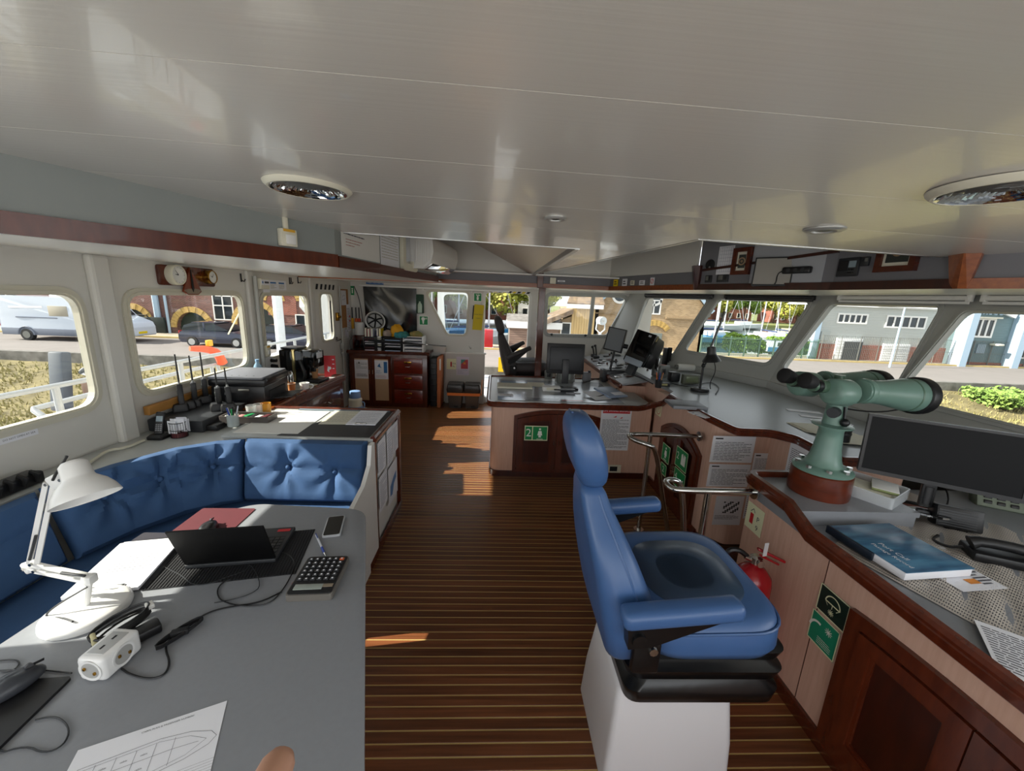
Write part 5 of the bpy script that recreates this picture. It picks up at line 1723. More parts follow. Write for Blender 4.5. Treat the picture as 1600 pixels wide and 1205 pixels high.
# ---------------------------------------------------------------- aft wall fittings
MAW = plane((XL,0,0),(0,1,0),(0,0,1))
q0,q1 = at(247,412,x=XL),at(337,447,x=XL)
yc,zc_ = (q0.y + q1.y) / 2 - 0.03,1.855
t = T('clock_board','mahogany board with clock, clinometer and barometer above the second aft window','clock',(XL,yc,zc_))
L = Matrix(((0,0,1,0),(1,0,0,0),(0,1,0,0),(0,0,0,1)))     # local x along wall, y up, z out
part('board',B().prism(rrect(0.54,0.14,0.025),0,0.02,L,bev=0.004),MAHO,t)
part('centre_plate',B().prism([(-0.09,-0.11),(-0.05,-0.135),(0.05,-0.135),(0.09,-0.11),(0.0,0.065)],0.02,0.032,L),mat('plate_mahogany','7A3418',0.3),t)
part('clinometer_scale',B().prism([(-0.085,-0.10),(-0.05,-0.127),(0.05,-0.127),(0.085,-0.10),(0.04,-0.09),(-0.04,-0.09)],0.032,0.034,L),mat('scale_grey','8A7A68',0.4),t)
part('pointer',B().prism([(-0.004,0.05),(0.004,0.05),(0.012,-0.085),(0.0,-0.115),(-0.012,-0.085)],0.034,0.037,L),BLACKM,t)
for k,(x,r,m_,face) in enumerate([(-0.155,0.072,CREAMP,WHITEM),(0.185,0.055,BRASS,WHITEM)]):
  A = L @ Matrix.Translation((x,0.005,0.02))
  o = part('clock_case' if k == 0 else 'barometer_case',B().lathe([(r,0.0),(r,0.03),(r * 0.98,0.045),(r * 0.86,0.05),(r * 0.84,0.043)],30,A,cap=False),m_,t)
  b = B()
  b.face([A @ Vector((r * 0.86 * math.cos(a),r * 0.86 * math.sin(a),0.040)) for a in [2 * PI * i / 30 for i in range(30)]])
  part('dial',b,face,o,smooth=False)
  b = B()
  for h in range(12):
    a = 2 * PI * h / 12
    b.face([A @ Vector((cx_,cy_,0.0408)) for cx_,cy_ in [(r * f * math.cos(a + e),r * f * math.sin(a + e)) for f,e in ((0.68,-0.02),(0.78,-0.02),(0.78,0.02),(0.68,0.02))]])
  part('hour_mark',b,INKD,o,smooth=False)
  for ang,ln,w in ((math.radians(-6 + 180),0.40 * r,0.004),(math.radians(128),0.58 * r,0.003)) if k == 0 else ((math.radians(60),0.5 * r,0.003),(math.radians(150),0.4 * r,0.003)):
    d = Vector((math.cos(ang),math.sin(ang),0))
    nrm = Vector((-d.y,d.x,0)) * w
    b = B()
    b.face([A @ (v + Vector((0,0,0.0425))) for v in (nrm,d * ln + nrm * 0.4,d * ln - nrm * 0.4,-nrm)])
    part('hand',b,INKD,o,smooth=False)
for k,(px,py,lb) in enumerate([(376,434,'small black hook high on the aft wall beside the conduit'),(452,439,'pair of black hooks above the third aft window'),(465,438,'single black hook next to the aft door top')]):
  q = at(px,py,x=XL)
  t = T('coat_hook',lb,'hook',(XL,q.y,q.z))
  part('plate',B().box((0.004,0,0),(0.008,0.015,0.075),0.002),BLACK,t)
  part('hook',B().tube([(0.006,0,-0.02),(0.03,0,-0.035),(0.04,0,-0.01)],0.005,6,smooth=1),BLACK,t)
  if k == 1:
    part('plate',B().box((0.004,0.035,0.01),(0.008,0.012,0.06),0.002),BLACK,t)
t = T('conduit','grey cable conduit running down the aft wall pillar with a switch','conduit',(XL + 0.04,3.88,1.4))
part('pipe',B().cyl((0.02,0,-0.5),(0.02,0,0.5),0.018,n=12),FRMG,t)
part('switch_box',B().box((0.03,0.07,-0.22),(0.03,0.07,0.11),0.006),CREAMP,t)
part('switch_rocker',B().box((0.047,0.07,-0.235),(0.008,0.035,0.045),0.002),WHITE,t)
part('switch_label',B().box((0.046,0.07,-0.18),(0.004,0.05,0.015)),mat('label_yellow','D9A52C',0.6),t)
t = T('wall_socket','white double wall socket with two black plugs near the coffee machine','socket',(XL,4.05,1.03))
part('plate',B().box((0.012,0,0),(0.024,0.13,0.14),0.006),SOCK,t)
for z in (-0.03,0.03):
  part('plug',B().cyl((0.02,0.03,z),(0.08,0.03,z),0.022,0.018,14),BLACK,t)
part('cord',B().tube([(0.08,0.03,-0.03),(0.1,0.05,-0.08),(0.08,0.12,-0.17)],0.005,6,smooth=2),BLACK,t)
q = at(398,436,x=XL + 0.02)
t = T('label_box','stack of white printed labels in a box high on the conduit','box',(XL + 0.05,3.98,1.83))
part('box',B().box((0.02,0,0),(0.05,0.15,0.10),0.006),CREAMP,t)
part('label',B().box((0.047,0.0,0.015),(0.004,0.13,0.05)),PAPER,t)
part('label',B().box((0.04,0.02,-0.065),(0.004,0.11,0.03)),PAPER,t)
part('print',B().box((0.0495,0.02,0.015),(0.001,0.07,0.018)),INK,t)
part('print',B().box((0.0495,-0.045,0.015),(0.001,0.02,0.02)),mat('map_blue','',0),t)
q = at(420,453,x=XL)
sheet('wall_notice','white notice with two blue headings above the third aft window','notice',plane((XL + 0.002,q.y,q.z),(0,1,0),(0,0,1)),0.34,0.10,PAPER,[('heading',mat('head_blue','2F6FA8',0.6),[('r',0.03,0.065,0.11,0.016),('r',0.19,0.065,0.11,0.016)]),('print',mat('faint_ink','',0),textlines(0.03,0.01,0.11,0.05,5,3) + textlines(0.19,0.01,0.11,0.05,5,4))])
sheet('wall_label','small white label strip under the first aft window','label',plane(at(0,696,x=XL + 0.003),(0,1,0),(0,0,1)),0.16,0.032,PAPER,[('lettering',INK,[('t',0.08,0.016,0.013,'DO NOT OPEN AT SEA')])])

# cork board, knives, tags on the aft wall beyond the door
q0 = at(531,522,x=XL)
YC = 6.02
sheet('cork_board','cork pin board with papers on the aft wall by the far corner','board',plane((XL + 0.004,6.03,1.24),(0,1,0),(0,0,1)),0.30,0.58,mat('cork','A87848',0.85,var=0.2,scale=60),th=0.012)
sheet('pinned_drawing','white drawing pinned at the top of the cork board','paper',plane((XL + 0.018,6.04,1.58),(0,1,0),(0,0,1)),0.20,0.22,PAPER,[('drawing',INK,[('l',[(0.05,0.08),(0.15,0.09),(0.14,0.15),(0.06,0.14),(0.05,0.08)],0.004)])])
sheet('pinned_list','white list hanging over the lower right of the cork board','paper',plane((XL + 0.02,6.22,1.17),(0,1,0),(0,0,1)),0.15,0.42,PAPER,[('print',INK,textlines(0.01,0.03,0.12,0.34,14,8,0.4)),('mark',SIGNR,[('r',0.09,0.22,0.05,0.025),('r',0.09,0.15,0.05,0.025)])])
for k,(y,z) in enumerate([(6.16,1.16),(6.22,1.12)]):
  t = T('key_tag',['white key tag on a string below the cork board','white and black key tag hanging lowest below the cork board'][k],'tag',(XL + 0.02,y,z))
  part('tag',B().prism(rrect(0.06,0.1,0.02),0,0.004,L),PAPER if k else mat('tag_pale','D9D6E0',0.5),t)
  part('ring',B().tube([L @ Vector((0.012 * math.cos(a),0.06 + 0.012 * math.sin(a),0.002)) for a in [2 * PI * i / 10 for i in range(11)]],0.002,5),STEEL,t)

# ---------------------------------------------------------------- far wall fittings
fw_ = lambda px,py,d=0.002: Vector((at(px,py,y=YF - d).x,YF - d,at(px,py,y=YF - d).z))

def far_sheet(name,label,cat,bl,tr,m,prints=lambda w,h: [],d=0.002,**k):
  a,c = fw_(*bl,d),fw_(*tr,d)
  w,h = c.x - a.x,c.z - a.z
  return sheet(name,label,cat,plane(a,(1,0,0),(0,0,1)),w,h,m,prints(w,h),**k)

# crumpled black plastic over the aft far window
b = B()
a,c = fw_(570,521,0.01),fw_(651,449,0.01)
rg = random.Random(6)
n1,n2 = 34,28
V = []
for i in range(n1 + 1):
  row = []
  for j in range(n2 + 1):
    u_,v_ = i / n1,j / n2
    f = 0.016 * math.sin(9 * (u_ * 0.7 + v_ * 0.8) + 1.5 * math.sin(2.5 * u_)) * (1 - 0.6 * u_) + 0.006 * math.sin(8 * u_ - 6 * v_ + 3 * v_ * v_)
    row.append(b.bm.verts.new((a.x + (c.x - a.x) * u_ + (0.03 * (1 - u_) * math.sin(v_ * 3)),YF - 0.035 + f,a.z + (c.z - a.z) * v_)))
  V.append(row)
for i in range(n1):
  for j in range(n2):
    b.bm.faces.new((V[i][j],V[i + 1][j],V[i + 1][j + 1],V[i][j + 1]))
single('plastic_sheet',b,mat('black_plastic_film','16181C',0.16,spec=0.8),'crumpled black plastic sheet taped over the far window','sheet')
GL = lambda w,h,items: [('border',GREEN,[('r',w * 0.06,h * 0.06,w * 0.88,h * 0.88)]),('symbol',SIGNW,items)]
far_sheet('safety_sign','small green safety sign in the far aft corner beside the knives','sign',(548,461),(553,447),GREEN,lambda w,h: [('symbol',SIGNW,[('c',w / 2,h * 0.7,w * 0.2),('r',w * 0.35,h * 0.2,w * 0.3,h * 0.4)])])
far_sheet('safety_sign','green safety sign with a white radio beacon symbol above the yellow booklet','sign',(740,471),(753,458),SIGNW,lambda w,h: GL(w,h,[('p',[(w * .4,h * .15),(w * .6,h * .15),(w * .64,h * .5),(w * .36,h * .5)]),('l',[(w * .5,h * .5),(w * .3,h * .85)],w * .07),('l',[(w * .5,h * .5),(w * .55,h * .88)],w * .07),('l',[(w * .52,h * .6),(w * .8,h * .8)],w * .07)]))
far_sheet('safety_sign','green safety sign with an eye wash symbol below the green flask','sign',(655,508),(669,494),SIGNW,lambda w,h: GL(w,h,[('c',w * .45,h * .68,w * .2),('p',[(w * .38,h * .15),(w * .52,h * .15),(w * .56,h * .5),(w * .34,h * .5)]),('r',w * .75,h * .62,w * .05,h * .22),('r',w * .67,h * .7,w * .21,h * .06)]))
p = fw_(656,478,0.05)
t = T('eyewash_holder','green eye wash holder with a white bottle on the far wall','holder',tuple(p))
part('holder',B().box((0.0,0.02,0.03),(0.12,0.05,0.30),0.01),mat('holder_green','12402C',0.5),t)
part('holder',B().box((-0.06,0.03,0.02),(0.04,0.03,0.22),0.006),mat('holder_green','',0),t)
part('bottle',B().lathe([(0.035,-0.11),(0.036,0.0),(0.03,0.03),(0.014,0.05),(0.014,0.07)],16,Matrix.Translation((0.005,-0.03,0))),mat('bottle_pale_green','B9CFBE',0.4),t)
a,c = fw_(738,515,0.03),fw_(755,474,0.03)
t = T('booklet','yellow booklet hanging on the far wall beside the doorway','booklet',tuple(a))
part('cover',B().rings([[Vector((0.0,-0.02,0.0)),Vector((0.155,-0.02,-0.005)),Vector((0.185,-0.02,0.40)),Vector((0.03,-0.02,0.41))],[Vector((0.0,0.02,0.0)),Vector((0.155,0.02,-0.005)),Vector((0.185,0.02,0.40)),Vector((0.03,0.02,0.41))]]),mat('booklet_yellow','D8C01A',0.6),t,smooth=False)
b = B()
addtext(b,'Smoke Alarm',0.026,0,0,0)
addtext(b,'Logbook',0.022,0,-0.06,0)
part('lettering',b.xform(plane((0.095,-0.0215,0.25),(1,0,0),(0,0,1))),INK,t,smooth=False)
part('spine',B().box((0.008,0.0,0.28),(0.012,0.05,0.22),rot=Matrix.Rotation(0.07,4,'Y')),BLACKM,t)
far_sheet('blue_label','blue label with white lettering above the black plastic sheet','label',(572,444),(599,438),mat('label_blue','2A5F9A',0.5),lambda w,h: [('lettering',PAPER,[('t',w / 2,h / 2,h * 0.8,'MCMURDO')])],d=0.06)
far_sheet('extinguisher_sign','cream fire extinguisher sign on the low far wall above the bins','sign',(698,577),(713,561),GLOWW,lambda w,h: [('picture',SIGNR,[('r',w * .38,h * .25,w * .16,h * .4),('c',w * .46,h * .66,w * .08)]),('lettering',INK,[('t',w * .72,h * .55,h * .2,'CO2'),('t',w * .72,h * .3,h * .16,'5kg')])],d=0.082)
far_sheet('recycling_poster','white poster with a red and green picture above the bins','poster',(713,586),(733,558),mat('poster_lilac','D6CCD8',0.7),lambda w,h: [('picture',mat('poster_red','B84A50',0.7),[('r',w * .36,h * .35,w * .56,h * .5)]),('picture',mat('poster_teal','4A8A7E',0.7),[('p',[(w * .36,h * .6),(w * .36,h * .85),(w * .75,h * .85)])]),('picture',mat('poster_orange','D98A3A',0.7),[('r',w * .55,h * .6,w * .18,h * .1)]),('print',mat('faint_ink2','',0),textlines(w * .1,h * .05,w * .8,h * .26,7,5))],d=0.082)
far_sheet('yellow_note','yellow note on the wall at the left of the sideboard','note',(535,571),(541,554),mat('note_yellow','DED87A',0.7),lambda w,h: [('print',INK,textlines(w * .1,h * .1,w * .8,h * .6,5,5))],d=0.3)
# knives in an orange block
p = fw_(556,500,0.05)
for k,(dx,m_) in enumerate([(-0.06,mat('handle_yellow','D9A21E',0.5)),(0.0,ORANGE),(0.05,mat('handle_red_orange','C9482A',0.5))]):
  t = T('flare_handset',['yellow handled signal tool hanging in the far aft corner','orange handled signal tool hanging between yellow and red ones','red orange handled signal tool hanging nearest the black sheet'][k],'tool',(p.x + dx,YF - 0.03,p.z))
  part('handle',B().box((0,0,-0.06),(0.045,0.03,0.17),0.008),m_,t)
  part('blade',B().box((0,0,0.11),(0.018,0.008,0.18),0.002),DGREY,t)
single('hanging_cable',B().tube([fw_(553,447,0.02),fw_(561,465,0.03),fw_(567,500,0.03),fw_(567,520,0.02)],0.006,6,smooth=2),DGREY,'dark cable hanging beside the black plastic sheet','cable')
p = fw_(733,541,0.02)
single('wall_hook',B().tube([p,p + Vector((0,-0.03,-0.0)),p + Vector((0.03,-0.03,-0.05)),p + Vector((0.035,-0.03,-0.02))],0.006,6,smooth=1),STEEL,'small steel hook on the far wall below the slanted window','hook')

# ---------------------------------------------------------------- sideboard contents
SZ = 0.893
Pm = lambda px,py,y=6.2: at(px,py,y=y)
DP = plane((0,6.0755,0),(1,0,0),(0,0,1))
for k,(x0,z0,w,h,lb) in enumerate([(-2.20,0.455,0.225,0.30,'white printed notice on the left sideboard door'),(-1.895,0.455,0.225,0.30,'white notice with a blue logo on the right sideboard door')]):
  if k == 0:
    pr = [('print',INK,textlines(0.03,0.16,0.17,0.1,5,1,0.3) + textlines(0.03,0.03,0.17,0.05,3,2)),('mark',INKD,[('p',[(0.06,0.24),(0.075,0.275),(0.09,0.24)])])]
  else:
    pr = [('logo',mat('head_blue','',0),[('r',0.15,0.10,0.055,0.18),('p',[(0.05,0.2),(0.09,0.26),(0.10,0.2),(0.12,0.18)])]),('lettering',mat('map_blue','',0),[('t',0.065,0.13,0.028,'SAVE'),('t',0.07,0.10,0.024,'ENERGY')]),('print',mat('poster_red','',0),textlines(0.03,0.02,0.16,0.05,3,2,0.3))]
  sheet('door_notice',lb,'notice',DP @ Matrix.Translation((x0,z0,0)),w,h,PAPER,pr)
t = T('binocular_box','open mahogany box holding dark binoculars at the left end of the sideboard','box',(-2.17,6.30,SZ))
part('box',B().box((0,0.06,0.11),(0.18,0.03,0.22),0.004).box((-0.085,0,0.11),(0.015,0.14,0.22),0.003),MAHO,t)
part('binocular_barrel',B().cyl((-0.02,-0.09,0.05),(-0.03,-0.02,0.13),0.032,0.026,14),BLACK,t)
part('binocular_barrel',B().cyl((0.06,-0.09,0.05),(0.05,-0.02,0.13),0.032,0.026,14),BLACK,t)
part('strap',B().tube([(0.09,-0.02,0.1),(0.12,-0.08,0.04),(0.04,-0.14,0.01),(-0.06,-0.13,0.012)],0.008,6,smooth=2),BLACKM,t)
p = Pm(563,532,6.35)
t = T('paper_roll','white roll of paper towel standing on the mahogany box','roll',(p.x,6.36,1.115))
part('roll',B().lathe([(0.02,0.0),(0.075,0.0),(0.075,0.20),(0.02,0.20)],24),WHITEM,t)
part('core',B().lathe([(0.019,0.001),(0.021,0.001),(0.021,0.201),(0.019,0.201)],14),mat('cardboard','',0),t)

def tray_stack(label,x0,x1,h,n,m,fills,y=6.20,dd=0.28):
  t = T('letter_tray',label,'tray',((x0 + x1) / 2,y,SZ))
  w = x1 - x0
  for k in (-1,1):
    part('side',B().box((k * (w / 2 - 0.008),0.02,h / 2),(0.016,dd,h),0.003),m,t)
  part('back',B().box((0,0.02 + dd / 2 - 0.006,h / 2),(w,0.012,h),0.002),m,t)
  for i in range(n + 1):
    z = h * i / n
    part('shelf',B().box((0,0.02,min(h - 0.006,z + 0.006)),(w - 0.03,dd - 0.01,0.012),0.002),m,t)
    if i < n:
      for q in range(2):
        part('papers',B().box((0.004 * q,0.0,z + 0.018 + 0.012 * q),(w - 0.05,dd - 0.03,0.010)),fills[(i + q) % len(fills)],t)
  return t

tray_stack('black letter tray stack with white labels at the left on the sideboard',-2.05,-1.86,0.22,5,BLACK,[PAPER,mat('maroon','',0),BLACKM])
tray_stack('black letter tray stack with cream labels, second from the left',-1.855,-1.755,0.23,7,BLACK,[PAPER2,PAPER,BLACKM])
tray_stack('black letter tray stack with blue papers in the middle of the sideboard',-1.74,-1.46,0.22,4,BLACK,[mat('paper_blue','A9BEDA',0.7),BLACKM,PAPER])
tray_stack('white letter tray stack at the right of the sideboard',-1.44,-1.13,0.25,4,WHITE,[mat('paper_grey','8E96A0',0.7),PAPER])
for k,(x,w,h,m_,lb) in enumerate([(-2.02,0.035,0.13,mat('maroon','',0),'maroon booklet standing on the left letter trays'),(-1.975,0.04,0.12,mat('poster_red','',0),'red booklet standing on the left letter trays'),(-1.925,0.035,0.125,mat('booklet_white','D8DAE0',0.6),'white booklet standing on the left letter trays'),(-1.84,0.03,0.12,mat('pen_blue','',0),'blue booklet standing on the second letter trays'),(-1.80,0.03,0.12,YEL,'yellow booklet standing on the second letter trays')]):
  t = T('booklet',lb,'book',(x,6.2,SZ + (0.222 if x < -1.86 else 0.232)),0,'booklets on the letter trays')
  part('cover',B().box((0,0,h / 2),(w,0.16,h),0.003),m_,t)
  part('pages',B().box((0.002,-0.002,h / 2 + 0.002),(w - 0.01,0.158,h),0.001),PAPER2,t)
p = Pm(586,502,6.3)
t = T('helmet','white safety helmet lying on its side showing black straps on the sideboard','helmet',(p.x,6.30,p.z))
A = Matrix.Rotation(PI / 2 + 0.25,4,'X') @ Matrix.Rotation(0.15,4,'Y')
part('shell',B().lathe([(0.150,0.0),(0.155,0.004),(0.135,0.02),(0.13,0.06),(0.10,0.12),(0.05,0.15),(0.0,0.156),(0.0,0.15),(0.045,0.144),(0.095,0.115),(0.122,0.058),(0.126,0.015)],32,A @ Matrix.Scale(-1,4,(0,0,1)),cap=False),WHITE,t)
b = B()
for a in (0.4,1.4,2.5):
  b.tube([A @ Vector((0.115 * math.cos(a),0.115 * math.sin(a),0.0)),A @ Vector((0.05 * math.cos(a),0.05 * math.sin(a),-0.06)),A @ Vector((-0.05 * math.cos(a),-0.05 * math.sin(a),-0.06)),A @ Vector((-0.115 * math.cos(a),-0.115 * math.sin(a),0.0))],0.012,8,smooth=2)
part('strap',b,BLACKM,t)
part('headband',B().lathe([(0.115,-0.03),(0.12,-0.03),(0.12,0.0),(0.115,0.0)],30,A,cap=False),BLACKM,t)

def lump(name,label,cat,loc,sc,m,seed,group=None):
  rg = random.Random(seed)
  b = B().ball((0,0,0),1.0,20)
  for v in b.bm.verts:
    d = v.co.normalized()
    k = 1 + 0.13 * math.sin(5 * d.x + seed) * math.cos(4 * d.y - seed) + 0.08 * math.sin(11 * d.z + 7 * d.x)
    v.co = Vector((d.x * k * sc[0],d.y * k * sc[1],max(-0.7,d.z * k) * sc[2]))
  return single(name,b,m,label,cat,group,loc=loc,ang=80)

lump('sou_wester','folded yellow cloth hat on top of the middle letter trays','hat',(-1.56,6.24,1.20),(0.105,0.10,0.115),mat('hat_yellow','D99A14',0.7),1)
lump('cloth','beige crumpled cloth on the letter trays beside the yellow hat','cloth',(-1.70,6.2,1.165),(0.07,0.09,0.06),mat('cloth_beige','A8988C',0.9),2)
lump('cloth','blue green crumpled cloth on the middle letter trays','cloth',(-1.46,6.15,1.155),(0.12,0.10,0.06),mat('cloth_teal','3F8C96',0.9,h2='2E6E5C',scale=12),3)
lump('cloth','ochre crumpled cloth on the white letter trays','cloth',(-1.25,6.18,1.17),(0.11,0.09,0.055),mat('cloth_ochre','A88A50',0.9,h2='6E7A48',scale=12),4)
a,c = Pm(632,536,6.05),Pm(697,541,6.05)
t = T('umbrella','closed black umbrella with a steel tip lying across the front of the letter trays','umbrella',tuple(a))
d = c - a
part('canopy',B().tube([(-0.55,0,0.02),(-0.2,0,0.005),tuple(d * 0.45)],[0.016,0.022,0.008],10),BLACKM,t)
part('shaft',B().cyl(d * 0.45,d,0.006,n=8),DGREY,t)
part('ferrule',B().cyl(d * 0.52,d * 0.56,0.014,n=10),STEEL,t)
p = Pm(690,549,6.3)
t = T('plastic_tub','white plastic tub on the ledge right of the sideboard','tub',(p.x - 0.04,6.38,0.877))
part('tub',B().rings([[Vector((x * k,y * k,z)) for x,y in rrect(0.22,0.14,0.02)] for z,k in ((0,0.85),(0.085,1.0),(0.09,1.04),(0.094,1.0),(0.086,0.94))]),mat('tub_white','CFCBC4',0.5),t)
part('rim',B().tube([Vector((x * 1.03,y * 1.03,0.09)) for x,y in rrect(0.22,0.14,0.02)],0.004,5),mat('tub_white','',0),t)
t = T('steel_bracket','small steel standing hook at the left end of the sideboard','hook',(-2.30,6.2,SZ))
part('rod',B().tube([(0,0,0),(0,0,0.14),(0.03,0,0.18),(0.0,0,0.22)],0.006,6,smooth=1),STEEL,t)
part('foot',B().box((0,0,0.004),(0.05,0.05,0.008),0.002),STEEL,t)
# dark case and orange board beside the sideboard
t = T('dark_case','tall dark grey case standing between the sideboard and the orange board','case',(-0.985,6.33,0))
part('shell',B().box((0,0,0.40),(0.11,0.30,0.80),0.015),DGREY,t)
for k in range(8):
  part('rib',B().box((0,-0.152,0.09 + k * 0.09),(0.09,0.008,0.02),0.003),BLACK,t)
t = T('orange_board','orange rescue board standing on edge beside the dark case','board',(-0.885,6.28,0))
part('board',B().box((0,0,0.42),(0.055,0.42,0.82),0.012),mat('board_orange','C97A4C',0.6,var=0.2,scale=8),t)
for k in range(5):
  part('strap_slot',B().box((-0.03,-0.15,0.1 + k * 0.16),(0.012,0.05,0.04),0.006),mat('board_orange','',0),t)
part('white_edge',B().box((0.022,-0.2,0.72),(0.02,0.03,0.18),0.005),WHITEM,t)
# waste bins
for k,x in enumerate((-0.63,-0.355)):
  t = T('waste_bin',['grey waste bin with a black bag next to the orange board','grey waste bin with a black bag next to the doorway'][k],'bin',(x,6.22,0))
  part('bin',B().rings([[Vector((px * q,py * q,z)) for px,py in rrect(0.25,0.24,0.025)] for z,q in ((0,0.82),(0.30,0.98))]),mat('bin_grey','4C4844',0.5),t)
  part('bag',B().rings([[Vector((px * q + 0.006 * math.sin(z * 70 + px * 40),py * q,z)) for px,py in rrect(0.26,0.25,0.03)] for z,q in ((0.26,1.0),(0.31,1.04),(0.38,0.98),(0.40,0.90),(0.395,0.5))]),mat('bin_bag','2A2826',0.3,bump=0.5,bscale=12),t)
  part('pedal',B().box((0.02,-0.115,0.03),(0.06,0.03,0.015),0.004),BLACK,t)
t = T('orange_strap','orange strap stretched round both waste bins','strap',(-0.49,6.1,0.24))
part('strap',B().box((0,-0.01,0),(0.53,0.008,0.045)),mat('strap_orange','E0803C',0.6),t)
part('strap',B().box((0.285,0.13,0.09),(0.008,0.33,0.045),rot=Matrix.Rotation(0.55,4,'X')),mat('strap_orange','',0),t)

# ---------------------------------------------------------------- outside: quay, street, harbour
ZS,ZW = -2.0,-2.75

def brick_mat(name,c1,c2,mortar,scale=1.0,bump=0.3):
  m = mat(name,c1,0.85)
  nt = m.node_tree
  bs = nt.nodes['Principled BSDF']
  tc = nt.nodes.new('ShaderNodeTexCoord')
  mp = nt.nodes.new('ShaderNodeMapping')
  mp.inputs['Rotation'].default_value = (PI / 2,0,0)
  bt = nt.nodes.new('ShaderNodeTexBrick')
  bt.inputs['Color1'].default_value = (*hexc(c1),1)
  bt.inputs['Color2'].default_value = (*hexc(c2),1)
  bt.inputs['Mortar'].default_value = (*hexc(mortar),1)
  bt.inputs['Scale'].default_value = 1.0
  bt.inputs['Brick Width'].default_value = 0.24 * scale
  bt.inputs['Row Height'].default_value = 0.075 * scale
  bt.inputs['Mortar Size'].default_value = 0.009
  nt.links.new(tc.outputs['Object'],mp.inputs[0])
  nt.links.new(mp.outputs[0],bt.inputs['Vector'])
  no = nt.nodes.new('ShaderNodeTexNoise')
  no.inputs['Scale'].default_value = 0.9
  no.inputs['Detail'].default_value = 6
  nt.links.new(tc.outputs['Object'],no.inputs['Vector'])
  mx = nt.nodes.new('ShaderNodeMixRGB')
  mx.blend_type = 'MULTIPLY'
  mx.inputs[0].default_value = 0.55
  rp = nt.nodes.new('ShaderNodeMapRange')
  rp.inputs['From Min'].default_value = 0.25
  rp.inputs['From Max'].default_value = 0.75
  rp.inputs['To Min'].default_value = 0.55
  rp.inputs['To Max'].default_value = 1.15
  nt.links.new(no.outputs['Fac'],rp.inputs[0])
  nt.links.new(bt.outputs['Color'],mx.inputs[1])
  nt.links.new(rp.outputs[0],mx.inputs[2])
  nt.links.new(mx.outputs[0],bs.inputs['Base Color'])
  return m

def siding_mat(name,c,pitch=0.18):
  m = mat(name,c,0.7)
  nt = m.node_tree
  bs = nt.nodes['Principled BSDF']
  tc = nt.nodes.new('ShaderNodeTexCoord')
  mp = nt.nodes.new('ShaderNodeMapping')
  wv = nt.nodes.new('ShaderNodeTexWave')
  wv.bands_direction = 'Z'
  wv.wave_profile = 'SAW'
  wv.inputs['Scale'].default_value = 0.314 / pitch
  nt.links.new(tc.outputs['Object'],mp.inputs[0])
  nt.links.new(mp.outputs[0],wv.inputs['Vector'])
  bp = nt.nodes.new('ShaderNodeBump')
  bp.inputs['Strength'].default_value = 0.9
  bp.inputs['Distance'].default_value = 0.06
  nt.links.new(wv.outputs['Fac'],bp.inputs['Height'])
  nt.links.new(bp.outputs[0],bs.inputs['Normal'])
  return m

ASPH = mat('asphalt','7C7672',0.9,var=0.12,scale=1.2)
PAVE = mat('pavement','A59A88',0.9,var=0.12,scale=2)
CONC = mat('concrete','7E7B76',0.9,h2='56544F',scale=2.5,bump=0.4,bscale=12)
GRASS = mat('dry_grass','857A54',0.95,h2='5A5236',scale=1.6,bump=0.8,bscale=20,detail=8)
GRAVEL = mat('red_gravel','9C7B70',0.95,var=0.3,scale=14,bump=0.5)
WATER = mat('harbour_water','47534C',0.12,bump=0.25,bscale=3)
BRKR = brick_mat('brick_dark_red','7A4A42','5F3630','8A7A70')
BRKC = brick_mat('brick_cream','B89A72','9A7D58','AFA28C')
BRKH = brick_mat('brick_red','9A4C3A','83402F','A08C80')
ARCHY = mat('arch_yellow_brick','C7A560',0.85,var=0.25,scale=6)
TILER = mat('roof_tile','8A7458',0.85,h2='5E5148',scale=2.5,bump=0.5)
TILED = mat('roof_tile_dark','6A5A58',0.85,h2='4B4144',scale=3)
TILEO = mat('roof_tile_orange','A55A3C',0.85,var=0.2,scale=3)
PANED = mat('far_pane','2B3338',0.08)
DOORG = mat('dark_green_door','26302C',0.5)
WSID = siding_mat('white_grey_siding','BFC4C0')
BSID = siding_mat('blue_grey_siding','6F8488',0.2)
LBLUE = mat('pale_blue_paint','A9C0D2',0.5)
SHUT = mat('white_roller_door','D6D8D8',0.5)
CARB = mat('car_paint_blue','23293F',0.2,metal=0.3,coat=0.8)
CARG = mat('car_glass','20262C',0.06)
VANW = mat('van_white','C9D2DE',0.22,coat=0.5)
VANB = mat('van_lower_grey','5B6270',0.6)
TYRE = mat('tyre','1A1A1C',0.8)
HULLW = mat('boat_white','D4DADB',0.3)
HULLB = mat('boat_blue','2E7FB4',0.4)
MASTM = mat('mast_metal','C8CBD0',0.35,metal=0.3)
DECKW = mat('ship_white','DDE1E4',0.35)
LEAFY = mat('leaf_yellow_green','C2BC58',0.7,h2='9AA246',scale=0.6)
LEAFG = mat('leaf_green','8DA650',0.7,h2='6C8A3E',scale=0.6)
BARK = mat('bark','5A4A3C',0.9)
HEDGE = mat('hedge_green','7C9A2E',0.8,h2='54741E',scale=3)

struct('road',B().box((5,24.9,ZS - 0.1),(220,7.2,0.2)),ASPH)
struct('pavement_far',B().box((5,29.8,ZS - 0.04),(220,2.6,0.2)),PAVE)
struct('kerb_far',B().box((5,28.45,ZS + 0.0),(220,0.18,0.22)),mat('kerb_yellow','C2AC74',0.8,var=0.2,scale=2))
struct('kerb_wall',B().box((5,21.15,ZS - 0.28),(220,0.34,0.62)),CONC)
b = B()
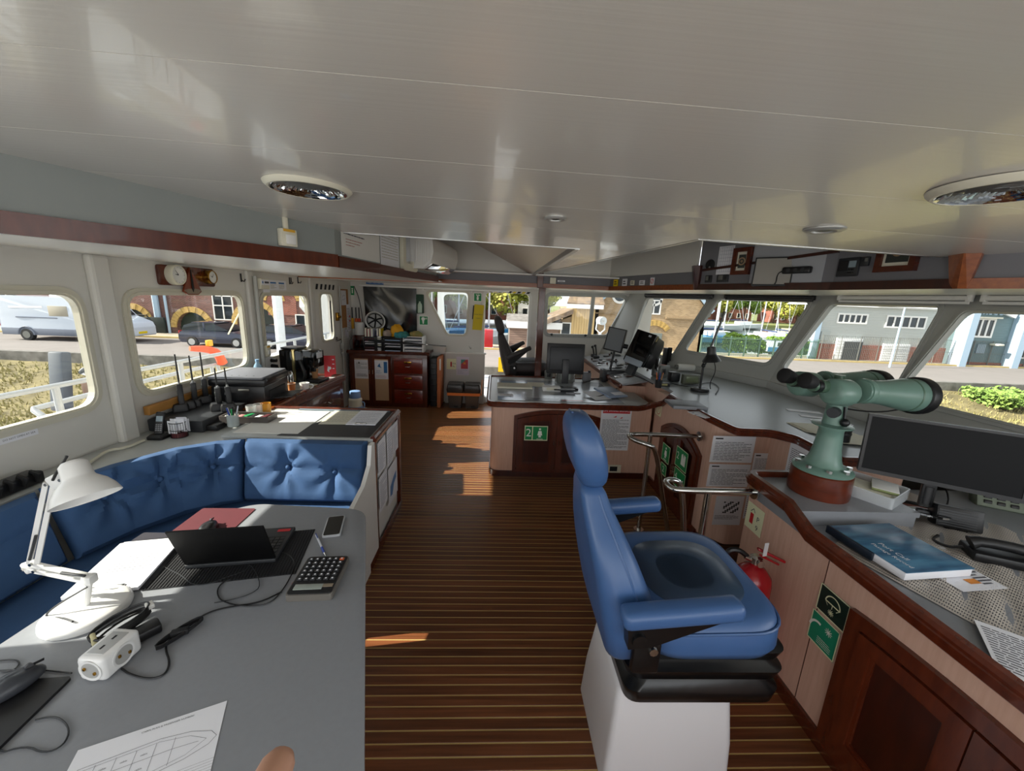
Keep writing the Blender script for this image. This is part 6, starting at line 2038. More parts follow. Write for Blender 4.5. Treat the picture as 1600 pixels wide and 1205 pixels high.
# grassy slope between the kerb wall and the ship, uneven
nx,ny = 110,14
rg = random.Random(11)
V = [[b.bm.verts.new((-90 + 180 * i / nx,21.0 - 12.0 * j / ny,-2.45 - 3.1 * (j / ny) ** 0.9 + rg.uniform(-0.09,0.09))) for j in range(ny + 1)] for i in range(nx + 1)]
for i in range(nx):
  for j in range(ny):
    b.bm.faces.new((V[i][j],V[i + 1][j],V[i + 1][j + 1],V[i][j + 1]))
struct('terrain_slope',b,GRASS,smooth=True)
struct('path',B().box((-5,8.6,-5.7),(170,1.6,0.3)),GRAVEL)
struct('water',B().box((10,60,ZW - 0.05),(320,62,0.1)),WATER)
struct('water_dock',B().box((0,0,-6.2),(200,17,0.1)),WATER)
struct('ground_far',B().box((0,165,-2.4),(600,150,0.6)),mat('far_grass','6E7440',0.9))
struct('ground_left',B().box((-62,52,-2.2),(100,42,0.3)),PAVE)
struct('ground_aft',B().box((-110,-30,-4),(120,105,1.0)),PAVE)
struct('ground_forward',B().box((120,20,-2.6),(120,120,0.9)),PAVE)
struct('ground_near',B().box((0,-75,-3.5),(240,125,1.0)),PAVE)

def facade_window(parent,M,x,y,w,h,nx=1,ny=1,fm=WHITEM,fw=0.08,deep=0.06):
  """a window of several panes set on a facade: frame with panes behind"""
  hs = []
  pw,ph = (w - fw * (nx + 1)) / nx,(h - fw * (ny + 1)) / ny
  for i in range(nx):
    for j in range(ny):
      x0,y0 = x + fw + i * (pw + fw),y + fw + j * (ph + fw)
      hs.append([(x0,y0),(x0 + pw,y0),(x0 + pw,y0 + ph),(x0,y0 + ph)])
  o = wpart('window',B().holed([(x,y),(x + w,y),(x + w,y + h),(x,y + h)],hs,0,deep,M),fm,parent,smooth=False)
  for q in hs:
    b = B()
    b.face([M @ Vector((px,py,0.01)) for px,py in q])
    wpart('pane',b,PANED,o,smooth=False)
  return o

def arch_stones(parent,M,cx,cy,r,w,a0=0.0,a1=PI,n=17,deep=0.08):
  """voussoirs of a brick arch, alternately proud"""
  for k in range(n):
    t0 = a0 + (a1 - a0) * (k + 0.04) / n
    t1 = a0 + (a1 - a0) * (k + 0.96) / n
    pts = [(cx + q * math.cos(t),cy + q * math.sin(t)) for q,t in ((r,t0),(r + w,t0),(r + w,t1),(r,t1))]
    wpart('brick',B().prism(pts,0,deep + (0.02 if k % 2 else 0),M),ARCHY,parent,smooth=False)

# --- dark red brick building with arched gateways
YB = 31.0
MB_ = plane((0,YB,0),(1,0,0),(0,0,1))
fx = lambda px,py,y=YB: (at(px,py,y=y).x,at(px,py,y=y).z)
t = T('brick_warehouse','dark red brick building with yellow arched gateways across the street','building',(-20,YB,ZS))
gates = []
for (pc,pl,pr,ptop) in ((212,190,233,483),(302,277,327,488),(397,372,432,478)):
  xl,xr_ = fx(pl,510)[0],fx(pr,510)[0]
  zt = fx(pc,ptop)[1]
  gates.append(((xl + xr_) / 2,(xr_ - xl) / 2,zt - (xr_ - xl) / 2))
hs = []
for cx,r,cyy in gates:
  hs.append([(cx - r,ZS),(cx + r,ZS)] + [(cx + r * math.cos(PI * k / 14),cyy + r * math.sin(PI * k / 14)) for k in range(15)])
hs = [[(p[0],max(p[1],ZS + 0.01)) for p in h] for h in hs]
xa,xb = -36.0,-9.0
b = B().holed([(xa,ZS),(xb,ZS),(xb,9),(xa,9)],hs,-0.5,0,MB_)
wpart('wall',b,BRKR,t,smooth=False)
wpart('side_wall',B().box((xb - 0.1,YB + 5,3.4),(0.2,10,11)),BRKR,t)
wpart('side_wall',B().box((xa + 0.1,YB + 5,3.4),(0.2,10,11)),BRKR,t)
wpart('roof',B().prism([(0,8.9),(10.5,8.9),(5.2,13)],xa - 0.2,xb + 0.2,plane((0,YB - 0.3,0),(0,1,0),(0,0,1)) @ Matrix.Identity(4)),TILED,t)
for (cx,r,cyy),h in zip(gates,hs):
  o = wpart('gate',B().prism(h,-0.45,-0.35,MB_),DOORG,t,smooth=False)
  b = B()
  b.box((cx,YB + 0.33,(ZS + cyy) / 2),(0.05,0.06,cyy - ZS))
  b.box((cx,YB + 0.33,cyy),(2 * r,0.06,0.08))
  wpart('gate_bar',b,BLACKM,o)
  arch_stones(t,MB_,cx,cyy,r,0.42)
for pcx in (428,452):
  x,z = fx(pcx,470)
  for dz in (0,):
    arch_stones(t,MB_,x,z,0.55,0.3,0,PI,11)
    wpart('niche',B().prism([(x - 0.5,z - 1.1),(x + 0.5,z - 1.1)] + [(x + 0.5 * math.cos(PI * k / 10),z + 0.5 * math.sin(PI * k / 10)) for k in range(11)],0.0,0.03,MB_),BRKH,t,smooth=False)
for px0,px1,py in ((436,478,512),(436,478,517)):
  x0,z = fx(px0,py)
  x1 = fx(px1,py)[0]
  wpart('string_course',B().box(((x0 + x1) / 2,YB - 0.05,z),(x1 - x0,0.12,0.1)),ARCHY,t)
x,z = fx(476,520)
facade_window(t,MB_,x - 0.6,z - 1.2,1.5,2.6,2,3)
x0,z0 = fx(337,463)
facade_window(t,MB_,x0,z0,1.6,1.5,2,2)
x0,z0 = fx(340,500)
facade_window(t,MB_,x0 - 0.2,z0,1.5,2.2,2,2)
for px in (247,262):
  x,z = fx(px,480)
  wpart('drainpipe',B().cyl((x,YB - 0.15,ZS),(x,YB - 0.15,8.8),0.09 if px > 250 else 0.2,n=10),LBLUE,t)
b = B()
x0,x1 = fx(231,510)[0],fx(262,510)[0]
for dz in (0.0,0.35,0.7):
  b.tube([(x0,YB - 0.9,ZS + 1.0 + dz * 0.6),(x0 + 0.8,YB - 0.9,ZS + 1.0 + dz * 0.6),(x1,YB - 0.9,ZS + 0.15 + dz * 0.6)],0.035,6)
wpart('stair_rail',b,BLACKM,t)
x0,z0 = fx(205,500)
wpart('noticeboard',B().box((x0 + 1.4,YB - 0.3,z0 - 0.6),(2.6,0.2,1.8),0.03),DOORG,t)

t = T('grey_office','grey office building with a wide window behind the white van','building',(-46,33,ZS))
wpart('wall',B().box((-47,38,1.6),(20,10,7.6)),mat('grey_render','9A958C',0.8,var=0.1,scale=1),t)
wpart('roof',B().box((-47,38,5.5),(20.6,10.6,0.3)),CONC,t)
Mo = plane((0,33,0),(1,0,0),(0,0,1))
for k in range(5):
  facade_window(t,Mo,-56 + k * 3.8,-0.9,3.0,1.6,3,1)

# --- white-grey warehouse and the blue-grey building with lettering
YW_ = 29.6
Mw = plane((0,YW_,0),(1,0,0),(0,0,1))
wx = lambda px,py,y=YW_: (at(px,py,y=y).x,at(px,py,y=y).z)
t = T('siding_warehouse','pale grey clad warehouse with two roller doors across the road','building',(30,YW_,ZS))
xl = wx(1262,560)[0]
xr_ = wx(1478,540)[0]
zt = wx(1380,479)[1]
zb = wx(1285,537)[1]
wpart('wall',B().prism([(xl,YW_),(xr_,YW_),(xr_ + 3,YW_ + 12),(xl + 10.4,YW_ + 12)],ZS,zt),WSID,t,smooth=False)
wpart('brick_base',B().box(((xl + xr_) / 2,YW_ - 0.03,(zb + ZS) / 2),(xr_ - xl,0.1,zb - ZS)),BRKH,t)
wpart('roof',B().prism([(-0.4,zt),(9.4,zt),(5,zt + 2.6)],xl + 4.5,xr_ + 0.3,plane((0,YW_,0),(0,1,0),(0,0,1))),SHUT,t)
wpart('fascia_board',B().box(((xl + xr_) / 2,YW_ - 0.12,zt + 0.14),(xr_ - xl + 0.5,0.3,0.5)),WHITE,t)
wpart('corner_pilaster',B().box((xl + 0.15,YW_ - 0.1,(zt + ZS) / 2),(0.4,0.3,zt - ZS)),LBLUE,t)
for p0,p1 in (((1306,505),(1357,491)),((1381,512),(1449,495))):
  x0,z0 = wx(*p0)
  x1,z1 = wx(*p1)
  facade_window(t,Mw,x0,z0,x1 - x0,z1 - z0,5,1,fw=0.12)
for p0,p1 in (((1299,560),(1346,529)),((1371,566),(1420,538))):
  x0,_ = wx(*p0)
  x1,z1 = wx(*p1)
  o = wpart('roller_door',B().box(((x0 + x1) / 2,YW_ - 0.1,(z1 + ZS) / 2),(x1 - x0,0.12,z1 - ZS)),SHUT,t)
  for k in range(1,8):
    z = ZS + (z1 - ZS) * k / 8
    wpart('slat',B().box(((x0 + x1) / 2,YW_ - 0.17,z),(x1 - x0,0.03,0.22),0.01),SHUT,o)
  if p0[0] == 1299:
    wpart('door_opening',B().box(((x0 + x1) / 2 + 0.3,YW_ - 0.19,ZS + 0.75),((x1 - x0) * 0.72,0.03,1.5)),mat('shed_dark','3A3E42',0.7),o)
x0,z0 = wx(1288,525)
wpart('vent',B().box((x0,YW_ - 0.05,z0),(0.7,0.1,0.7)),mat('vent_grey','A9AEA9',0.6),t)

YI = 29.0
Mi2 = plane((0,YI,0),(1,0,0),(0,0,1))
ix = lambda px,py,y=YI: (at(px,py,y=y).x,at(px,py,y=y).z)
t = T('blue_clad_building','blue grey clad building with light lettering under its gable across the road','building',(40,YI,ZS))
xl,xr_ = ix(1492,540)[0],ix(1640,560)[0]
wpart('wall',B().box(((xl + xr_) / 2 + 6,YI + 7,2.0),(xr_ - xl + 12,14,8)),BSID,t)
wpart('roof',B().prism([(-0.5,6.0),(14.5,6.0),(7,9)],xl - 0.4,xr_ + 12.4,plane((0,YI,0),(0,1,0),(0,0,1))),SHUT,t)
for px in (1490,1572):
  x = ix(px,540)[0]
  wpart('pilaster',B().box((x + 0.25,YI - 0.3,1.5),(0.55,0.9,7.0)),LBLUE,t)
xw,zw = ix(1499,486)
xw2,zw2 = ix(1512,478)
for (pa,pb) in (((1499,492),(1516,483)),((1565,488),(1580,494))):
  a_,c_ = Vector((ix(*pa)[0],YI - 0.25,ix(*pa)[1])),Vector((ix(*pb)[0],YI - 0.25,ix(*pb)[1]))
  wpart('barge_board',bar(B(),a_,c_,0.2,0.35),WHITE,t)
xs_,zs_ = ix(1547,488)
b = B()
addtext(b,'INTRAMAR',0.62,0,0,0)
bmesh.ops.transform(b.bm,matrix=plane((xs_,YI - 0.12,zs_),(1,0,0),(0,0,1)),verts=b.bm.verts[:])
g = bmesh.ops.extrude_face_region(b.bm,geom=b.bm.faces[:])
bmesh.ops.translate(b.bm,vec=(0,-0.08,0),verts=[v for v in g['geom'] if isinstance(v,bmesh.types.BMVert)])
wpart('lettering',b,LBLUE,t,smooth=False)
x0,z0 = ix(1516,527)
x1,z1 = ix(1557,498)
facade_window(t,Mi2,x0,z0,x1 - x0,z1 - z0,3,1,fw=0.14)
wpart('sill_hood',B().box(((x0 + x1) / 2,YI - 0.15,z1 + 0.05),(x1 - x0 + 0.3,0.3,0.1)),CREAMP,t)
x0,z0 = ix(1580,560)
facade_window(t,Mi2,x0,z0,3.0,1.3,3,1,fw=0.12)
x0,z0 = ix(1588,522)
facade_window(t,Mi2,x0,z0,2.4,1.6,3,1,fw=0.12)
x0,z0 = ix(1531,545)
wpart('hatch',B().box((x0,YI - 0.04,z0),(0.7,0.08,0.7)),mat('hatch_grey','8596A0',0.6),t)
x0,z0 = ix(1549,538)
o = wpart('wall_lamp',B().box((x0,YI - 0.35,z0),(0.5,0.6,0.16),0.05),CREAMP,t)
wpart('base_strip',B().box(((xl + xr_) / 2 + 6,YI - 0.02,ZS + 0.15),(xr_ - xl + 12,0.1,0.3)),BRKH,t)

# --- cream brick house with round windows
YH = 31.0
Mh = plane((0,YH,0),(1,0,0),(0,0,1))
hx = lambda px,py,y=YH: (at(px,py,y=y).x,at(px,py,y=y).z)
t = T('cream_brick_house','sunlit cream brick house with round gable windows beyond the far side windows','building',(12,YH,ZS))
xl,xr_ = hx(927,520)[0],hx(1097,530)[0]
zg = hx(1085,478)[1]
xm = (xl + xr_) / 2
rw = []
for px,py in ((969,461),(1023,465)):
  x,z = hx(px,py)
  rw.append((x,z))
circ = lambda x,z,r: [(x + r * math.cos(2 * PI * k / 20),z + r * math.sin(2 * PI * k / 20)) for k in range(20)]
b = B().holed([(xl,ZS),(xr_,ZS),(xr_,1.5),(xm,6.2),(xl,1.5)],[circ(x,z,0.55) for x,z in rw],-0.3,0,Mh)
wpart('gable_wall',b,BRKC,t,smooth=False)
wpart('side_wall',B().box((xl + 0.15,YH + 5,-0.3),(0.3,10,3.6)),BRKC,t)
wpart('side_wall',B().box((xr_ - 0.15,YH + 5,-0.3),(0.3,10,3.6)),BRKC,t)
for s,xe in ((-1,xl),(1,xr_)):
  P = [Vector((xe + s * 0.35,YH - 0.35,1.3)),Vector((xm,YH - 0.35,6.25)),Vector((xm,YH + 10,6.25)),Vector((xe + s * 0.35,YH + 10,1.3))]
  wpart('roof_slope',B().rings([P,[p + Vector((0,0,0.2)) for p in P]]),TILER,t,smooth=False)
  wpart('barge_board',bar(B(),P[0] + Vector((0,-0.05,0)),P[1] + Vector((0,-0.05,0)),0.12,0.32),LBLUE,t)
for x,z in rw:
  o = wpart('round_window',B().holed(circ(x,z,0.68),[circ(x,z,0.5)],-0.1,0.06,Mh),WHITEM,t,smooth=False)
  b = B()
  b.face([Mh @ Vector((px,py,-0.05)) for px,py in circ(x,z,0.52)])
  wpart('pane',b,PANED,o,smooth=False)
x0,z0 = hx(1009,491)
x1,z1 = hx(1034,469)
facade_window(t,Mh,x0,z0,x1 - x0,z1 - z0,2,1,fw=0.1)
x0,z0 = hx(1005,515)
x1,z1 = hx(1038,515)
arch_stones(t,Mh,(x0 + x1) / 2,z0 - 0.9,1.25,0.45,PI * 0.22,PI * 0.78,15)
wpart('door',B().box(((x0 + x1) / 2,YH - 0.02,(z0 - 0.25 + ZS) / 2),(x1 - x0 - 0.3,0.1,z0 - 0.25 - ZS)),mat('grey_door','6E7672',0.6),t)
for px0,px1,py in ((930,975,489),(1040,1090,497)):
  x0,z0 = hx(px0,py)
  x1 = hx(px1,py)[0]
  wpart('string_course',B().box(((x0 + x1) / 2,YH - 0.06,z0),(x1 - x0,0.14,0.1)),mat('stone_band','8F7A5C',0.85),t)
# lower wing with a tiled roof, pale boarded wall and lean-to
t = T('boarded_annex','low annex with pale upright boards, tiled roof and a brick lean-to beside the brick house','building',(8,29.5,ZS))
YA = 29.8
ax_ = lambda px,py: (at(px,py,y=YA).x,at(px,py,y=YA).z)
x0,x1 = ax_(893,500)[0],ax_(929,500)[0]
zt0,zt1 = ax_(893,482)[1],ax_(925,486)[1]
nb = 9
for k in range(nb):
  a0,a1 = x0 + (x1 - x0) * k / nb,x0 + (x1 - x0) * (k + 1) / nb
  wpart('plank',B().box(((a0 + a1) / 2,YA,(zt0 + ZS) / 2),(a1 - a0 - 0.012,0.06 + 0.015 * (k % 2),zt0 - ZS)),mat('cream_boards','D2B47E',0.7,var=0.15,scale=2,stretch=(6,6,0.4)),t,smooth=False)
wpart('core',B().box(((x0 + x1) / 2,YA + 3,(zt0 + ZS) / 2),(x1 - x0,5.9,zt0 - ZS)),BRKC,t)
P = [Vector((x0 - 0.5,YA - 0.4,zt0 + 0.25)),Vector((x1 + 0.6,YA - 0.4,zt0 + 0.2)),Vector((x1 + 0.6,YA + 4,zt0 + 3.0)),Vector((x0 + 1.2,YA + 4,zt0 + 3.0))]
wpart('roof',B().rings([P,[p + Vector((0,0,0.18)) for p in P]]),TILER,t,smooth=False)
wpart('gutter_board',B().box(((x0 + x1) / 2,YA - 0.4,zt0 + 0.18),(x1 - x0 + 1.0,0.12,0.3)),WHITE,t)
xw0,zr0 = ax_(845,512)
lz = ax_(893,484)[1]
b = B().prism([(xw0,ZS),(x0,ZS),(x0,lz - 0.5),(xw0,zr0)],-0.2,0,plane((0,YA + 0.1,0),(1,0,0),(0,0,1)))
wpart('lean_to_wall',b,BRKC,t,smooth=False)
P = [Vector((xw0 - 0.2,YA - 0.5,zr0 + 0.05)),Vector((x0,YA - 0.5,lz - 0.3)),Vector((x0,YA + 4,lz - 0.3)),Vector((xw0 - 0.2,YA + 4,zr0 + 0.05))]
wpart('lean_to_roof',B().rings([P,[p + Vector((0,0,0.35)) for p in P]]),TILER,t,smooth=False)
facade_window(t,plane((0,YA - 0.02,0),(1,0,0),(0,0,1)),ax_(875,522)[0],ax_(875,524)[1] ,0.8,1.0)
t = T('quay_shed','small timber quay shed with a white roof edge seen through the far doorway','building',(1,29.5,ZS))
x0,z0 = ax_(795,545)
x1 = ax_(873,520)[0]
zt = ax_(800,512)[1]
for k in range(9):
  z = ZS + (zt - ZS) * (k + 0.5) / 9
  wpart('plank',B().box(((x0 + x1) / 2,YA,z),(x1 - x0,0.08,(zt - ZS) / 9 - 0.015)),mat('weathered_boards','8A7568',0.8,var=0.2,scale=2,stretch=(0.6,6,6)),t,smooth=False)
wpart('core',B().box(((x0 + x1) / 2,YA + 1.7,(zt + ZS) / 2),(x1 - x0,3.3,zt - ZS)),CONC,t)
wpart('roof_edge',B().box(((x0 + x1) / 2,YA + 1.5,zt + 0.25),(x1 - x0 + 0.4,3.6,0.5)),WHITE,t)
wpart('roof',B().prism([(0,zt + 0.5),(3.6,zt + 0.5),(1.8,zt + 1.0)],x0 - 0.2,x1 + 0.2,plane((0,YA - 0.3,0),(0,1,0),(0,0,1))),CONC,t)

# --- far bank: houses and trees
def house(x,y,w,h,rh,wallm,roofm,label,zb=-2.2):
  t = T('far_house',label,'house',(x,y,zb),0,'houses on the far bank')
  part('wall',B().box((0,3,h / 2),(w,6,h)),wallm,t)
  part('roof',B().prism([(-w / 2 - 0.3,h),(w / 2 + 0.3,h),(0,h + rh)],-0.3,6.3,plane((0,6,0),(1,0,0),(0,0,1))),roofm,t,smooth=False)
  M = plane((0,0,0),(1,0,0),(0,0,1))
  n = max(2,int(w / 2.2))
  for f in range(2):
    for k in range(n):
      xx = -w / 2 + (k + 0.5) * w / n - 0.5
      o = part('window',B().holed([(xx,0.9 + f * 2.6),(xx + 1.0,0.9 + f * 2.6),(xx + 1.0,2.3 + f * 2.6),(xx,2.3 + f * 2.6)],[[(xx + 0.1,1.0 + f * 2.6),(xx + 0.9,1.0 + f * 2.6),(xx + 0.9,2.2 + f * 2.6),(xx + 0.1,2.2 + f * 2.6)]],0,0.08,M),WHITEM,t,smooth=False)
      b = B()
      b.face([M @ Vector(p) for p in ((xx + 0.1,1.0 + f * 2.6,0.02),(xx + 0.9,1.0 + f * 2.6,0.02),(xx + 0.9,2.2 + f * 2.6,0.02),(xx + 0.1,2.2 + f * 2.6,0.02))])
      part('pane',b,PANED,o,smooth=False)
  return t

house(-9.0,68,8,5.4,4,BRKH,TILEO,'red brick far house at the left of the doorway view')
house(-0.5,70,7,5.2,3.6,BRKH,TILEO,'red brick far house with orange roof behind the black chair headrest')
house(6.5,69,6,5.6,3.4,WHITEM,TILED,'white fronted far house beside the red brick one')
house(56,108,9,5.5,4,BRKH,TILEO,'red brick far house beyond the masts nearest the brick gable')
house(68,110,10,5.2,4.2,BRKH,TILEO,'red brick far house beyond the masts in the middle of the bank')
house(82,108,9,5.6,4.4,BRKH,TILEO,'red brick far house with bright orange roof at the right of the bank')
house(-18,66,9,5.5,4,BRKH,TILED,'dark roofed brick far house behind the blue boat')

_rg = random.Random(5)

def crown_mesh(seed,m,n=5200,leaf=0.2):
  rg = random.Random(seed)
  blobs = [(Vector((rg.uniform(-1.6,1.6),rg.uniform(-1.6,1.6),rg.uniform(-1.4,1.8))),rg.uniform(1.0,1.8)) for _ in range(9)]
  b = B()
  for k in range(n):
    c,r = blobs[k % 9]
    d = Vector((rg.gauss(0,1),rg.gauss(0,1),rg.gauss(0,1))).normalized()
    p = c + d * r * rg.uniform(0.72,1.05)
    u = (d.orthogonal() + Vector((rg.uniform(-.6,.6),rg.uniform(-.6,.6),rg.uniform(-.6,.6)))).normalized()
    v = d.cross(u).normalized()
    s = leaf * rg.uniform(0.6,1.2)
    b.face([p + u * s,p + v * s * 0.7,p - u * s,p - v * s * 0.7])
  return b.mesh('crown',m,False)

CROWNS = [crown_mesh(1,LEAFY),crown_mesh(2,LEAFG),crown_mesh(3,LEAFY),crown_mesh(4,LEAFG)]

def tree(x,y,h,k,label,zb=-2.2):
  t = T('tree',label,'tree',(x,y,zb),0,'trees on the far bank')
  part('trunk',B().tube([(0,0,0),(0.05,0,h * 0.3),(-0.05,0.05,h * 0.6)],[0.22,0.17,0.1],8),BARK,t)
  s = h / 6.0
  o = link('crown',CROWNS[k],t,(0,0,h * 0.62))
  o.scale = (s,s,s * 0.95)
  o.rotation_euler = (0,0,_rg.uniform(0,6))
  o['kind'] = 'stuff'

for i,(x,y,h,k,lb) in enumerate([
    (-6.0,62,8,0,'yellow green tree at the left edge of the doorway view'),(-2.0,64,8.2,0,'yellowing tree left of the orange roofed house'),
    (3.2,63,8.6,2,'broad yellowing tree right of the black chair headrest'),(8.2,62,7.8,0,'bright yellow green tree at the right edge of the doorway view'),
    (-12.5,63,10,1,'dark green tree above the blue hull in the slanted window'),(-17.5,60,10,1,'dark green tree behind the white boat frame'),
    (13.5,52,8.5,1,'green tree above the brick lean-to'),(46,101,8.5,0,'yellow green tree behind the first mast beyond the fence'),
    (53,103,9,2,'yellow green tree left of the middle houses'),(60,102,9.5,0,'tall yellow green tree above the moored sailing boats'),
    (67,104,8.5,1,'green tree among the masts in the middle'),(74,102,9.5,2,'yellow green tree behind the tallest mast'),
    (81,103,8.5,0,'yellow tree before the bright orange roof'),(88,101,9.5,1,'green tree at the far right of the bank'),(95,103,9,0,'yellow green tree next to the warehouse edge'),
    (40,99,9,1,'green tree next to the cream brick house edge')]):
  tree(x,y,h,k,lb)

# --- boats
def boat(x,y,L,rz,hullm,label,mast=8.0,cabin=True,zb=ZW):
  t = T('sailing_boat',label,'boat',(x,y,zb),rz,'boats in the harbour')
  rings = []
  for s in (0,0.15,0.4,0.7,0.9,1.0):
    w = L * 0.15 * (0.75 + 0.25 * s * 2 if s < 0.4 else 1.0 - ((s - 0.4) / 0.6) ** 2 * 0.97)
    hh = 0.9 + 0.35 * s
    xx = (s - 0.5) * L
    rings.append([Vector((xx,-w,hh)),Vector((xx,-w * 0.85,0.35)),Vector((xx,0,-0.1)),Vector((xx,w * 0.85,0.35)),Vector((xx,w,hh))])
  part('hull',B().rings(rings),hullm,t)
  if cabin:
    part('cabin',B().box((-L * 0.05,0,1.35),(L * 0.35,L * 0.17,0.6),0.12),HULLW,t)
  if mast:
    o = part('mast',B().cyl((L * 0.05,0,1.0),(L * 0.05,0,mast),0.09,0.07,8),MASTM,t)
    b = B()
    for q in (-L * 0.48,L * 0.48):
      b.tube([(L * 0.05,0,mast - 0.1),(q,0,1.1)],0.025,4)
    part('stay',b,MASTM,o)
    part('boom',B().cyl((L * 0.05,0,1.9),(-L * 0.4,0,1.9),0.09,0.08,8),mat('sail_cover','34436A',0.7),t)

boat(-4.5,41,12,0.15,HULLB,'blue hulled boat seen through the slanted window and doorway',9,False)
boat(-1.0,35.5,8,0.6,HULLW,'white sailing boat left in the doorway view',10)
boat(-5.8,34.5,7,1.2,HULLW,'white boat with dinghy behind the slanted window',9)
boat(41,72,12,0.1,HULLW,'white sailing boat moored off the far bank left of the hedge',14)
boat(52,80,9,0.2,HULLW,'white sailing boat with dark boom beneath the middle houses',15)
boat(33,47,8,1.4,HULLW,'white sailing boat with tall mast behind the hedge',12)
boat(37,50,8,1.3,HULLW,'second white sailing boat from the left behind the hedge',12)
boat(42,52,8,1.35,HULLW,'third white sailing boat from the left behind the hedge',12.5)
boat(48,54,8,1.3,HULLW,'fourth white sailing boat, next to the warehouse corner',12)
boat(27,46,8,0.2,HULLB,'blue boat next to the cream brick house edge',11)

# --- vehicles
def wheel(b,x,y,r,w=0.22):
  b.cyl((x,y - w / 2,r),(x,y + w / 2,r),r,n=18)

t = T('van','long white delivery van with a roof box parked on the road','van',(at(10,530,z=ZS).x,26.1,ZS))
x1 = at(206,537,z=ZS).x - t.location.x
L = x1
prof = [(0.0,0.45),(0.02,2.55),(0.25,2.68),(L * 0.70,2.68),(L * 0.745,2.60),(L * 0.86,1.62),(L * 0.985,1.25),(L,0.95),(L,0.40),(L * 0.5,0.36)]
Mv = plane((0,1.0,0),(1,0,0),(0,0,1))
part('body',B().prism(rpoly(prof,[0.1,0.15,0.2,0.2,0.2,0.2,0.2,0.1,0.1,0],4),0,2.0,Mv,bev=0.08),VANW,t)
o = part('lower_cladding',B().box((L * 0.5,-1.02,0.55),(L * 0.98,0.05,0.42),0.02),VANB,t)
b = B()
b.prism([(L * 0.755,1.5),(L * 0.855,1.5),(L * 0.80,2.15),(L * 0.745,2.3)],2.0,2.02,Mv)
part('door_glass',b,CARG,t,smooth=False)
part('windscreen',B().prism([(L * 0.752,2.50),(L * 0.855,1.66),(L * 0.865,1.68),(L * 0.762,2.53)],0.15,1.85,Mv),CARG,t,smooth=False)
part('side_window',B().box((L * 0.475,-1.0,1.85),(L * 0.15,0.04,0.62),0.05),mat('tinted_beige','A39C8C',0.3),t)
part('roof_box',B().box((L * 0.52,-0.2,2.78),(L * 0.3,0.8,0.26),0.08),WHITE,t)
for xx in (L * 0.2,L * 0.82):
  b = B()
  wheel(b,xx,-0.95,0.36)
  o = part('wheel',b,TYRE,t)
  part('hub_cap',B().cyl((xx,-1.08,0.36),(xx,-1.05,0.36),0.22,n=16),GREYP,o)
  part('wheel_arch',B().tube([(xx + 0.48 * math.cos(a),-1.03,0.36 + 0.48 * math.sin(a)) for a in [PI * k / 10 for k in range(11)]],0.05,6),VANB,t)
part('slide_rail',B().box((L * 0.3,-1.02,1.42),(L * 0.32,0.03,0.05)),VANB,t)
b = B()
b.box((L * 0.685,-1.02,1.12),(0.22,0.03,0.26),0.03).box((L * 0.735,-1.02,1.12),(0.22,0.03,0.26),0.03)
part('door_handle',b,BLACK,t)
part('tail_lamp',B().box((0.0,-0.95,1.3),(0.08,0.12,0.9),0.02),RED,t)
part('number_plate',B().box((L + 0.01,0,0.62),(0.03,0.6,0.14)),YEL,t)
sheet('side_stripe','white stripe',None,plane((t.location.x + L * 0.1,26.1 - 1.012,ZS + 1.95),(1,-0.0,0.03),(0,0,1)),L * 0.26,0.12,WHITE,parent=t)

def car(x,y,L,m,label,flip=1):
  t = T('car',label,'car',(x,y,ZS),0 if flip > 0 else PI)
  low = [(0,0.35),(0.02,0.85),(0.3,1.0),(L * 0.72,0.98),(L * 0.97,0.8),(L,0.5),(L * 0.98,0.28),(0.1,0.26)]
  M = plane((0,0.88,0),(1,0,0),(0,0,1))
  part('body',B().prism(rpoly(low,0.15,4),0,1.76,M,bev=0.1),m,t)
  top = [(0.12,0.95),(0.35,1.32),(0.9,1.50),(L * 0.48,1.50),(L * 0.73,0.98)]
  o = part('cabin',B().prism(rpoly(top,0.1,4),0.08,1.68,M,bev=0.1),CARG,t)
  part('roof_panel',B().box((L * 0.34,0,1.49),(L * 0.34,1.3,0.05),0.02),m,t)
  part('pillar',B().box((L * 0.36,0,1.2),(0.12,1.63,0.6),0.02),m,t)
  for xx in (L * 0.19,L * 0.81):
    b = B()
    wheel(b,xx,-0.82,0.32)
    wheel(b,xx,0.82,0.32)
    o = part('wheel',b,TYRE,t)
    part('hub_cap',B().cyl((xx,-0.96,0.32),(xx,-0.92,0.32),0.2,n=14),ALU,o)
  part('tail_lamp',B().box((0.03,-0.7,0.85),(0.08,0.25,0.25),0.03),RED,t)

xc = at(281,541,z=ZS).x
car(xc,25.7,4.3,CARB,'dark blue hatchback driving along the road behind the rail')
car(xc + 4.6,25.8,4.4,CARB,'second dark blue car, just ahead of the hatchback')
p = at(1174,557,z=ZS)
t = T('small_van','white and blue small van parked behind the green fence','van',(p.x + 2.2,32.0,ZS))
t.scale = (0.5,0.8,0.62)
part('body',B().prism(rpoly([(0,0.4),(0,1.9),(2.8,1.95),(3.3,1.2),(4.3,1.0),(4.4,0.4)],0.2,4),0,1.7,plane((0,0.85,0),(1,0,0),(0,0,1)),bev=0.08),VANW,t)
part('panel_print',B().box((1.4,-0.86,0.75),(2.4,0.03,0.6)),HULLB,t)
part('side_glass',B().box((2.3,-0.86,1.45),(1.2,0.03,0.5),0.05),CARG,t)
b = B()
for xx in (0.8,3.5):
  wheel(b,xx,-0.75,0.33)
part('wheel',b,TYRE,t)

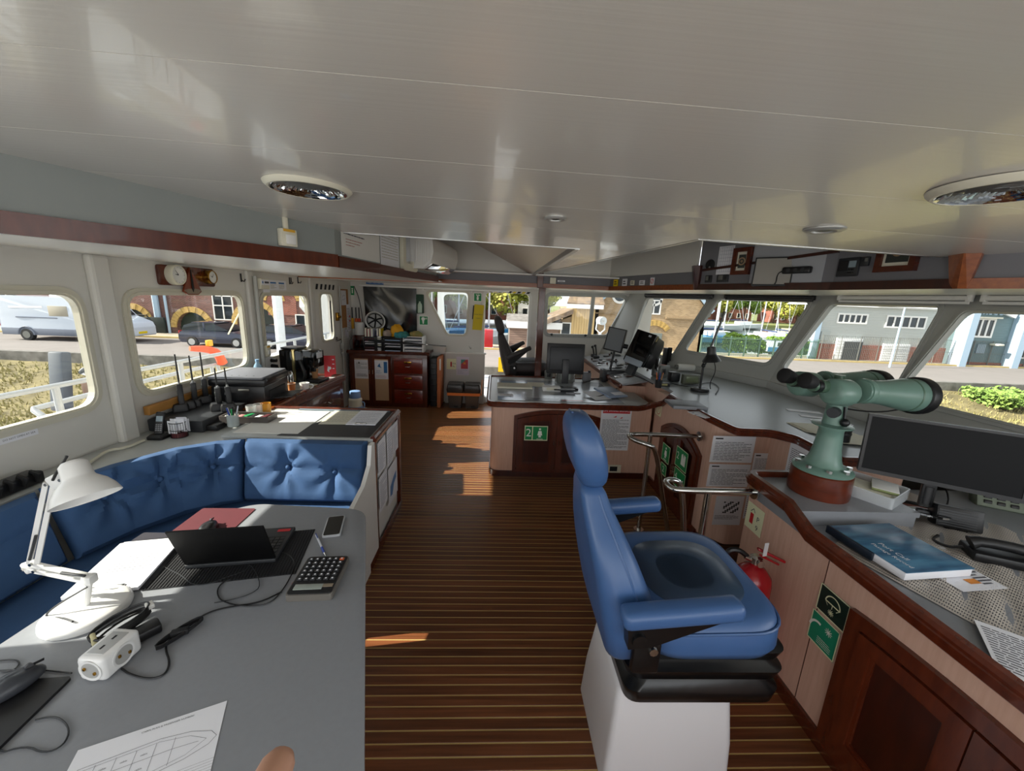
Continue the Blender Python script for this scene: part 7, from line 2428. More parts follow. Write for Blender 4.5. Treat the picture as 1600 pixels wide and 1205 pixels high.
# --- fence, hedge, poles, signs of the quay
t = T('iron_fence','pale green iron bar fence along the road before the harbour','fence',(at(1090,555,z=ZS).x,29.2,ZS))
x0 = t.location.x
x1 = at(1262,560,z=ZS).x
n = 120
b = B()
for k in range(n):
  x = (x1 - x0) * k / n
  b.cyl((x,0,0),(x,0,1.55),0.011,n=4)
o = part('bars',b,mat('fence_green','5E7A6A',0.6),t)
o['kind'] = 'stuff'
for z in (0.2,1.4):
  part('rail',B().box(((x1 - x0) / 2,0,z),(x1 - x0,0.04,0.05)),mat('fence_green','',0),t)
for k in range(9):
  part('post',B().box(((x1 - x0) * k / 8,0.03,0.8),(0.08,0.08,1.6)),mat('fence_green','',0),t)
t = T('mesh_fence','thin wire fence in front of the pale warehouse','fence',(x1,28.9,ZS))
L = at(1600,575,z=ZS).x - x1
for k in range(12):
  part('post',B().cyl((L * k / 11,0,0),(L * k / 11,0,2.0),0.03,n=6),GREYP,t)
b = B()
for z in (0.1,1.0,1.95):
  b.box((L / 2,0,z),(L,0.02,0.02))
for k in range(120):
  b.box((L * k / 119,0,1.0),(0.012,0.012,1.9))
part('wire',b,GREYP,t)['kind'] = 'stuff'

def leafy(name,label,cat,x0,x1,y0,y1,z0,z1,m,n=2500,leaf=0.14,kind='stuff'):
  rg = random.Random(int(abs(x0 * 7 + y0)))
  b = B()
  for k in range(n):
    u,v = rg.random(),rg.random()
    hh = z0 + (z1 - z0) * (0.75 + 0.25 * math.sin(u * 17) * math.cos(u * 7)) * math.sqrt(rg.random())
    p = Vector((x0 + (x1 - x0) * u,y0 + (y1 - y0) * v,hh))
    d = Vector((rg.gauss(0,1),rg.gauss(0,1),rg.gauss(0,1))).normalized()
    w = d.orthogonal().normalized()
    s = leaf * rg.uniform(0.6,1.3)
    b.face([p + d * s,p + w * s * 0.6,p - d * s,p - w * s * 0.6])
  return single(name,b,m,label,cat,smooth=False,kind=kind)

leafy('hedge','bright green hedge behind the iron fence','hedge',at(1112,545,z=ZS).x,at(1232,550,z=ZS).x,31.5,33.0,ZS,ZS + 1.7,HEDGE,5000,0.2)
for k,(px0,px1,zz,lb) in enumerate([(1448,1540,0.62,'wild green bush on the slope below the blue clad building'),(1335,1372,0.6,'small green bush on the slope below the warehouse'),(1540,1585,0.7,'low green bush at the right end of the slope')]):
  a_,c_ = at(px0,612,z=-2.8),at(px1,620,z=-2.8)
  leafy('bush',lb,'bush',a_.x,c_.x,18.6,20.6,-2.95,-2.55 + zz,LEAFG,1800,0.13)
# tufts of dry grass over the slope
rg = random.Random(21)
b = B()
for k in range(42000):
  x = rg.uniform(-45,48)
  y = rg.uniform(10,20.8)
  j = (21 - y) / 12
  z = -2.45 - 3.1 * j ** 0.9
  h = rg.uniform(0.06,0.22)
  a_ = rg.uniform(0,PI)
  d = Vector((math.cos(a_),math.sin(a_),0)) * 0.05
  tip = Vector((x + rg.uniform(-.12,.12),y + rg.uniform(-.12,.12),z + h))
  b.face([Vector((x,y,z - 0.1)) - d,Vector((x,y,z - 0.1)) + d,tip])
single('grass',b,mat('dry_grass_blade','A79A6C',0.9,h2='83804C',scale=0.5),'dry grass growing on the slope below the street','grass',smooth=False,kind='stuff')

p = at(1423,580,z=ZS)
single('flagpole',B().cyl((p.x,26.5,ZS),(p.x,26.5,3.4),0.07,0.05,10),LBLUE,'slim white flagpole standing before the pale warehouse','pole')
single('lamp_post',B().cyl((at(1100,555,z=ZS).x,28.6,ZS),(at(1100,555,z=ZS).x,28.6,3.4),0.06,n=10),MASTM,'grey lamp post by the left end of the iron fence','post')
for px,py,y_,lb in ((1446,600,20.9,'yellow letter sign on the quay wall below the blue clad building'),(790,570,20.9,'yellow letter sign on the quay wall seen through the doorway')):
  q = at(px,py,y=y_)
  s_ = 0.55 if px > 1000 else 0.8
  sheet('quay_sign',lb,'sign',plane((q.x - s_ / 2,y_,q.z - s_ / 2),(1,0,0),(0,0,1)),s_,s_,mat('sign_yellow','E0B400',0.6),[('lettering',INKD,[('t',s_ / 2,s_ / 2,s_ * 0.9,'K')])],th=0.03)
q = at(766,525,y=28.5)
t = T('red_container','red quayside container left in the doorway view','container',(q.x - 0.6,29.3,ZS))
part('body',B().box((0,0,0.75),(1.6,1.0,1.3),0.04),RED,t)
part('base',B().box((0,0,0.05),(1.7,1.1,0.1)),HULLW,t)

# --- the ship's own decks outside
XR = -3.5
RAILM = mat('rail_paint','A9ADB2',0.3)
for pa,pb,lb,nm in (((0,620),(520,519),'upper white pipe of the deck rail outside the aft windows',0),((52,638),(335,569),'lower white pipe loop of the deck rail outside the aft windows',1)):
  a_,c_ = at(*pa,x=XR - 0.25 * nm),at(*pb,x=XR - 0.25 * nm)
  t = T('deck_rail',lb,'rail',tuple(a_))
  d = c_ - a_
  if nm == 0:
    part('pipe',B().tube([(0,-4.5,-0.02),(0,0,0),tuple(d),(0,8,d.z)],0.022,10),RAILM,t)
    for k in range(6):
      y = 0.35 + 1.25 * k
      part('post',B().cyl((0,y,-1.2),(0,y,d.z * y / d.y),0.024,n=10),RAILM,t)
  else:
    part('pipe',B().tube([(0.35,0.0,-0.30),(0,0.0,-0.02),(0,0,0),tuple(d),(0,d.y + 0.08,d.z - 0.05),(0,d.y + 0.08,d.z - 0.35)],0.022,10,smooth=1),RAILM,t)
    part('post',B().cyl((0,d.y - 0.05,-1.2),(0,d.y - 0.05,d.z - 0.02),0.022,n=10),RAILM,t)
single('deck',B().box((-3.05,5.0,-0.95),(1.3,18,0.1)),mat('ship_deck_paint','B9BDC0',0.5,var=0.1,scale=2),'pale painted ship deck outside the aft windows','deck')
cq = at(118,600,x=-7.0)
t = T('deck_crane','grey and white deck crane folded outside the aft window beside the rail','crane',(-7.0,cq.y,-2.2))
zz = cq.z + 2.2
part('column',B().box((0.1,0.45,zz * 0.5 - 0.5),(0.3,0.3,zz - 1.0),0.05),DECKW,t)
part('boom',B().box((0.05,-0.25,zz + 0.1),(0.22,0.16,0.95),0.03,rot=Matrix.Rotation(-0.15,4,'X')),mat('crane_grey','565B60',0.5),t)
part('jib',B().box((0.0,-0.62,zz - 0.75),(0.28,0.3,0.75),0.03,rot=Matrix.Rotation(-0.7,4,'X')),mat('crane_red_white','C9A0A0',0.5),t)
o = part('winch',B().cyl((0.5,-0.15,zz - 0.85),(0.5,0.5,zz - 0.85),0.22,n=20),mat('winch_brown','6A5244',0.6),t)
part('winch_flange',B().cyl((0.5,-0.2,zz - 0.85),(0.5,-0.12,zz - 0.85),0.32,n=20),DECKW,o)
part('winch_flange',B().cyl((0.5,0.42,zz - 0.85),(0.5,0.5,zz - 0.85),0.32,n=20),DECKW,o)
part('machinery',B().box((0.3,0.2,zz - 0.1),(0.5,0.4,0.35),0.06),mat('winch_brown','',0),t)
part('hydraulic_ram',B().cyl((0.25,-0.1,zz + 0.25),(0.4,0.6,zz - 0.2),0.06,n=12),STEEL,t)
part('hose_reel',B().lathe([(0.12,-0.1),(0.3,-0.1),(0.3,0.1),(0.12,0.1)],20,Matrix.Translation((0.75,0.75,zz - 0.55)) @ Matrix.Rotation(PI / 2,4,'X')),DECKW,t)
t = T('deck_locker','white deck locker with a blue lower half outside the second aft window','locker',(-5.3,5.0,-2.2))
part('lid',B().box((0,0,1.98),(1.7,2.6,0.08),0.03,rot=Matrix.Rotation(0.12,4,'Y')),DECKW,t)
part('body',B().box((0,0,0.95),(1.3,2.3,1.9),0.04),mat('deck_blue','2C3F8C',0.5),t)
t = T('yellow_drum','yellow drum standing on deck below the first aft window','drum',(-4.4,at(80,648,x=-4.4).y,-2.2))
part('body',B().cyl((0,0,0),(0,0,2.0),0.2,n=20),mat('drum_yellow','E0A81C',0.5),t)
part('lid',B().cyl((0,0,2.0),(0,0,2.05),0.21,n=20),mat('drum_yellow','',0),t)
t = T('lifeboat','white covered lifeboat standing outside the third aft window','boat',(-6.5,at(452,580,x=-6.5).y,-2.2))
part('cover',B().ball((0,0,at(452,582,x=-6.5).z + 2.2),1.0,28,(0.9,1.45,at(445,547,x=-6.5).z - at(445,582,x=-6.5).z)),DECKW,t)
part('chock',B().box((0,0,0.8),(0.9,1.6,1.6),0.03),DECKW,t)
single('lower_deck',B().box((-6.6,5.0,-2.25),(5.8,18,0.1)),mat('ship_deck_paint','',0),'pale lower ship deck carrying crane, locker and lifeboat','deck')
p = at(436,500,x=-4.4)
t = T('deck_mast','white deck mast with wire stays outside the third aft window','mast',(-4.4,p.y,-2.2))
part('pole',B().cyl((0,0,0),(0,0,6.8),0.09,n=14),DECKW,t)
b = B()
b.tube([(0.02,0,4.7),(0.0,2.0,2.8)],0.02,5)
part('stay',b,mat('rope_cream','D6CFA8',0.8),t)
b = B()
b.tube([(-0.02,0,4.7),(-0.1,-1.4,3.2)],0.012,5)
part('stay',b,mat('rope_cream','',0),t)
t = T('orange_fender','orange curved buoyancy fender with a yellow block hung on the deck rail','fender',(-3.72,at(330,560,x=-3.72).y,at(330,560,x=-3.72).z))
part('sleeve',B().tube([(-0.1,-0.20,0.15),(0,-0.05,0.13),(0.02,0.10,0.06),(0.02,0.17,-0.09)],[0.03,0.045,0.055,0.06],12,smooth=1),mat('life_orange','E8603C',0.5),t)
part('block',B().box((0,0.0,0.20),(0.05,0.08,0.08),0.01),mat('drum_yellow','',0),t)
t = T('white_canopy','bright white canvas canopy just outside the aft door window','canopy',(-4.6,at(505,500,x=-4.6).y,-2.2))
cv = [at(*p_,x=-4.6) - t.matrix_world.translation for p_ in ((487,440),(530,440),(530,560),(514,540),(495,490),(487,480))]
part('canvas',B().rings([cv,[v + Vector((-0.3,0,0)) for v in cv]]),WHITE,t,smooth=False)
part('support',B().cyl((-0.15,cv[2].y - 0.25,0),(-0.15,cv[2].y - 0.25,2.6),0.04,n=10),DECKW,t)
# wind screen with a window beyond the slanted far window
t = T('bridge_wing_screen','white bridge wing screen with a rounded glazed opening outside the slanted window','screen',(-1.0,7.6,0))
Ms = plane((0,7.6,0),(1,0,0),(0,0,1))
q = lambda px,py: (at(px,py,y=7.6).x,at(px,py,y=7.6).z)
hole = [q(697,530),q(730,530),q(730,460),q(693,460)]
b = B().holed([(q(684,500)[0],-0.02),(q(741,500)[0],-0.02),(q(741,500)[0],2.3),(q(684,500)[0],2.3)],[rpoly(hole,0.09,5)],-0.03,0.03,Ms)
wpart('panel',b,DECKW,t,smooth=False)
b = B()
b.face([Ms @ Vector((x,y,0)) for x,y in rpoly(hole,0.09,5)])
wpart('pane',b,glass_mat('blue_glass','BFD4E2'),t,smooth=False)
single('wing_deck',B().box((1.0,7.8,-0.05),(8.0,2.4,0.08)),mat('ship_deck_paint','',0),'pale bridge wing deck outside the far doorway','deck')
q_ = at(938,515,y=8.0)
t = T('searchlight','white searchlight on a bracket outside the far side window','searchlight',(q_.x,8.0,q_.z - 0.12))
part('bracket',B().tube([(-0.08,0,0.30),(-0.09,0,0.12),(0,0,0.04),(0.09,0,0.12),(0.08,0,0.30)],0.014,8),DECKW,t)
part('foot',B().cyl((0,0,-0.05),(0,0,0.06),0.03,n=12),DECKW,t)
o = part('drum',B().lathe([(0.04,-0.09),(0.08,-0.07),(0.085,0.08),(0.0,0.08)],20,Matrix.Translation((0,0,0.30)) @ Matrix.Rotation(PI / 2,4,'X') @ Matrix.Rotation(0.3,4,'Y')),DECKW,t)
part('lens',B().cyl((0,-0.13,0.3),(0,-0.125,0.3),0.03,n=18),CHROME,o)
part('table',B().box((0.05,0,-0.09),(0.5,0.4,0.08),0.01),DECKW,t)
part('post',B().cyl((0,0,-q_.z + 0.1),(0,0,-0.1),0.05,n=12),DECKW,t)
# roof edge of the wheelhouse outside, wiper blades
struct('roof_overhang_aft',B().box((-2.585,2.4,2.02),(0.45,9.2,0.16)),DECKW)
for k,(pa,pb,lb) in enumerate((((1096,580),(1133,487),'black wiper blade outside the third forward pane beside the desk lamp'),((985,527),(1013,466),'black wiper blade outside the forward pane by the leaning monitors'))):
  Mx = MF2 if k == 0 else MF3
  nn = Mx.to_3x3().col[2].normalized()
  a_,c_ = atp(*pa,Mx.translation - nn * 0.09,nn),atp(*pb,Mx.translation - nn * 0.09,nn)
  t = T('wiper',lb,'wiper',tuple(a_))
  d = c_ - a_
  part('arm',B().tube([(0,0,0),tuple(d * 0.6)],0.006,6),BLACK,t)
  part('blade',bar(B(),d * 0.25,d,0.012,0.03),BLACK,t)

# ---------------------------------------------------------------- chart table and console equipment
IZ = 0.787
fi = lambda px,py,z=IZ: flat(px,py,z)

def box_thing(name,label,cat,px,py,z,size,m,bits=(),rz=0.0,group=None):
  """a device standing on a level: body plus (part name, material, centre, size) pieces"""
  p = flat(px,py,z)
  t = T(name,label,cat,(p.x,p.y + size[1] / 2,z),rz,group)
  part('body',B().box((0,0,size[2] / 2),size,min(size) * 0.12),m,t)
  for n_,mm,c_,s_ in bits:
    part(n_,mm,t) if isinstance(mm,B) else part(n_,B().box(c_,s_,min(s_) * 0.2),mm,t)
  return t

p = at(882,582,y=4.30)
M = plane((p.x - 0.10,4.30,0.98),(1,-0.02,0),(0,0.1,1))
t = monitor('chart_monitor','black monitor seen from behind on the chart table',Matrix.Translation((0.10,0,0)) @ M @ Matrix.Rotation(PI,4,'Y'),0.42,0.34,th=0.04)
part('neck',B().box((0,0.03,-0.065),(0.075,0.27,0.03),0.006),mat('neck_grey','2A2B2E',0.4),t)
part('foot',B().box((0,-0.175,-0.03),(0.24,0.014,0.18),0.004),BLACK,t)
part('back_plate',B().box((0,0.17,-0.045),(0.36,0.26,0.02),0.008),DGREY,t)
box_thing('cable_box','grey junction box left of the monitor foot on the chart table','box',857,592,IZ,(0.10,0.06,0.10),GREYP,[('port',BLACK,(0,-0.03,0.05),(0.05,0.006,0.05))])
box_thing('plotter','grey positioning receiver with a small lit display in front of the monitor','receiver',883,599,IZ,(0.20,0.07,0.16),GREYP,[('display',mat('lcd','',0),(0,-0.036,0.09),(0.12,0.006,0.09)),('bracket',STEEL,(-0.115,0,0.1),(0.012,0.03,0.18)),('bracket',STEEL,(0.115,0,0.1),(0.012,0.03,0.18)),('rail',WHITE,(0,-0.04,0.16),(0.2,0.012,0.012))])
box_thing('speaker_box','grey speaker box right of the monitor foot on the chart table','box',917,597,IZ,(0.10,0.08,0.12),mat('spk_grey','77777A',0.5),[('knob',BLACK,(0.03,0,0.13),(0.03,0.03,0.025))])
box_thing('black_pad','flat black keypad in front of the receiver','keypad',890,610,IZ,(0.20,0.12,0.02),BLACK,[('keys',DGREY,(0,0,0.022),(0.16,0.08,0.006))])
box_thing('card_box','small white box in front of the monitor on the chart table','box',862,612,IZ,(0.20,0.10,0.05),WHITEM,[('label',PAPER2,(0,-0.05,0.03),(0.12,0.004,0.03))])
sheet('chart_cover','clear covered sheets lying over the left of the chart table','chart',plane((0.04,3.78,IZ),(1,0,0),(0,1,0)),1.30,1.0,mat('chart_sheet','9DA2A8',0.15),[('chart_print',mat('chart_blue','8FA5BC',0.15),[('r',0.0,0.0,0.25,0.25),('r',0.05,0.6,0.4,0.3)]),('chart_print',mat('chart_dark','4B5058',0.2),[('r',0.28,0.02,0.36,0.1)]),('chart_print',mat('chart_red','A8503C',0.2),[('r',0.66,0.03,0.22,0.05)])])
for k,(px,py,w,h,m_,lb) in enumerate([(777,607,0.40,0.22,PAPER2,'cream open book of tables on the left of the chart table'),(826,604,0.20,0.22,PAPER2,'cream sheet with a clip in the middle of the chart table'),(778,619,0.16,0.10,PAPER,'white folded note at the near left corner of the chart table'),(885,615,0.16,0.035,PAPER,'white ruler strip at the near edge of the chart table')]):
  q = fi(px,py,IZ + 0.003)
  sheet('loose_paper',lb,'paper',plane(q + Vector((0,0,0.001)),(1,0,0),(0,1,0)),w,h,m_,[('print',mat('faint_ink','',0),textlines(0.02,0.02,w - 0.04,h - 0.04,6,k,0.3))],th=0.02 if k == 0 else 0.003)
q = fi(950,618)
M = plane(fi(948,624) + Vector((0,0,0.01)),(1,0.35,0),(-0.5,1,0.12))
t = T('ring_binder','pale blue plastic folder lying open at the right end of the chart table','folder',M=M)
part('cover',B().box((0.14,0.14,0.012),(0.24,0.30,0.02),0.004),mat('folder_blue','8E9DB4',0.4),t)
part('label',B().box((0.18,0.06,0.023),(0.14,0.08,0.002)),PAPER,t)
part('page',B().box((-0.06,0.1,0.001),(0.2,0.26,0.002)),PAPER,t)
single('cable',B().tube([fi(910,600) + Vector((0,0,.01)),fi(935,598) + Vector((0,0,.06)),fi(955,597) + Vector((0,0,.07)),fi(975,603) + Vector((0,0,.02)),fi(945,622) + Vector((0,0,.03)),fi(925,622) + Vector((0,0,.01))],0.005,6,smooth=2),BLACK,'black cable looping over the pale blue folder','cable')
# devices towards the forward corner
HZ = 0.93
FZ_ = 0.987
box_thing('depth_sounder','black console unit with lit strip beside the chart table','instrument',962,597,0.80,(0.34,0.14,0.15),BLACK,[('lit_strip',mat('strip_green','5F8C74',0.4),(0.06,-0.072,0.05),(0.14,0.006,0.05)),('corner',DGREY,(-0.15,0,0.07),(0.06,0.15,0.16)),('switch',PAPER,(-0.04,-0.08,0.03),(0.04,0.02,0.05))])
for k,(pts,w,h,lb,nm) in enumerate([(((947,548),(969,556)),0.25,0.26,'grey screened monitor leaning at the far end of the helm console','helm_monitor')]):
  a,c = at(944,546,y=4.95),at(968,552,y=4.80)
  M = plane((a + c) / 2,c - a,(0.14,0.10,1))
  t = monitor(nm,lb,M,(c - a).length + 0.03,0.30,scr=mat('screen_grey','7C8084',0.3))
  part('arm',B().cyl((0.05,0.1,-0.03),(0.16,0.1,-0.08),0.03,n=12),BLACK,t)
  part('foot_rod',B().cyl((0.02,0.0,-0.03),(0.02,-0.26,-0.06),0.015,n=10),BLACK,t)
a,c = at(974,562,y=4.35),at(1001,573,y=4.15)
M = plane((a + c) / 2,c - a,(0.42,0.02,1))
t = T('radar_display','black deep radar monitor tilted back with its glossy screen up on the console','monitor',M=M)
w_ = (c - a).length + 0.02
part('screen_body',B().box((0,0.19,-0.03),(w_,0.38,0.06),0.008),BLACKG,t)
part('hood',B().rings([[Vector((x * k,0.19 + y * k,z)) for x,y in rrect(w_,0.36,0.01,3)] for z,k in ((-0.06,1.0),(-0.20,0.97),(-0.30,0.7))]),BLACK,t)
part('control_strip',B().box((0.02,0.02,0.02),(w_ * 0.8,0.07,0.05),0.006),mat('strip_grey','9AA3AC',0.4),t)
part('badge',B().box((0.06,0.345,0.001),(0.035,0.022,0.003)),mat('badge_grey','A9ADB2',0.4),t)
part('stand',B().box((0.0,-0.05,-0.05),(0.1,0.16,0.06),0.006),DGREY,t)
t = box_thing('vhf_radio','olive grey radio set on a bracket by the pencil cup','radio set',1035,590,FZ_,(0.17,0.13,0.13),GREYP,[('dial',BLACK,(-0.03,-0.066,0.07),(0.06,0.006,0.06)),('label',mat('label_red','A8664E',0.6),(0.03,0,0.131),(0.06,0.05,0.003)),('bracket',STEEL,(-0.10,-0.02,0.12),(0.012,0.05,0.2))],rz=0.5)
box_thing('speaker_cube','small black speaker cube between two olive radio sets','speaker',1055,597,FZ_,(0.10,0.10,0.10),BLACK,[('grille',DGREY,(0,-0.051,0.05),(0.07,0.004,0.07))])
box_thing('echo_display','olive display unit behind the black desk lamp post','instrument',1080,601,FZ_,(0.18,0.06,0.10),mat('olive_grey','595C4C',0.5),[('screen',mat('olive_lcd','6C7458',0.25),(0,-0.031,0.055),(0.13,0.004,0.06)),('foot',BLACK,(0,0,-0.0),(0.14,0.08,0.012))])
box_thing('handset_cradle','black upright handset cradle behind the olive radio','handset',1040,572,FZ_,(0.07,0.06,0.24),BLACK,[('handset',BLACKM,(0.02,-0.04,0.15),(0.045,0.04,0.2)),('side_unit',DGREY,(0.075,0,0.09),(0.06,0.05,0.16))],rz=0.3)
a,c = flat(1058,580,FZ_),flat(1078,580,FZ_)
t = T('plotter_roll','white roll of plotter paper lying behind the olive display','roll',tuple(a))
part('roll',B().cyl((0,0,0.05),(0.20,-0.02,0.05),0.042,n=20),WHITEM,t)
part('end_knob',B().cyl((-0.03,0,0.05),(0,0,0.05),0.03,n=14),GREYP,t)
p = flat(1018,604,FZ_)
t = T('pencil_cup','cup of orange and blue pencils on the forward console corner','cup',(p.x + 0.05,p.y - 0.04,FZ_))
part('cup',B().lathe([(0.03,0),(0.034,0.08),(0.031,0.08),(0.028,0.005)],16),BLACK,t)
for k in range(6):
  a_ = k * 1.1
  part('pencil',B().cyl((0.01 * math.cos(a_),0.01 * math.sin(a_),0.01),(0.035 * math.cos(a_),0.035 * math.sin(a_),0.15),0.004,n=6),[ORANGE,mat('pen_blue','',0),mat('pencil_wood','B88A58',0.6)][k % 3],t)
box_thing('clip_lamp','small black device with a yellow face at the front of the radios','device',1038,604,FZ_,(0.12,0.05,0.035),BLACK,[('face',mat('device_face','A8A06A',0.4),(0,-0.026,0.018),(0.06,0.004,0.02))])
t = box_thing('computer_mouse','black cordless scanner lying on papers near the console corner','scanner',1000,607,0.80,(0.16,0.05,0.03),BLACK,[('button',DGREY,(0.03,0,0.031),(0.04,0.02,0.004))])
single('cable',B().tube([flat(x,y,FZ_ + 0.006) for x,y in ((1045,598),(1070,604),(1085,602),(1110,597),(1120,602),(1124,607),(1118,616))],0.005,6,smooth=2),DGREY,'dark lamp cable lying across the forward console top','cable')
for k,(pts) in enumerate([[(1030,575),(1040,560),(1030,552),(1020,560)],[(1010,570),(1024,580),(1034,600)],[(985,585),(1005,592),(1020,600)]]):
  g = [flat(x,y,FZ_ + 0.008) for x,y in pts]
  single('cable',B().tube(g,0.006,6,smooth=2),BLACK,['black cable looping above the olive radio','black cable hanging behind the pencil cup','black cable lying beneath the radar monitor'][k],'cable')
# black desk lamp
p = flat(1093,611,FZ_)
t = T('desk_lamp','black jointed desk lamp on the forward console top','lamp',tuple(p))
part('base',B().lathe([(0.082,0),(0.084,0.006),(0.083,0.026),(0.076,0.03),(0.0,0.031)],30),BLACK,t,ang=50)
e1,e2 = Vector((0.0,0,0.25)),at(1110,548,y=p.y) - p
part('post',B().cyl((0,0,0.03),e1,0.010,n=10),BLACK,t)
part('arm',lamp_arm(e1,e2),BLACK,t)
part('joint',B().ball(e1,0.02,10).ball(e2,0.018,10),BLACK,t)
part('shade',B().lathe([(0.01,0.07),(0.036,0.065),(0.040,0.045),(0.040,0.005),(0.046,-0.01),(0.078,-0.06),(0.082,-0.072),(0.076,-0.07),(0.04,-0.01)],28,Matrix.Translation(e2 + Vector((0.015,0,-0.03))) @ Matrix.Rotation(-0.15,4,'Y')),BLACK,t,ang=50)
part('reflector',B().lathe([(0.076,-0.069),(0.04,-0.02),(0.0,-0.015)],28,Matrix.Translation(e2 + Vector((0.015,0,-0.03))) @ Matrix.Rotation(-0.15,4,'Y')),WHITE,t)
part('cord',B().tube([e2 + Vector((0.05,0,-0.09)),e2 + Vector((0.10,0.02,-0.2)),e2 + Vector((0.06,0.03,-0.32)),Vector((0.14,0.06,0.01))],0.004,6,smooth=2),BLACK,t)
# flat things on the forward console
t = T('grey_folder','grey closed ring folder on the forward console near the arched doors','folder',M=plane(flat(1056,640,FZ_),(1,-0.1,0),(-0.35,1,0)))
part('cover',B().box((0.12,0.13,0.012),(0.27,0.22,0.024),0.004),mat('folder_grey','70747A',0.4),t)
part('spine',B().box((0.12,0.02,0.012),(0.27,0.014,0.026),0.004),mat('spine_grey','8E9298',0.4),t)
t = sheet('triangle_ruler','white drawing triangle lying at the console rim below the grey folder','ruler',plane(flat(1083,648,FZ_),(1,0.15,0),(0,1,0)),0.10,0.07,PAPER,[('notch',INK,[('r',0.015,0.03,0.02,0.012)])],th=0.003)
sheet('triangle_ruler','second white drawing triangle, to the right of the notched one','ruler',plane(flat(1102,654,FZ_),(1,0.45,0),(-0.45,1,0)),0.08,0.08,PAPER,th=0.003)
for k,(px,py,w,h,rz,lb) in enumerate([(1232,642,0.24,0.07,-0.35,'white card nearest the black desk lamp on the forward console'),(1252,651,0.22,0.06,-0.4,'white card in the middle of the three by the binoculars'),(1268,658,0.16,0.05,-0.45,'white card nearest the binoculars pedestal')]):
  sheet('loose_card',lb,'card',plane(flat(px,py,FZ_),(1,rz,0),(-rz,1,0)),w,h,PAPER,th=0.002)
sheet('vent_strip','dark slotted vent strip let into the forward console top','vent',plane(flat(1193,606,FZ_),(0.35,-1,0),(1,0.35,0)),0.30,0.06,mat('strip_metal','7E8285',0.4),[('slot',BLACKM,[('r',0.05,0.015,0.18,0.02)])])
q = flat(1168,597,FZ_)
single('glasses_case',B().ball((0,0,0.018),0.1,18,(1.0,0.35,0.18)),BLACK,'small black glasses case lying by the window sill','case',loc=(q.x,q.y + 0.03,FZ_))
for k,(px,py,rz,m_,lb) in enumerate([(1258,676,-0.1,PAPER2,'cream paper sheets fanned beneath the binoculars on the forward console'),(1300,690,-0.35,PAPER2,'large cream folder leaning on the console behind the binoculars')]):
  t = T('chart_folder',lb,'folder',M=plane(flat(px,py,FZ_ + 0.003 * k),(1,rz,0),(-rz * 0.6,1,0)))
  for q in range(3):
    part('sheet',B().box((0.16 + 0.01 * q,0.11 - 0.012 * q,0.002 + 0.003 * q),(0.30,0.22,0.0025),rot=0.04 * q),m_,t)
p = at(1330,655,y=2.25)
t = T('lens_cap_box','round black canister standing behind the binoculars','canister',(p.x - 0.05,2.25,FZ_))
part('canister',B().cyl((0,0,0),(0,0,0.12),0.055,n=24),BLACK,t)
part('band',B().lathe([(0.056,0.055),(0.057,0.058),(0.057,0.066),(0.056,0.069)],24,cap=False),DGREY,t)

# ---------------------------------------------------------------- near desk
DZ = 0.8255
fd = lambda px,py,z=DZ: flat(px,py,z)
# netting under the book
g = B()
n1,n2 = 90,160
a,du,dv = fd(1300,855),fd(1600,1020) - fd(1300,855),fd(1345,820) - fd(1300,855)
V = [[g.bm.verts.new(a + du * (i / n2) + dv * 3.0 * (j / n1) + Vector((0,0,0.003 + 0.004 * math.sin(i * 0.19 + j * 0.13) * math.sin(j * 0.09)))) for j in range(n1 + 1)] for i in range(n2 + 1)]
for i in range(n2):
  for j in range(n1):
    if not (i % 2 and j % 2):
      g.bm.faces.new((V[i][j],V[i + 1][j],V[i + 1][j + 1],V[i][j + 1]))
single('non_slip_net',g,mat('net_beige','BDB5AC',0.8),'beige non-slip netting spread over the near desk under the blue book','netting',smooth=False,kind='stuff')
M = plane(fd(1412,908,DZ + 0.01),fd(1530,900,DZ + 0.01) - fd(1412,908,DZ + 0.01),fd(1330,832,DZ + 0.01) - fd(1412,908,DZ + 0.01))
bw,bh = 0.30,0.30
t = T('spiral_book','thick bound manual with a blue sea photograph cover on the near desk','book',M=M)
part('pages',B().box((bw / 2,bh / 2,0.016),(bw,bh,0.032),0.004),PAPER,t)
o = part('cover',B().box((bw / 2 + 0.002,bh / 2,0.034),(bw + 0.004,bh + 0.004,0.003),0.001),mat('cover_blue','2A4A6E',0.25,h2='5F94B4',scale=4,stretch=(1,5,1)),t)
part('spine',B().box((-0.006,bh / 2 + 0.06,0.018),(0.014,bh - 0.1,0.036),0.005),mat('spine_navy','14202E',0.4),t)
b = B()
addtext(b,'Port Call',0.030,0.09,0.17,0.0362,'LEFT',-PI / 2)
addtext(b,'Passage Record',0.024,0.055,0.17,0.0362,'LEFT',-PI / 2)
part('lettering',b,PAPER,o,smooth=False)
sheet('route_card','white card with red and orange blocks beside the blue manual','card',plane(fd(1505,925,DZ + 0.006),fd(1598,918,DZ) - fd(1505,925,DZ),(0.3,1,0)),0.20,0.16,PAPER,[('block',SIGNR,[('r',0.02,0.11,0.05,0.025),('r',0.08,0.075,0.05,0.025)]),('block',mat('poster_orange','',0),[('r',0.02,0.07,0.05,0.025),('r',0.08,0.03,0.05,0.025)]),('print',INK,textlines(0.13,0.02,0.06,0.12,8,3))])
sheet('form_sheet','printed form lying at the near edge of the desk on the netting','paper',plane(fd(1560,1050,DZ + 0.012),(0.75,-0.65,0),(0.65,0.75,0)),0.21,0.24,PAPER,[('print',INK,textlines(0.01,0.02,0.19,0.2,16,6,0.45))])
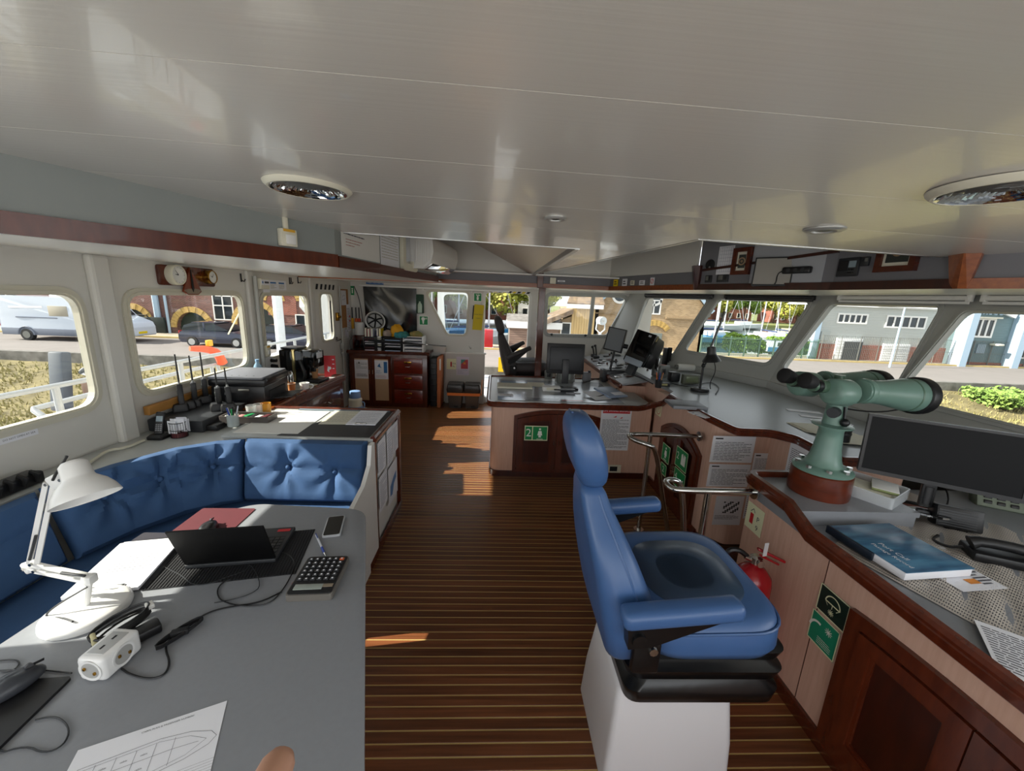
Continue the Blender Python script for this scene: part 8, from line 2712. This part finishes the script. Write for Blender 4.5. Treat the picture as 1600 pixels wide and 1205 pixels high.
# clear tray with books
c0 = fd(1355,800,0.9015)
t = T('file_tray','clear plastic tray holding cream charts and a booklet behind the plinth','tray',(1.90,1.77,0.90),0.5)
CLR = mat('clear_tray','DDE2E6',0.15,alpha=0.55)
part('tray',B().holed(rrect(0.235,0.33,0.015),[rrect(0.225,0.32,0.012)],0,0.055).box((0,0,0.002),(0.23,0.325,0.004)),CLR,t)
for k in range(4):
  part('chart',B().box((-0.02,0.01,0.010 + 0.009 * k),(0.17,0.29,0.007),0.002,rot=0.02 * k),PAPER2,t)
o = part('booklet',B().box((0.03,-0.09,0.050),(0.14,0.10,0.014),0.005,rot=0.3),mat('booklet_green','8A9460',0.5),t)
part('cover',B().box((0.03,-0.09,0.058),(0.14,0.10,0.003),0.001,rot=0.3),WHITEM,o)
p = fd(1510,838)
t = T('desk_speaker','black ribbed speaker box tilted on the near desk below the monitor','speaker',(p.x,p.y + 0.04,DZ),-0.5)
R_ = Matrix.Rotation(-0.3,4,'X')
part('cabinet',B().box((0,0.02,0.06),(0.16,0.08,0.10),0.008).xform(R_),BLACK,t)
for k in range(7):
  part('louvre',B().box((-0.01,-0.022,0.022 + 0.011 * k),(0.13,0.006,0.005)).xform(R_),DGREY,t)
part('stand',B().box((0,0.03,0.012),(0.08,0.06,0.024),0.004),BLACK,t)
p = fd(1535,875)
t = T('desk_phone','black telephone handset in its cradle at the right edge of the near desk','phone',(p.x + 0.05,p.y,DZ),-0.45)
part('cradle',B().box((0.02,0.0,0.02),(0.22,0.11,0.04),0.01),BLACK,t)
part('handset',B().tube([(-0.09,-0.01,0.06),(-0.06,-0.01,0.075),(0.06,-0.01,0.075),(0.12,-0.01,0.06)],[0.028,0.021,0.021,0.028],12,smooth=1),BLACK,t)
part('cord',B().tube([(-0.10,0,0.03),(-0.14,0.01,0.01),(-0.17,0.06,0.005),(-0.12,0.12,0.005)],0.006,6,smooth=2),BLACK,t)
p = fd(1585,812)
t = T('radio_set','olive radio set with keypad and grey display at the right frame edge','radio set',(p.x + 0.1,p.y + 0.06,DZ),-0.55)
R_ = Matrix.Rotation(-0.5,4,'X')
OL = mat('olive_panel','76806E',0.5)
part('case',B().box((0,0.03,0.07),(0.30,0.08,0.14),0.01).xform(R_),OL,t)
part('display',B().box((0.03,-0.012,0.10),(0.10,0.004,0.045)).xform(R_),mat('lcd_grey','',0),t)
part('handset_mount',B().box((-0.11,-0.012,0.10),(0.05,0.01,0.05),0.004).xform(R_),BLACK,t)
for k in range(8):
  part('key',B().box((-0.11 + 0.032 * (k % 4) * 1.5,-0.013,0.055 - 0.027 * (k // 4)),(0.03,0.008,0.018),0.003).xform(R_),BLACK,t)
p = fd(1500,765)
t = T('receiver_box','long beige receiver box standing under the monitor at the back of the desk','receiver',(p.x + 0.06,p.y - 0.02,DZ),-0.62)
part('case',B().box((0.08,0.05,0.045),(0.44,0.12,0.09),0.01),BEIGE,t)
part('socket_block',B().box((0.02,-0.012,0.05),(0.10,0.004,0.03)),GREYP,t)
part('switch',B().box((0.12,-0.012,0.03),(0.03,0.006,0.02)),BLACK,t)
single('cable',B().tube([fd(1440,770) + Vector((0,0,.01)),fd(1470,760) + Vector((0,0,.04)),fd(1485,790) + Vector((0,0,.01)),fd(1460,800),fd(1430,790)],0.004,6,smooth=2),BLACK,'black cable hanging below the large monitor','cable')
sheet('desk_note','small lined white note left of the speaker box','note',plane(fd(1450,858,DZ),(1,-0.3,0),(0.3,1,0)),0.08,0.09,PAPER,[('print',mat('faint_ink','',0),textlines(0.005,0.01,0.07,0.07,6,3))])

# ---------------------------------------------------------------- notices on the consoles
def yface(name,label,cat,bl,br,tl,y,m,prints,**k):
  a,c,d = at(*bl,y=y),at(*br,y=y),at(*tl,y=y)
  w,h = abs(c.x - a.x),d.z - a.z
  return sheet(name,label,cat,plane((a.x,y,a.z),(1,0,0),(0,0,1)),w,h,m,prints(w,h),**k)

def xface(name,label,cat,far_,near_,top,x,m,prints,**k):
  """on a wall facing aft (-X): far_ and near_ lower corners"""
  a,c,d = at(*far_,x=x),at(*near_,x=x),at(*top,x=x)
  w,h = a.y - c.y,d.z - a.z
  return sheet(name,label,cat,plane((x,a.y,a.z),(0,-1,0),(0,0,1)),w,h,m,prints(w,h),**k)

person = lambda w,h,x0: [('c',x0,h * .78,h * .07),('p',[(x0 - h * .16,h * .35),(x0 - h * .10,h * .66),(x0 + h * .10,h * .66),(x0 + h * .16,h * .35),(x0 + h * .08,h * .38),(x0 + h * .08,h * .22),(x0 - h * .08,h * .22),(x0 - h * .08,h * .38)]),('r',x0 - h * .2,h * .1,h * .4,h * .03)]
yface('life_saving_poster','white life saving signals poster with a red heading on the chart table front','poster',(934,703),(980,707),(936,635),3.69,PAPER,lambda w,h: [('heading',SIGNR,[('r',w * .05,h * .85,w * .9,h * .11)]),('lettering',PAPER,[('t',w * .5,h * .905,h * .062,'LIFE SAVING SIGNALS')]),('picture',SIGNR,[('p',[(w * .4,h * .76),(w * .52,h * .80),(w * .5,h * .76)]),('p',[(w * .62,h * .74),(w * .72,h * .78),(w * .7,h * .74)])]),('print',INK,textlines(w * .06,h * .05,w * .88,h * .67,24,3,.4))])
yface('immersion_suit_sign','green immersion suit sign numbered 2 on the left arched door','sign',(819,688),(855,688),(820,665),3.668,GLOWW,lambda w,h: [('field',GREEN,[('r',w * .03,h * .06,w * .29,h * .88),('r',w * .36,h * .06,w * .61,h * .88)]),('lettering',SIGNW,[('t',w * .175,h * .5,h * .75,'2')]),('symbol',SIGNW,person(w,h,w * .66))])
t = yface('data_socket','cream cover plate with a black socket low on the chart table front','socket',(946,738),(969,739),(946,726),3.698,CREAMP,lambda w,h: [('socket',INKD,[('r',w * .25,h * .2,w * .5,h * .6)])],th=0.008)
xface('question_sign','cream sign with a red question mark on the console corner','sign',(1024,646),(1032,654),(1025,628),1.628,GLOWW,lambda w,h: [('ring',SIGNR,[('o',w * .5,h * .5,w * .36,w * .05)]),('lettering',SIGNR,[('t',w * .5,h * .5,h * .55,'?')])])
XF = 1.602
for lb,f_,n_,tp_,x0,pr in [('green immersion suit sign on the far leaf of the forward arched doors',(1033,716),(1045,722),(1036,690),XF,lambda w,h: [('symbol',SIGNW,person(w,h,w * .5))]),
              ('green sign numbered 2 with a life jacket on the near leaf of the forward doors',(1054,725),(1072,737),(1058,695),XF,lambda w,h: [('lettering',SIGNW,[('t',w * .2,h * .55,h * .5,'2')]),('symbol',SIGNW,[('p',[(w * .5,h * .25),(w * .85,h * .25),(w * .85,h * .75),(w * .72,h * .82),(w * .68,h * .6),(w * .62,h * .82),(w * .5,h * .75)])])]),
              ('green sign numbered 4 with a flare below the life jacket sign',(1051,755),(1068,768),(1054,727),XF,lambda w,h: [('lettering',SIGNW,[('t',w * .2,h * .55,h * .5,'4')]),('symbol',SIGNW,[('l',[(w * .5,h * .3),(w * .85,h * .6)],w * .06)])]),
              ('small green sign numbered 2 below the far immersion suit sign',(1031,737),(1040,744),(1033,720),XF,lambda w,h: [('lettering',SIGNW,[('t',w * .5,h * .5,h * .7,'2')])])]:
  xface('door_sign',lb,'sign',f_,n_,tp_,x0,GREEN,lambda w,h,pr=pr: [('border',GLOWW,[('l',[(0.004,0.004),(w - 0.004,0.004),(w - 0.004,h - 0.004),(0.004,h - 0.004),(0.004,0.004)],0.006)])] + pr(w,h))
for k,(bl,br,tl,lb) in enumerate([((1108,722),(1174,723),(1115,681),'white printed notice at the top of the papers wall'),((1103,760),(1167,762),(1110,725),'white printed notice in the middle of the papers wall'),((1112,820),(1155,821),(1118,775),'white notice with a chequered table low on the papers wall'),((1172,745),(1214,747),(1177,708),'white notice at the right of the papers wall'),((1160,810),(1185,812),(1166,760),'white notice partly behind the handrail on the papers wall')]):
  def pr(w,h,k=k):
    if k == 2:
      return [('table',INKD,[('r',w * (.3 + .07 * (i % 8)),h * (.42 + .05 * (i // 8)),w * .06,h * .045) for i in range(64) if (i % 8 * 5 + i // 8 * 3) % 4 < 2]),('print',INK,textlines(w * .05,h * .2,w * .85,h * .15,5,k,.4))]
    return [('print',INK,textlines(w * .07,h * .08,w * .86,h * .72,12,k,.4)),('heading',INKD,[('r',w * .06,h * .88,w * .18,h * .05)])]
  yface('wall_notice',lb,'notice',bl,br,tl,2.517,PAPER,pr)
xface('wall_notice','white printed notice on the console side behind the binoculars plinth','notice',(1226,738),(1262,742),(1233,688),1.967,PAPER,lambda w,h: [('print',INK,textlines(w * .1,h * .05,w * .8,h * .8,14,9,.4))])
xface('extinguisher_sign','cream sign P9 with a red extinguisher above the fire extinguisher','sign',(1163,819),(1187,843),(1172,783),1.417,GLOWW,lambda w,h: [('picture',SIGNR,[('r',w * .25,h * .25,w * .2,h * .4)]),('lettering',INK,[('t',w * .72,h * .55,h * .28,'P'),('t',w * .72,h * .22,h * .28,'9'),('l',[(w * .25,h * .7),(w * .4,h * .85),(w * .5,h * .72)],0.004)])])
for k,(f_,n_,tp_,m_,lb) in enumerate([((1275,948),(1318,992),(1286,911),GREEND,'dark sign with a parachute flare symbol on the near console'),((1261,992),(1301,1037),(1274,952),mat('sign_teal','138A68',0.5),'green hand flare sign below the dark parachute sign')]):
  def pr(w,h,k=k):
    z = [('border',GLOWW,[('l',[(0.002,0.002),(w - 0.002,0.002),(w - 0.002,h - 0.002),(0.002,h - 0.002),(0.002,0.002)],0.005)])]
    star = lambda cx,cy,r: [('l',[(cx - r * math.cos(a),cy - r * math.sin(a)),(cx + r * math.cos(a),cy + r * math.sin(a))],0.0025) for a in [PI * i / 5 for i in range(5)]]
    if k == 0:
      arc = [(w * .5 + w * .25 * math.cos(a),h * .55 + h * .28 * math.sin(a)) for a in [PI * i / 10 for i in range(11)]]
      return z + [('symbol',GLOWW,[('l',arc + [arc[0]],0.005),('l',[(w * .5,h * .55),(w * .5,h * .4)],0.003),('l',[(w * .25,h * .55),(w * .35,h * .42)],0.002),('l',[(w * .75,h * .55),(w * .65,h * .42)],0.002)] + star(w * .5,h * .25,w * .1))]
    arc = [(w * .28 + w * .28 * math.cos(a),h * .42 + h * .3 * math.sin(a)) for a in [PI * (.95 - .055 * i) for i in range(11)]]
    return z + [('symbol',SIGNW,[('l',arc,0.010)] + star(w * .66,h * .7,w * .13)),('print',SIGNW,textlines(w * .35,h * .1,w * .5,h * .25,4,2,.3))]
  xface('flare_sign',lb,'sign',f_,n_,tp_,1.417,m_,pr)

# ---------------------------------------------------------------- ceiling and fascia fittings
def ceil_at(px,py):
  z = 2.14
  for _ in range(8):
    q = at(px,py,z=z)
    z = cz(q.x,q.y)
  return Vector((q.x,q.y,z))

FACET = mat('facet_mirror','E8ECEE',0.03,metal=1.0)
for k,(px,py,r,lb) in enumerate([(483,292,0.125,'recessed ceiling downlight with faceted reflector above the bench'),(1575,292,0.125,'recessed ceiling downlight with faceted reflector above the near desk')]):
  q = ceil_at(px,py)
  t = T('ceiling_light',lb,'ceiling light',tuple(q))
  part('ring',B().lathe([(r,-0.002),(r * 1.0,-0.0155),(r * 1.05,-0.015),(r * 1.14,-0.005),(r * 1.16,0.001)],40,cap=False),CREAMP,t)
  b = B()
  n = 26
  rg = random.Random(k)
  for ri in range(10):
    ra,rb = r * (1 - ri * 0.095),r * (1 - (ri + 1) * 0.095) + 0.001
    for i in range(n):
      a0,a1 = 2 * PI * i / n,2 * PI * (i + 1) / n
      dz,j = (ra - rb) * rg.uniform(0.7,1.25),rg.uniform(-0.001,0.001)
      b.face([(ra * math.cos(a0),ra * math.sin(a0),-0.014 + j),(ra * math.cos(a1),ra * math.sin(a1),-0.014 - j),(rb * math.cos(a1),rb * math.sin(a1),-0.014 + dz - j),(rb * math.cos(a0),rb * math.sin(a0),-0.014 + dz + j)])
  part('reflector',b,FACET,t,smooth=False)
for k,(px,py,r,lb) in enumerate([(868,340,0.046,'small round ceiling vent nearer the coffer corner'),(1288,358,0.07,'round ceiling speaker above the forward console')]):
  q = ceil_at(px,py)
  t = T('ceiling_vent',lb,'ceiling vent',tuple(q))
  part('ring',B().lathe([(r * 0.55,-0.002),(r * 0.6,-0.010),(r * 0.85,-0.010),(r,-0.004),(r,0.001)],32,cap=False),mat('vent_metal','B4B4B0',0.35,metal=0.4),t)
  part('core',B().lathe([(0.002,-0.006),(r * 0.3,-0.008),(r * 0.56,-0.003)],24),GREYP if k else DGREY,t)
# downlight in the sloped coffer lining
q = Vector((0.02,3.25,2.295))
t = T('coffer_light','recessed downlight in the sloped lining of the aft coffer','ceiling light',M=Matrix.Translation(q) @ Matrix.Rotation(0.36,4,'Y'))
part('ring',B().lathe([(0.085,-0.002),(0.10,-0.006),(0.105,0.004)],30,cap=False),CREAMP,t)
part('reflector',B().lathe([(0.002,0.0),(0.05,-0.001),(0.086,-0.003)],18),FACET,t,smooth=False)
# switch and duct on the aft fascia
fu = (Vector((*L1,0)) - Vector((*L0,0))).normalized()
fn = Vector((fu.y,-fu.x,0))
MFa = plane((L0[0],L0[1],0),fu,(0,0,1))
q = Matrix(MFa).inverted() @ atp(446,372,MFa.translation,fn)
t = T('light_switch','cream light switch with a yellow label and duct on the aft fascia','switch',M=MFa @ Matrix.Translation((q.x,q.y,0)))
part('box',B().box((0,0,0.018),(0.085,0.085,0.036),0.006),CREAMP,t)
part('rocker',B().box((0.006,-0.008,0.038),(0.05,0.045,0.008),0.002),WHITE,t)
part('label',B().box((0,0.034,0.037),(0.06,0.012,0.003)),mat('label_yellow','',0),t)
part('duct',B().box((0.0,0.085,0.008),(0.022,0.09,0.016),0.002),CREAMP,t)
# papers, mirror and air conditioner on the far aft fascia
gu = (Vector((*L2,0)) - Vector((*L1,0))).normalized()
gn = Vector((gu.y,-gu.x,0))
MG = plane((L1[0],L1[1],0),gu,(0,0,1))
gp = lambda px,py: (Matrix(MG).inverted() @ atp(px,py,MG.translation,gn))
a,c = gp(533,390),gp(593,406)
b0 = 2.005
sheet('whiteboard_notes','white board with handwritten notes under the coffer edge','board',MG @ Matrix.Translation((a.x,b0,0.003)),c.x - a.x,0.42,WHITEM,[('print',INK,textlines(0.03,0.12,(c.x - a.x) * 0.5,0.2,7,31,0.3)),('print',mat('pen_red','A8584E',0.7),textlines(0.05,0.06,(c.x - a.x) * 0.4,0.05,3,32,0.3))])
a2 = gp(622,408)
sheet('pinned_papers','clear sleeve of printed papers beside the handwritten white board','paper',MG @ Matrix.Translation((c.x + 0.01,b0 - 0.01,0.004)),max(0.2,a2.x - c.x),0.42,PAPER,[('print',mat('faint_ink','',0),textlines(0.02,0.05,max(0.2,a2.x - c.x) - 0.04,0.32,16,33,0.3)),('tab',mat('tab_tan','C9A060',0.7),[('r',0.02,0.36,0.16,0.05)])])
xm_ = a2.x + 0.06
t = T('mirror','rounded cream framed panel next to the air conditioner','mirror',M=MG @ Matrix.Translation((xm_,b0 - 0.02,0)))
part('frame',B().holed(rrect(0.34,0.5,0.05,4,0.15,0.25),[rrect(0.22,0.38,0.03,4,0.15,0.25)],0,0.03),CREAMP,t,smooth=False)
part('glass',B().prism(rrect(0.23,0.39,0.03,4,0.15,0.25),0.002,0.008),CHROME,t,smooth=False)
q = gp(645,400)
t = T('air_conditioner','white wall air conditioner with rounded end hanging on the aft fascia','air conditioner',M=MG @ Matrix.Translation((min(q.x,1.18),2.015,0)))
pf = [(0.0,0.0),(0.12,0.0),(0.19,0.05),(0.215,0.14),(0.205,0.25),(0.15,0.29),(0.0,0.29)]
ML = Matrix(((0,0,1,0),(0,1,0,0),(1,0,0,0),(0,0,0,1)))
part('housing',B().prism(rpoly(pf,[0,0.02,0.04,0.08,0.06,0.05,0],5),0.0,0.85,ML),WHITE,t,ang=50)
part('end_panel',B().prism(rpoly([(0.05,0.02),(0.13,0.02),(0.195,0.08),(0.20,0.22),(0.14,0.28),(0.05,0.27)],0.05,5),-0.008,0.0,ML),WHITEM,t)
for k in range(7):
  part('rib',B().box((-0.009,0.15,0.065 + 0.02 * k),(0.004,0.2 - 0.01 * abs(k - 3),0.005)),WHITE,t)
part('louvre',B().box((0.43,0.022,0.155),(0.78,0.006,0.09),0.002,rot=Matrix.Rotation(-0.6,4,'X')),CHROME,t)
part('mount',B().box((0.02,0.03,0.02),(0.05,0.05,0.04),0.004),CREAMP,t)
# labels along the far fascia
for k,(px,py,w,h,m_,lb) in enumerate([(864,438,0.07,0.07,CREAMP,'cream switch plate on the far fascia beside the post'),(877,438,0.09,0.018,PAPER,'thin white label on the far fascia'),(963,441,0.09,0.08,YEL,'yellow and black label on the far fascia'),(977,441,0.09,0.085,PAPER,'white square label on the far fascia'),(989,442,0.07,0.05,CREAMP,'small cream socket on the far fascia'),(1004,442,0.09,0.05,PAPER,'white strip label on the far fascia'),(1020,441,0.06,0.09,PAPER,'white no smoking label with a red ring on the far fascia')]):
  q = at(px,py,y=4.775)
  if q.x > 1.33:
    mm = plane((1.355,4.80,0),Vector((0.38,-1.35,0)),(0,0,1))
    nn_ = Vector((-1.35,-0.38,0))
    l_ = mm.inverted() @ atp(px,py,mm.translation,nn_)
    M = mm @ Matrix.Translation((l_.x - w / 2,min(l_.y,2.015) - h / 2,0.004))
  else:
    M = plane((q.x - w / 2,4.774,2.015 - h / 2),(1,0,0),(0,0,1))
  pr = [('mark',INKD,[('r',w * .2,h * .3,w * .6,h * .12),('r',w * .2,h * .6,w * .5,h * .12)])] if k not in (0,6) else []
  if k == 6:
    pr = [('ring',SIGNR,[('o',w * .5,h * .6,w * .4,w * .1),('l',[(w * .25,h * .45),(w * .75,h * .75)],w * .08)])]
  sheet('fascia_label',lb,'label',M,w,h,m_,pr,th=0.006)
# instruments of the forward fascia
for nm,P0,P1 in (('a',R0,R1),('b',R1,R2)):
  d_ = Vector((P1[0] - P0[0],P1[1] - P0[1],0)).normalized()
  if nm == 'a':
    MQ = plane((P0[0],P0[1],0),d_,(0,0,1))
  else:
    MR = plane((P0[0],P0[1],0),d_,(0,0,1))

def onf(mm,px,py):
  return mm.inverted() @ atp(px,py,mm.translation,mm.to_3x3().col[2])

q = onf(MQ,1110,414)
t = T('fascia_speaker','round black speaker on the forward fascia above the corner bracket','speaker',M=MQ @ Matrix.Translation((q.x,q.y,0.002)))
part('grille',B().lathe([(0.002,0.012),(0.03,0.012),(0.040,0.008),(0.044,0.0)],26),BLACKM,t)
part('dome',B().ball((0.006,-0.02,0.012),0.009,10),GREYP,t)
for k,(px,py,w) in enumerate([(1108,436,0.06),(1130,435,0.10)]):
  q = onf(MQ,px,py)
  t = T('fascia_gauge',['small dark instrument panel below the fascia speaker','dark instrument panel with switches right of the small one'][k],'instrument',M=MQ @ Matrix.Translation((q.x,q.y,0.002)))
  part('panel',B().box((0,0,0.006),(w,0.06,0.012),0.003),DGREY,t)
  part('dial',B().box((-w * 0.15,0.005,0.014),(w * 0.4,0.035,0.004),0.001),GREYP,t)
  part('switch',B().box((w * 0.3,0.0,0.015),(0.015,0.03,0.006),0.002),BLACK,t)
q = onf(MQ,1133,409)
sheet('wall_calendar','white month planner on the forward fascia','calendar',MQ @ Matrix.Translation((0.172,q.y - 0.10,0.002)),0.135,0.22,PAPER,[('grid',mat('faint_ink2','',0),[('r',0.01,0.02 + 0.027 * i,0.115,0.0025) for i in range(8)] + [('r',0.01 + 0.019 * i,0.02,0.0025,0.19) for i in range(7)])])

def picture(label,M,w,h,m_):
  t = T('picture',label,'picture',M=M)
  part('frame',B().holed([(-w / 2,-h / 2),(w / 2,-h / 2),(w / 2,h / 2),(-w / 2,h / 2)],[[(-w / 2 + .03,-h / 2 + .03),(w / 2 - .03,-h / 2 + .03),(w / 2 - .03,h / 2 - .03),(-w / 2 + .03,h / 2 - .03)]],0,0.03),MAHO,t,smooth=False)
  part('mount',B().box((0,0,0.010),(w - 0.05,h - 0.05,0.004)),PAPER2,t)
  part('print',B().box((0,0,0.013),(w - 0.09,h - 0.10,0.003)),mat('print_dark','2E3430',0.5),t)
  part('motif',B().lathe([(0.02,0.016),(0.03,0.016)],20,cap=False).lathe([(0.001,0.016),(0.010,0.016)],16),mat('motif_tan','A88C6E',0.6),t)

q = onf(MQ,1157,411)
picture('framed picture beside the month planner on the forward fascia',MQ @ Matrix.Translation((0.392,q.y + 0.01,0.002)),0.145,0.20,0)
q = onf(MR,1398,402)
picture('framed picture left of the mahogany bracket on the forward fascia',MR @ Matrix.Translation((0.345,2.135,0.002)),0.20,0.22,0)
q0,q1 = onf(MR,1225,420),onf(MR,1283,420)
q = onf(MQ,1230,420)
sheet('backing_board','light grey panel behind the swivelling screen on the forward fascia','panel',MQ @ Matrix.Translation((0.47,1.98,0.001)),0.49,0.4,mat('light_panel','A9ABB0',0.5),th=0.004)
q = onf(MQ,1195,418)
tp_ = at(1203,447,y=2.80)
t = monitor('fascia_monitor','grey flat screen on a swivel arm hanging from the forward fascia',plane(tp_,(0.72,-0.69,0),(0.05,0.05,1)),0.24,0.20,bez=0.008,th=0.03,scr=mat('screen_silver','9A968E',0.35))
part('arm',B().tube([(0.02,0.1,-0.03),(0.10,0.13,-0.09),(0.12,0.15,-0.14)],0.018,8),BLACK,t)
part('arm_mount',B().box((0.13,0.14,-0.14),(0.05,0.18,0.04),0.012,rot=Matrix.Rotation(-0.25,4,'Z')),BLACK,t)
q = onf(MQ,1248,425)
t = T('power_strip','black power strip with a plug on the light panel of the forward fascia','power strip',M=MQ @ Matrix.Translation((min(q.x,0.96),q.y,0.005)))
part('strip',B().box((0,0.01,0.02),(0.18,0.045,0.04),0.01),BLACK,t)
for k in range(3):
  part('outlet',B().cyl((-0.045 + 0.045 * k,0.01,0.04),(-0.045 + 0.045 * k,0.01,0.042),0.014,n=12),DGREY,t)
part('cord',B().tube([(-0.09,0.01,0.02),(-0.12,-0.01,0.03),(-0.11,-0.08,0.04),(-0.15,-0.10,0.04),(-0.16,-0.02,0.03)],0.004,6,smooth=2),BLACK,t)
for k,(px,py,w,h,lb) in enumerate([(1309,419,0.13,0.11,'black radio panel with display and keys on the forward fascia'),(1350,409,0.05,0.055,'small black recorder box right of the radio panel')]):
  q = onf(MR,px,py)
  t = T('fascia_radio',lb,'radio set',M=MR @ Matrix.Translation((max(q.x,0.085) + (0.015 if k else 0.0),q.y,0.002)))
  part('panel',B().box((0,0,0.008),(w,h,0.016),0.006),DGREY,t)
  part('display',B().box((w * 0.22,h * 0.15,0.017),(w * 0.32,h * 0.35,0.003)),mat('lcd_grey','',0) if k == 0 else GREYP,t)
  if k == 0:
    part('speaker_grille',B().box((-w * 0.22,h * 0.08,0.017),(w * 0.42,h * 0.55,0.003)),BLACKM,t)
    for i in range(6):
      part('key',B().box((w * (0.10 + 0.1 * (i % 3)),-h * (0.15 + 0.16 * (i // 3)),0.018),(w * 0.07,h * 0.09,0.004),0.001),BLACK,t)
# mahogany corner brackets
for k,(P0,lb) in enumerate([(R2,'mahogany corner bracket between fascia and ceiling above the binoculars'),(R0,'dark mahogany corner bracket where far and forward fascias meet')]):
  x,y = P0
  s = 1.0 if k == 0 else 0.8
  t = T('corner_bracket',lb,'bracket',(x,y,SOFZ - 0.012))
  for sg in (0,1):
    w0,w1 = (0.035,0.075) if sg == 0 else (0.03,0.06)
    dx = -1 if sg == 0 else 1
    dd = Vector((-0.10,0.99,0)) if sg == 0 else Vector((0.36,-0.93,0))
    nrm = Vector((-0.055,-0.03,0)) * s
    P = [nrm * 0.5,dd * w0 * s + nrm * 0.3,dd * w1 * s + nrm * 1.0 + Vector((0,0,0.20)),nrm * 1.6 + Vector((0,0,0.20))]
    part('cheek',B().rings([P,[v - nrm * 0.6 for v in P]]),MAHOL if k == 0 else MAHOD,t,smooth=False)
# roller blinds above the forward windows
for k,(MM,x0,x1,m_,lb) in enumerate([(MF1,0.28,1.30,WHITE,'white roller blind above the pane facing the pale warehouse'),(MF1,1.38,2.2,WHITE,'white roller blind above the pane facing the blue clad building'),(MF2,0.22,1.18,DGREY,'dark roller blind rail above the harbour pane'),(MF3,0.5,1.72,mat('blind_dark','3E3F44',0.5),'dark rolled blind above the pane behind the leaning monitors')]):
  nn_ = MM.to_3x3().col[2].normalized()
  a,c = MM @ Vector((x0,0.905,0)) + nn_ * 0.045,MM @ Vector((x1,0.905,0)) + nn_ * 0.045
  t = T('roller_blind',lb,'blind',tuple(a))
  d = c - a
  part('roll',B().cyl((0,0,0),d,0.018,n=14),m_,t)
  part('hem_bar',bar(B(),Vector((0,0,-0.032)),d + Vector((0,0,-0.032)),0.012,0.018),m_,t)
  for q in (Vector((0,0,0)),d):
    part('end_bracket',B().box(q,(0.03,0.03,0.05),0.004),WHITE if k < 2 else BLACK,t)
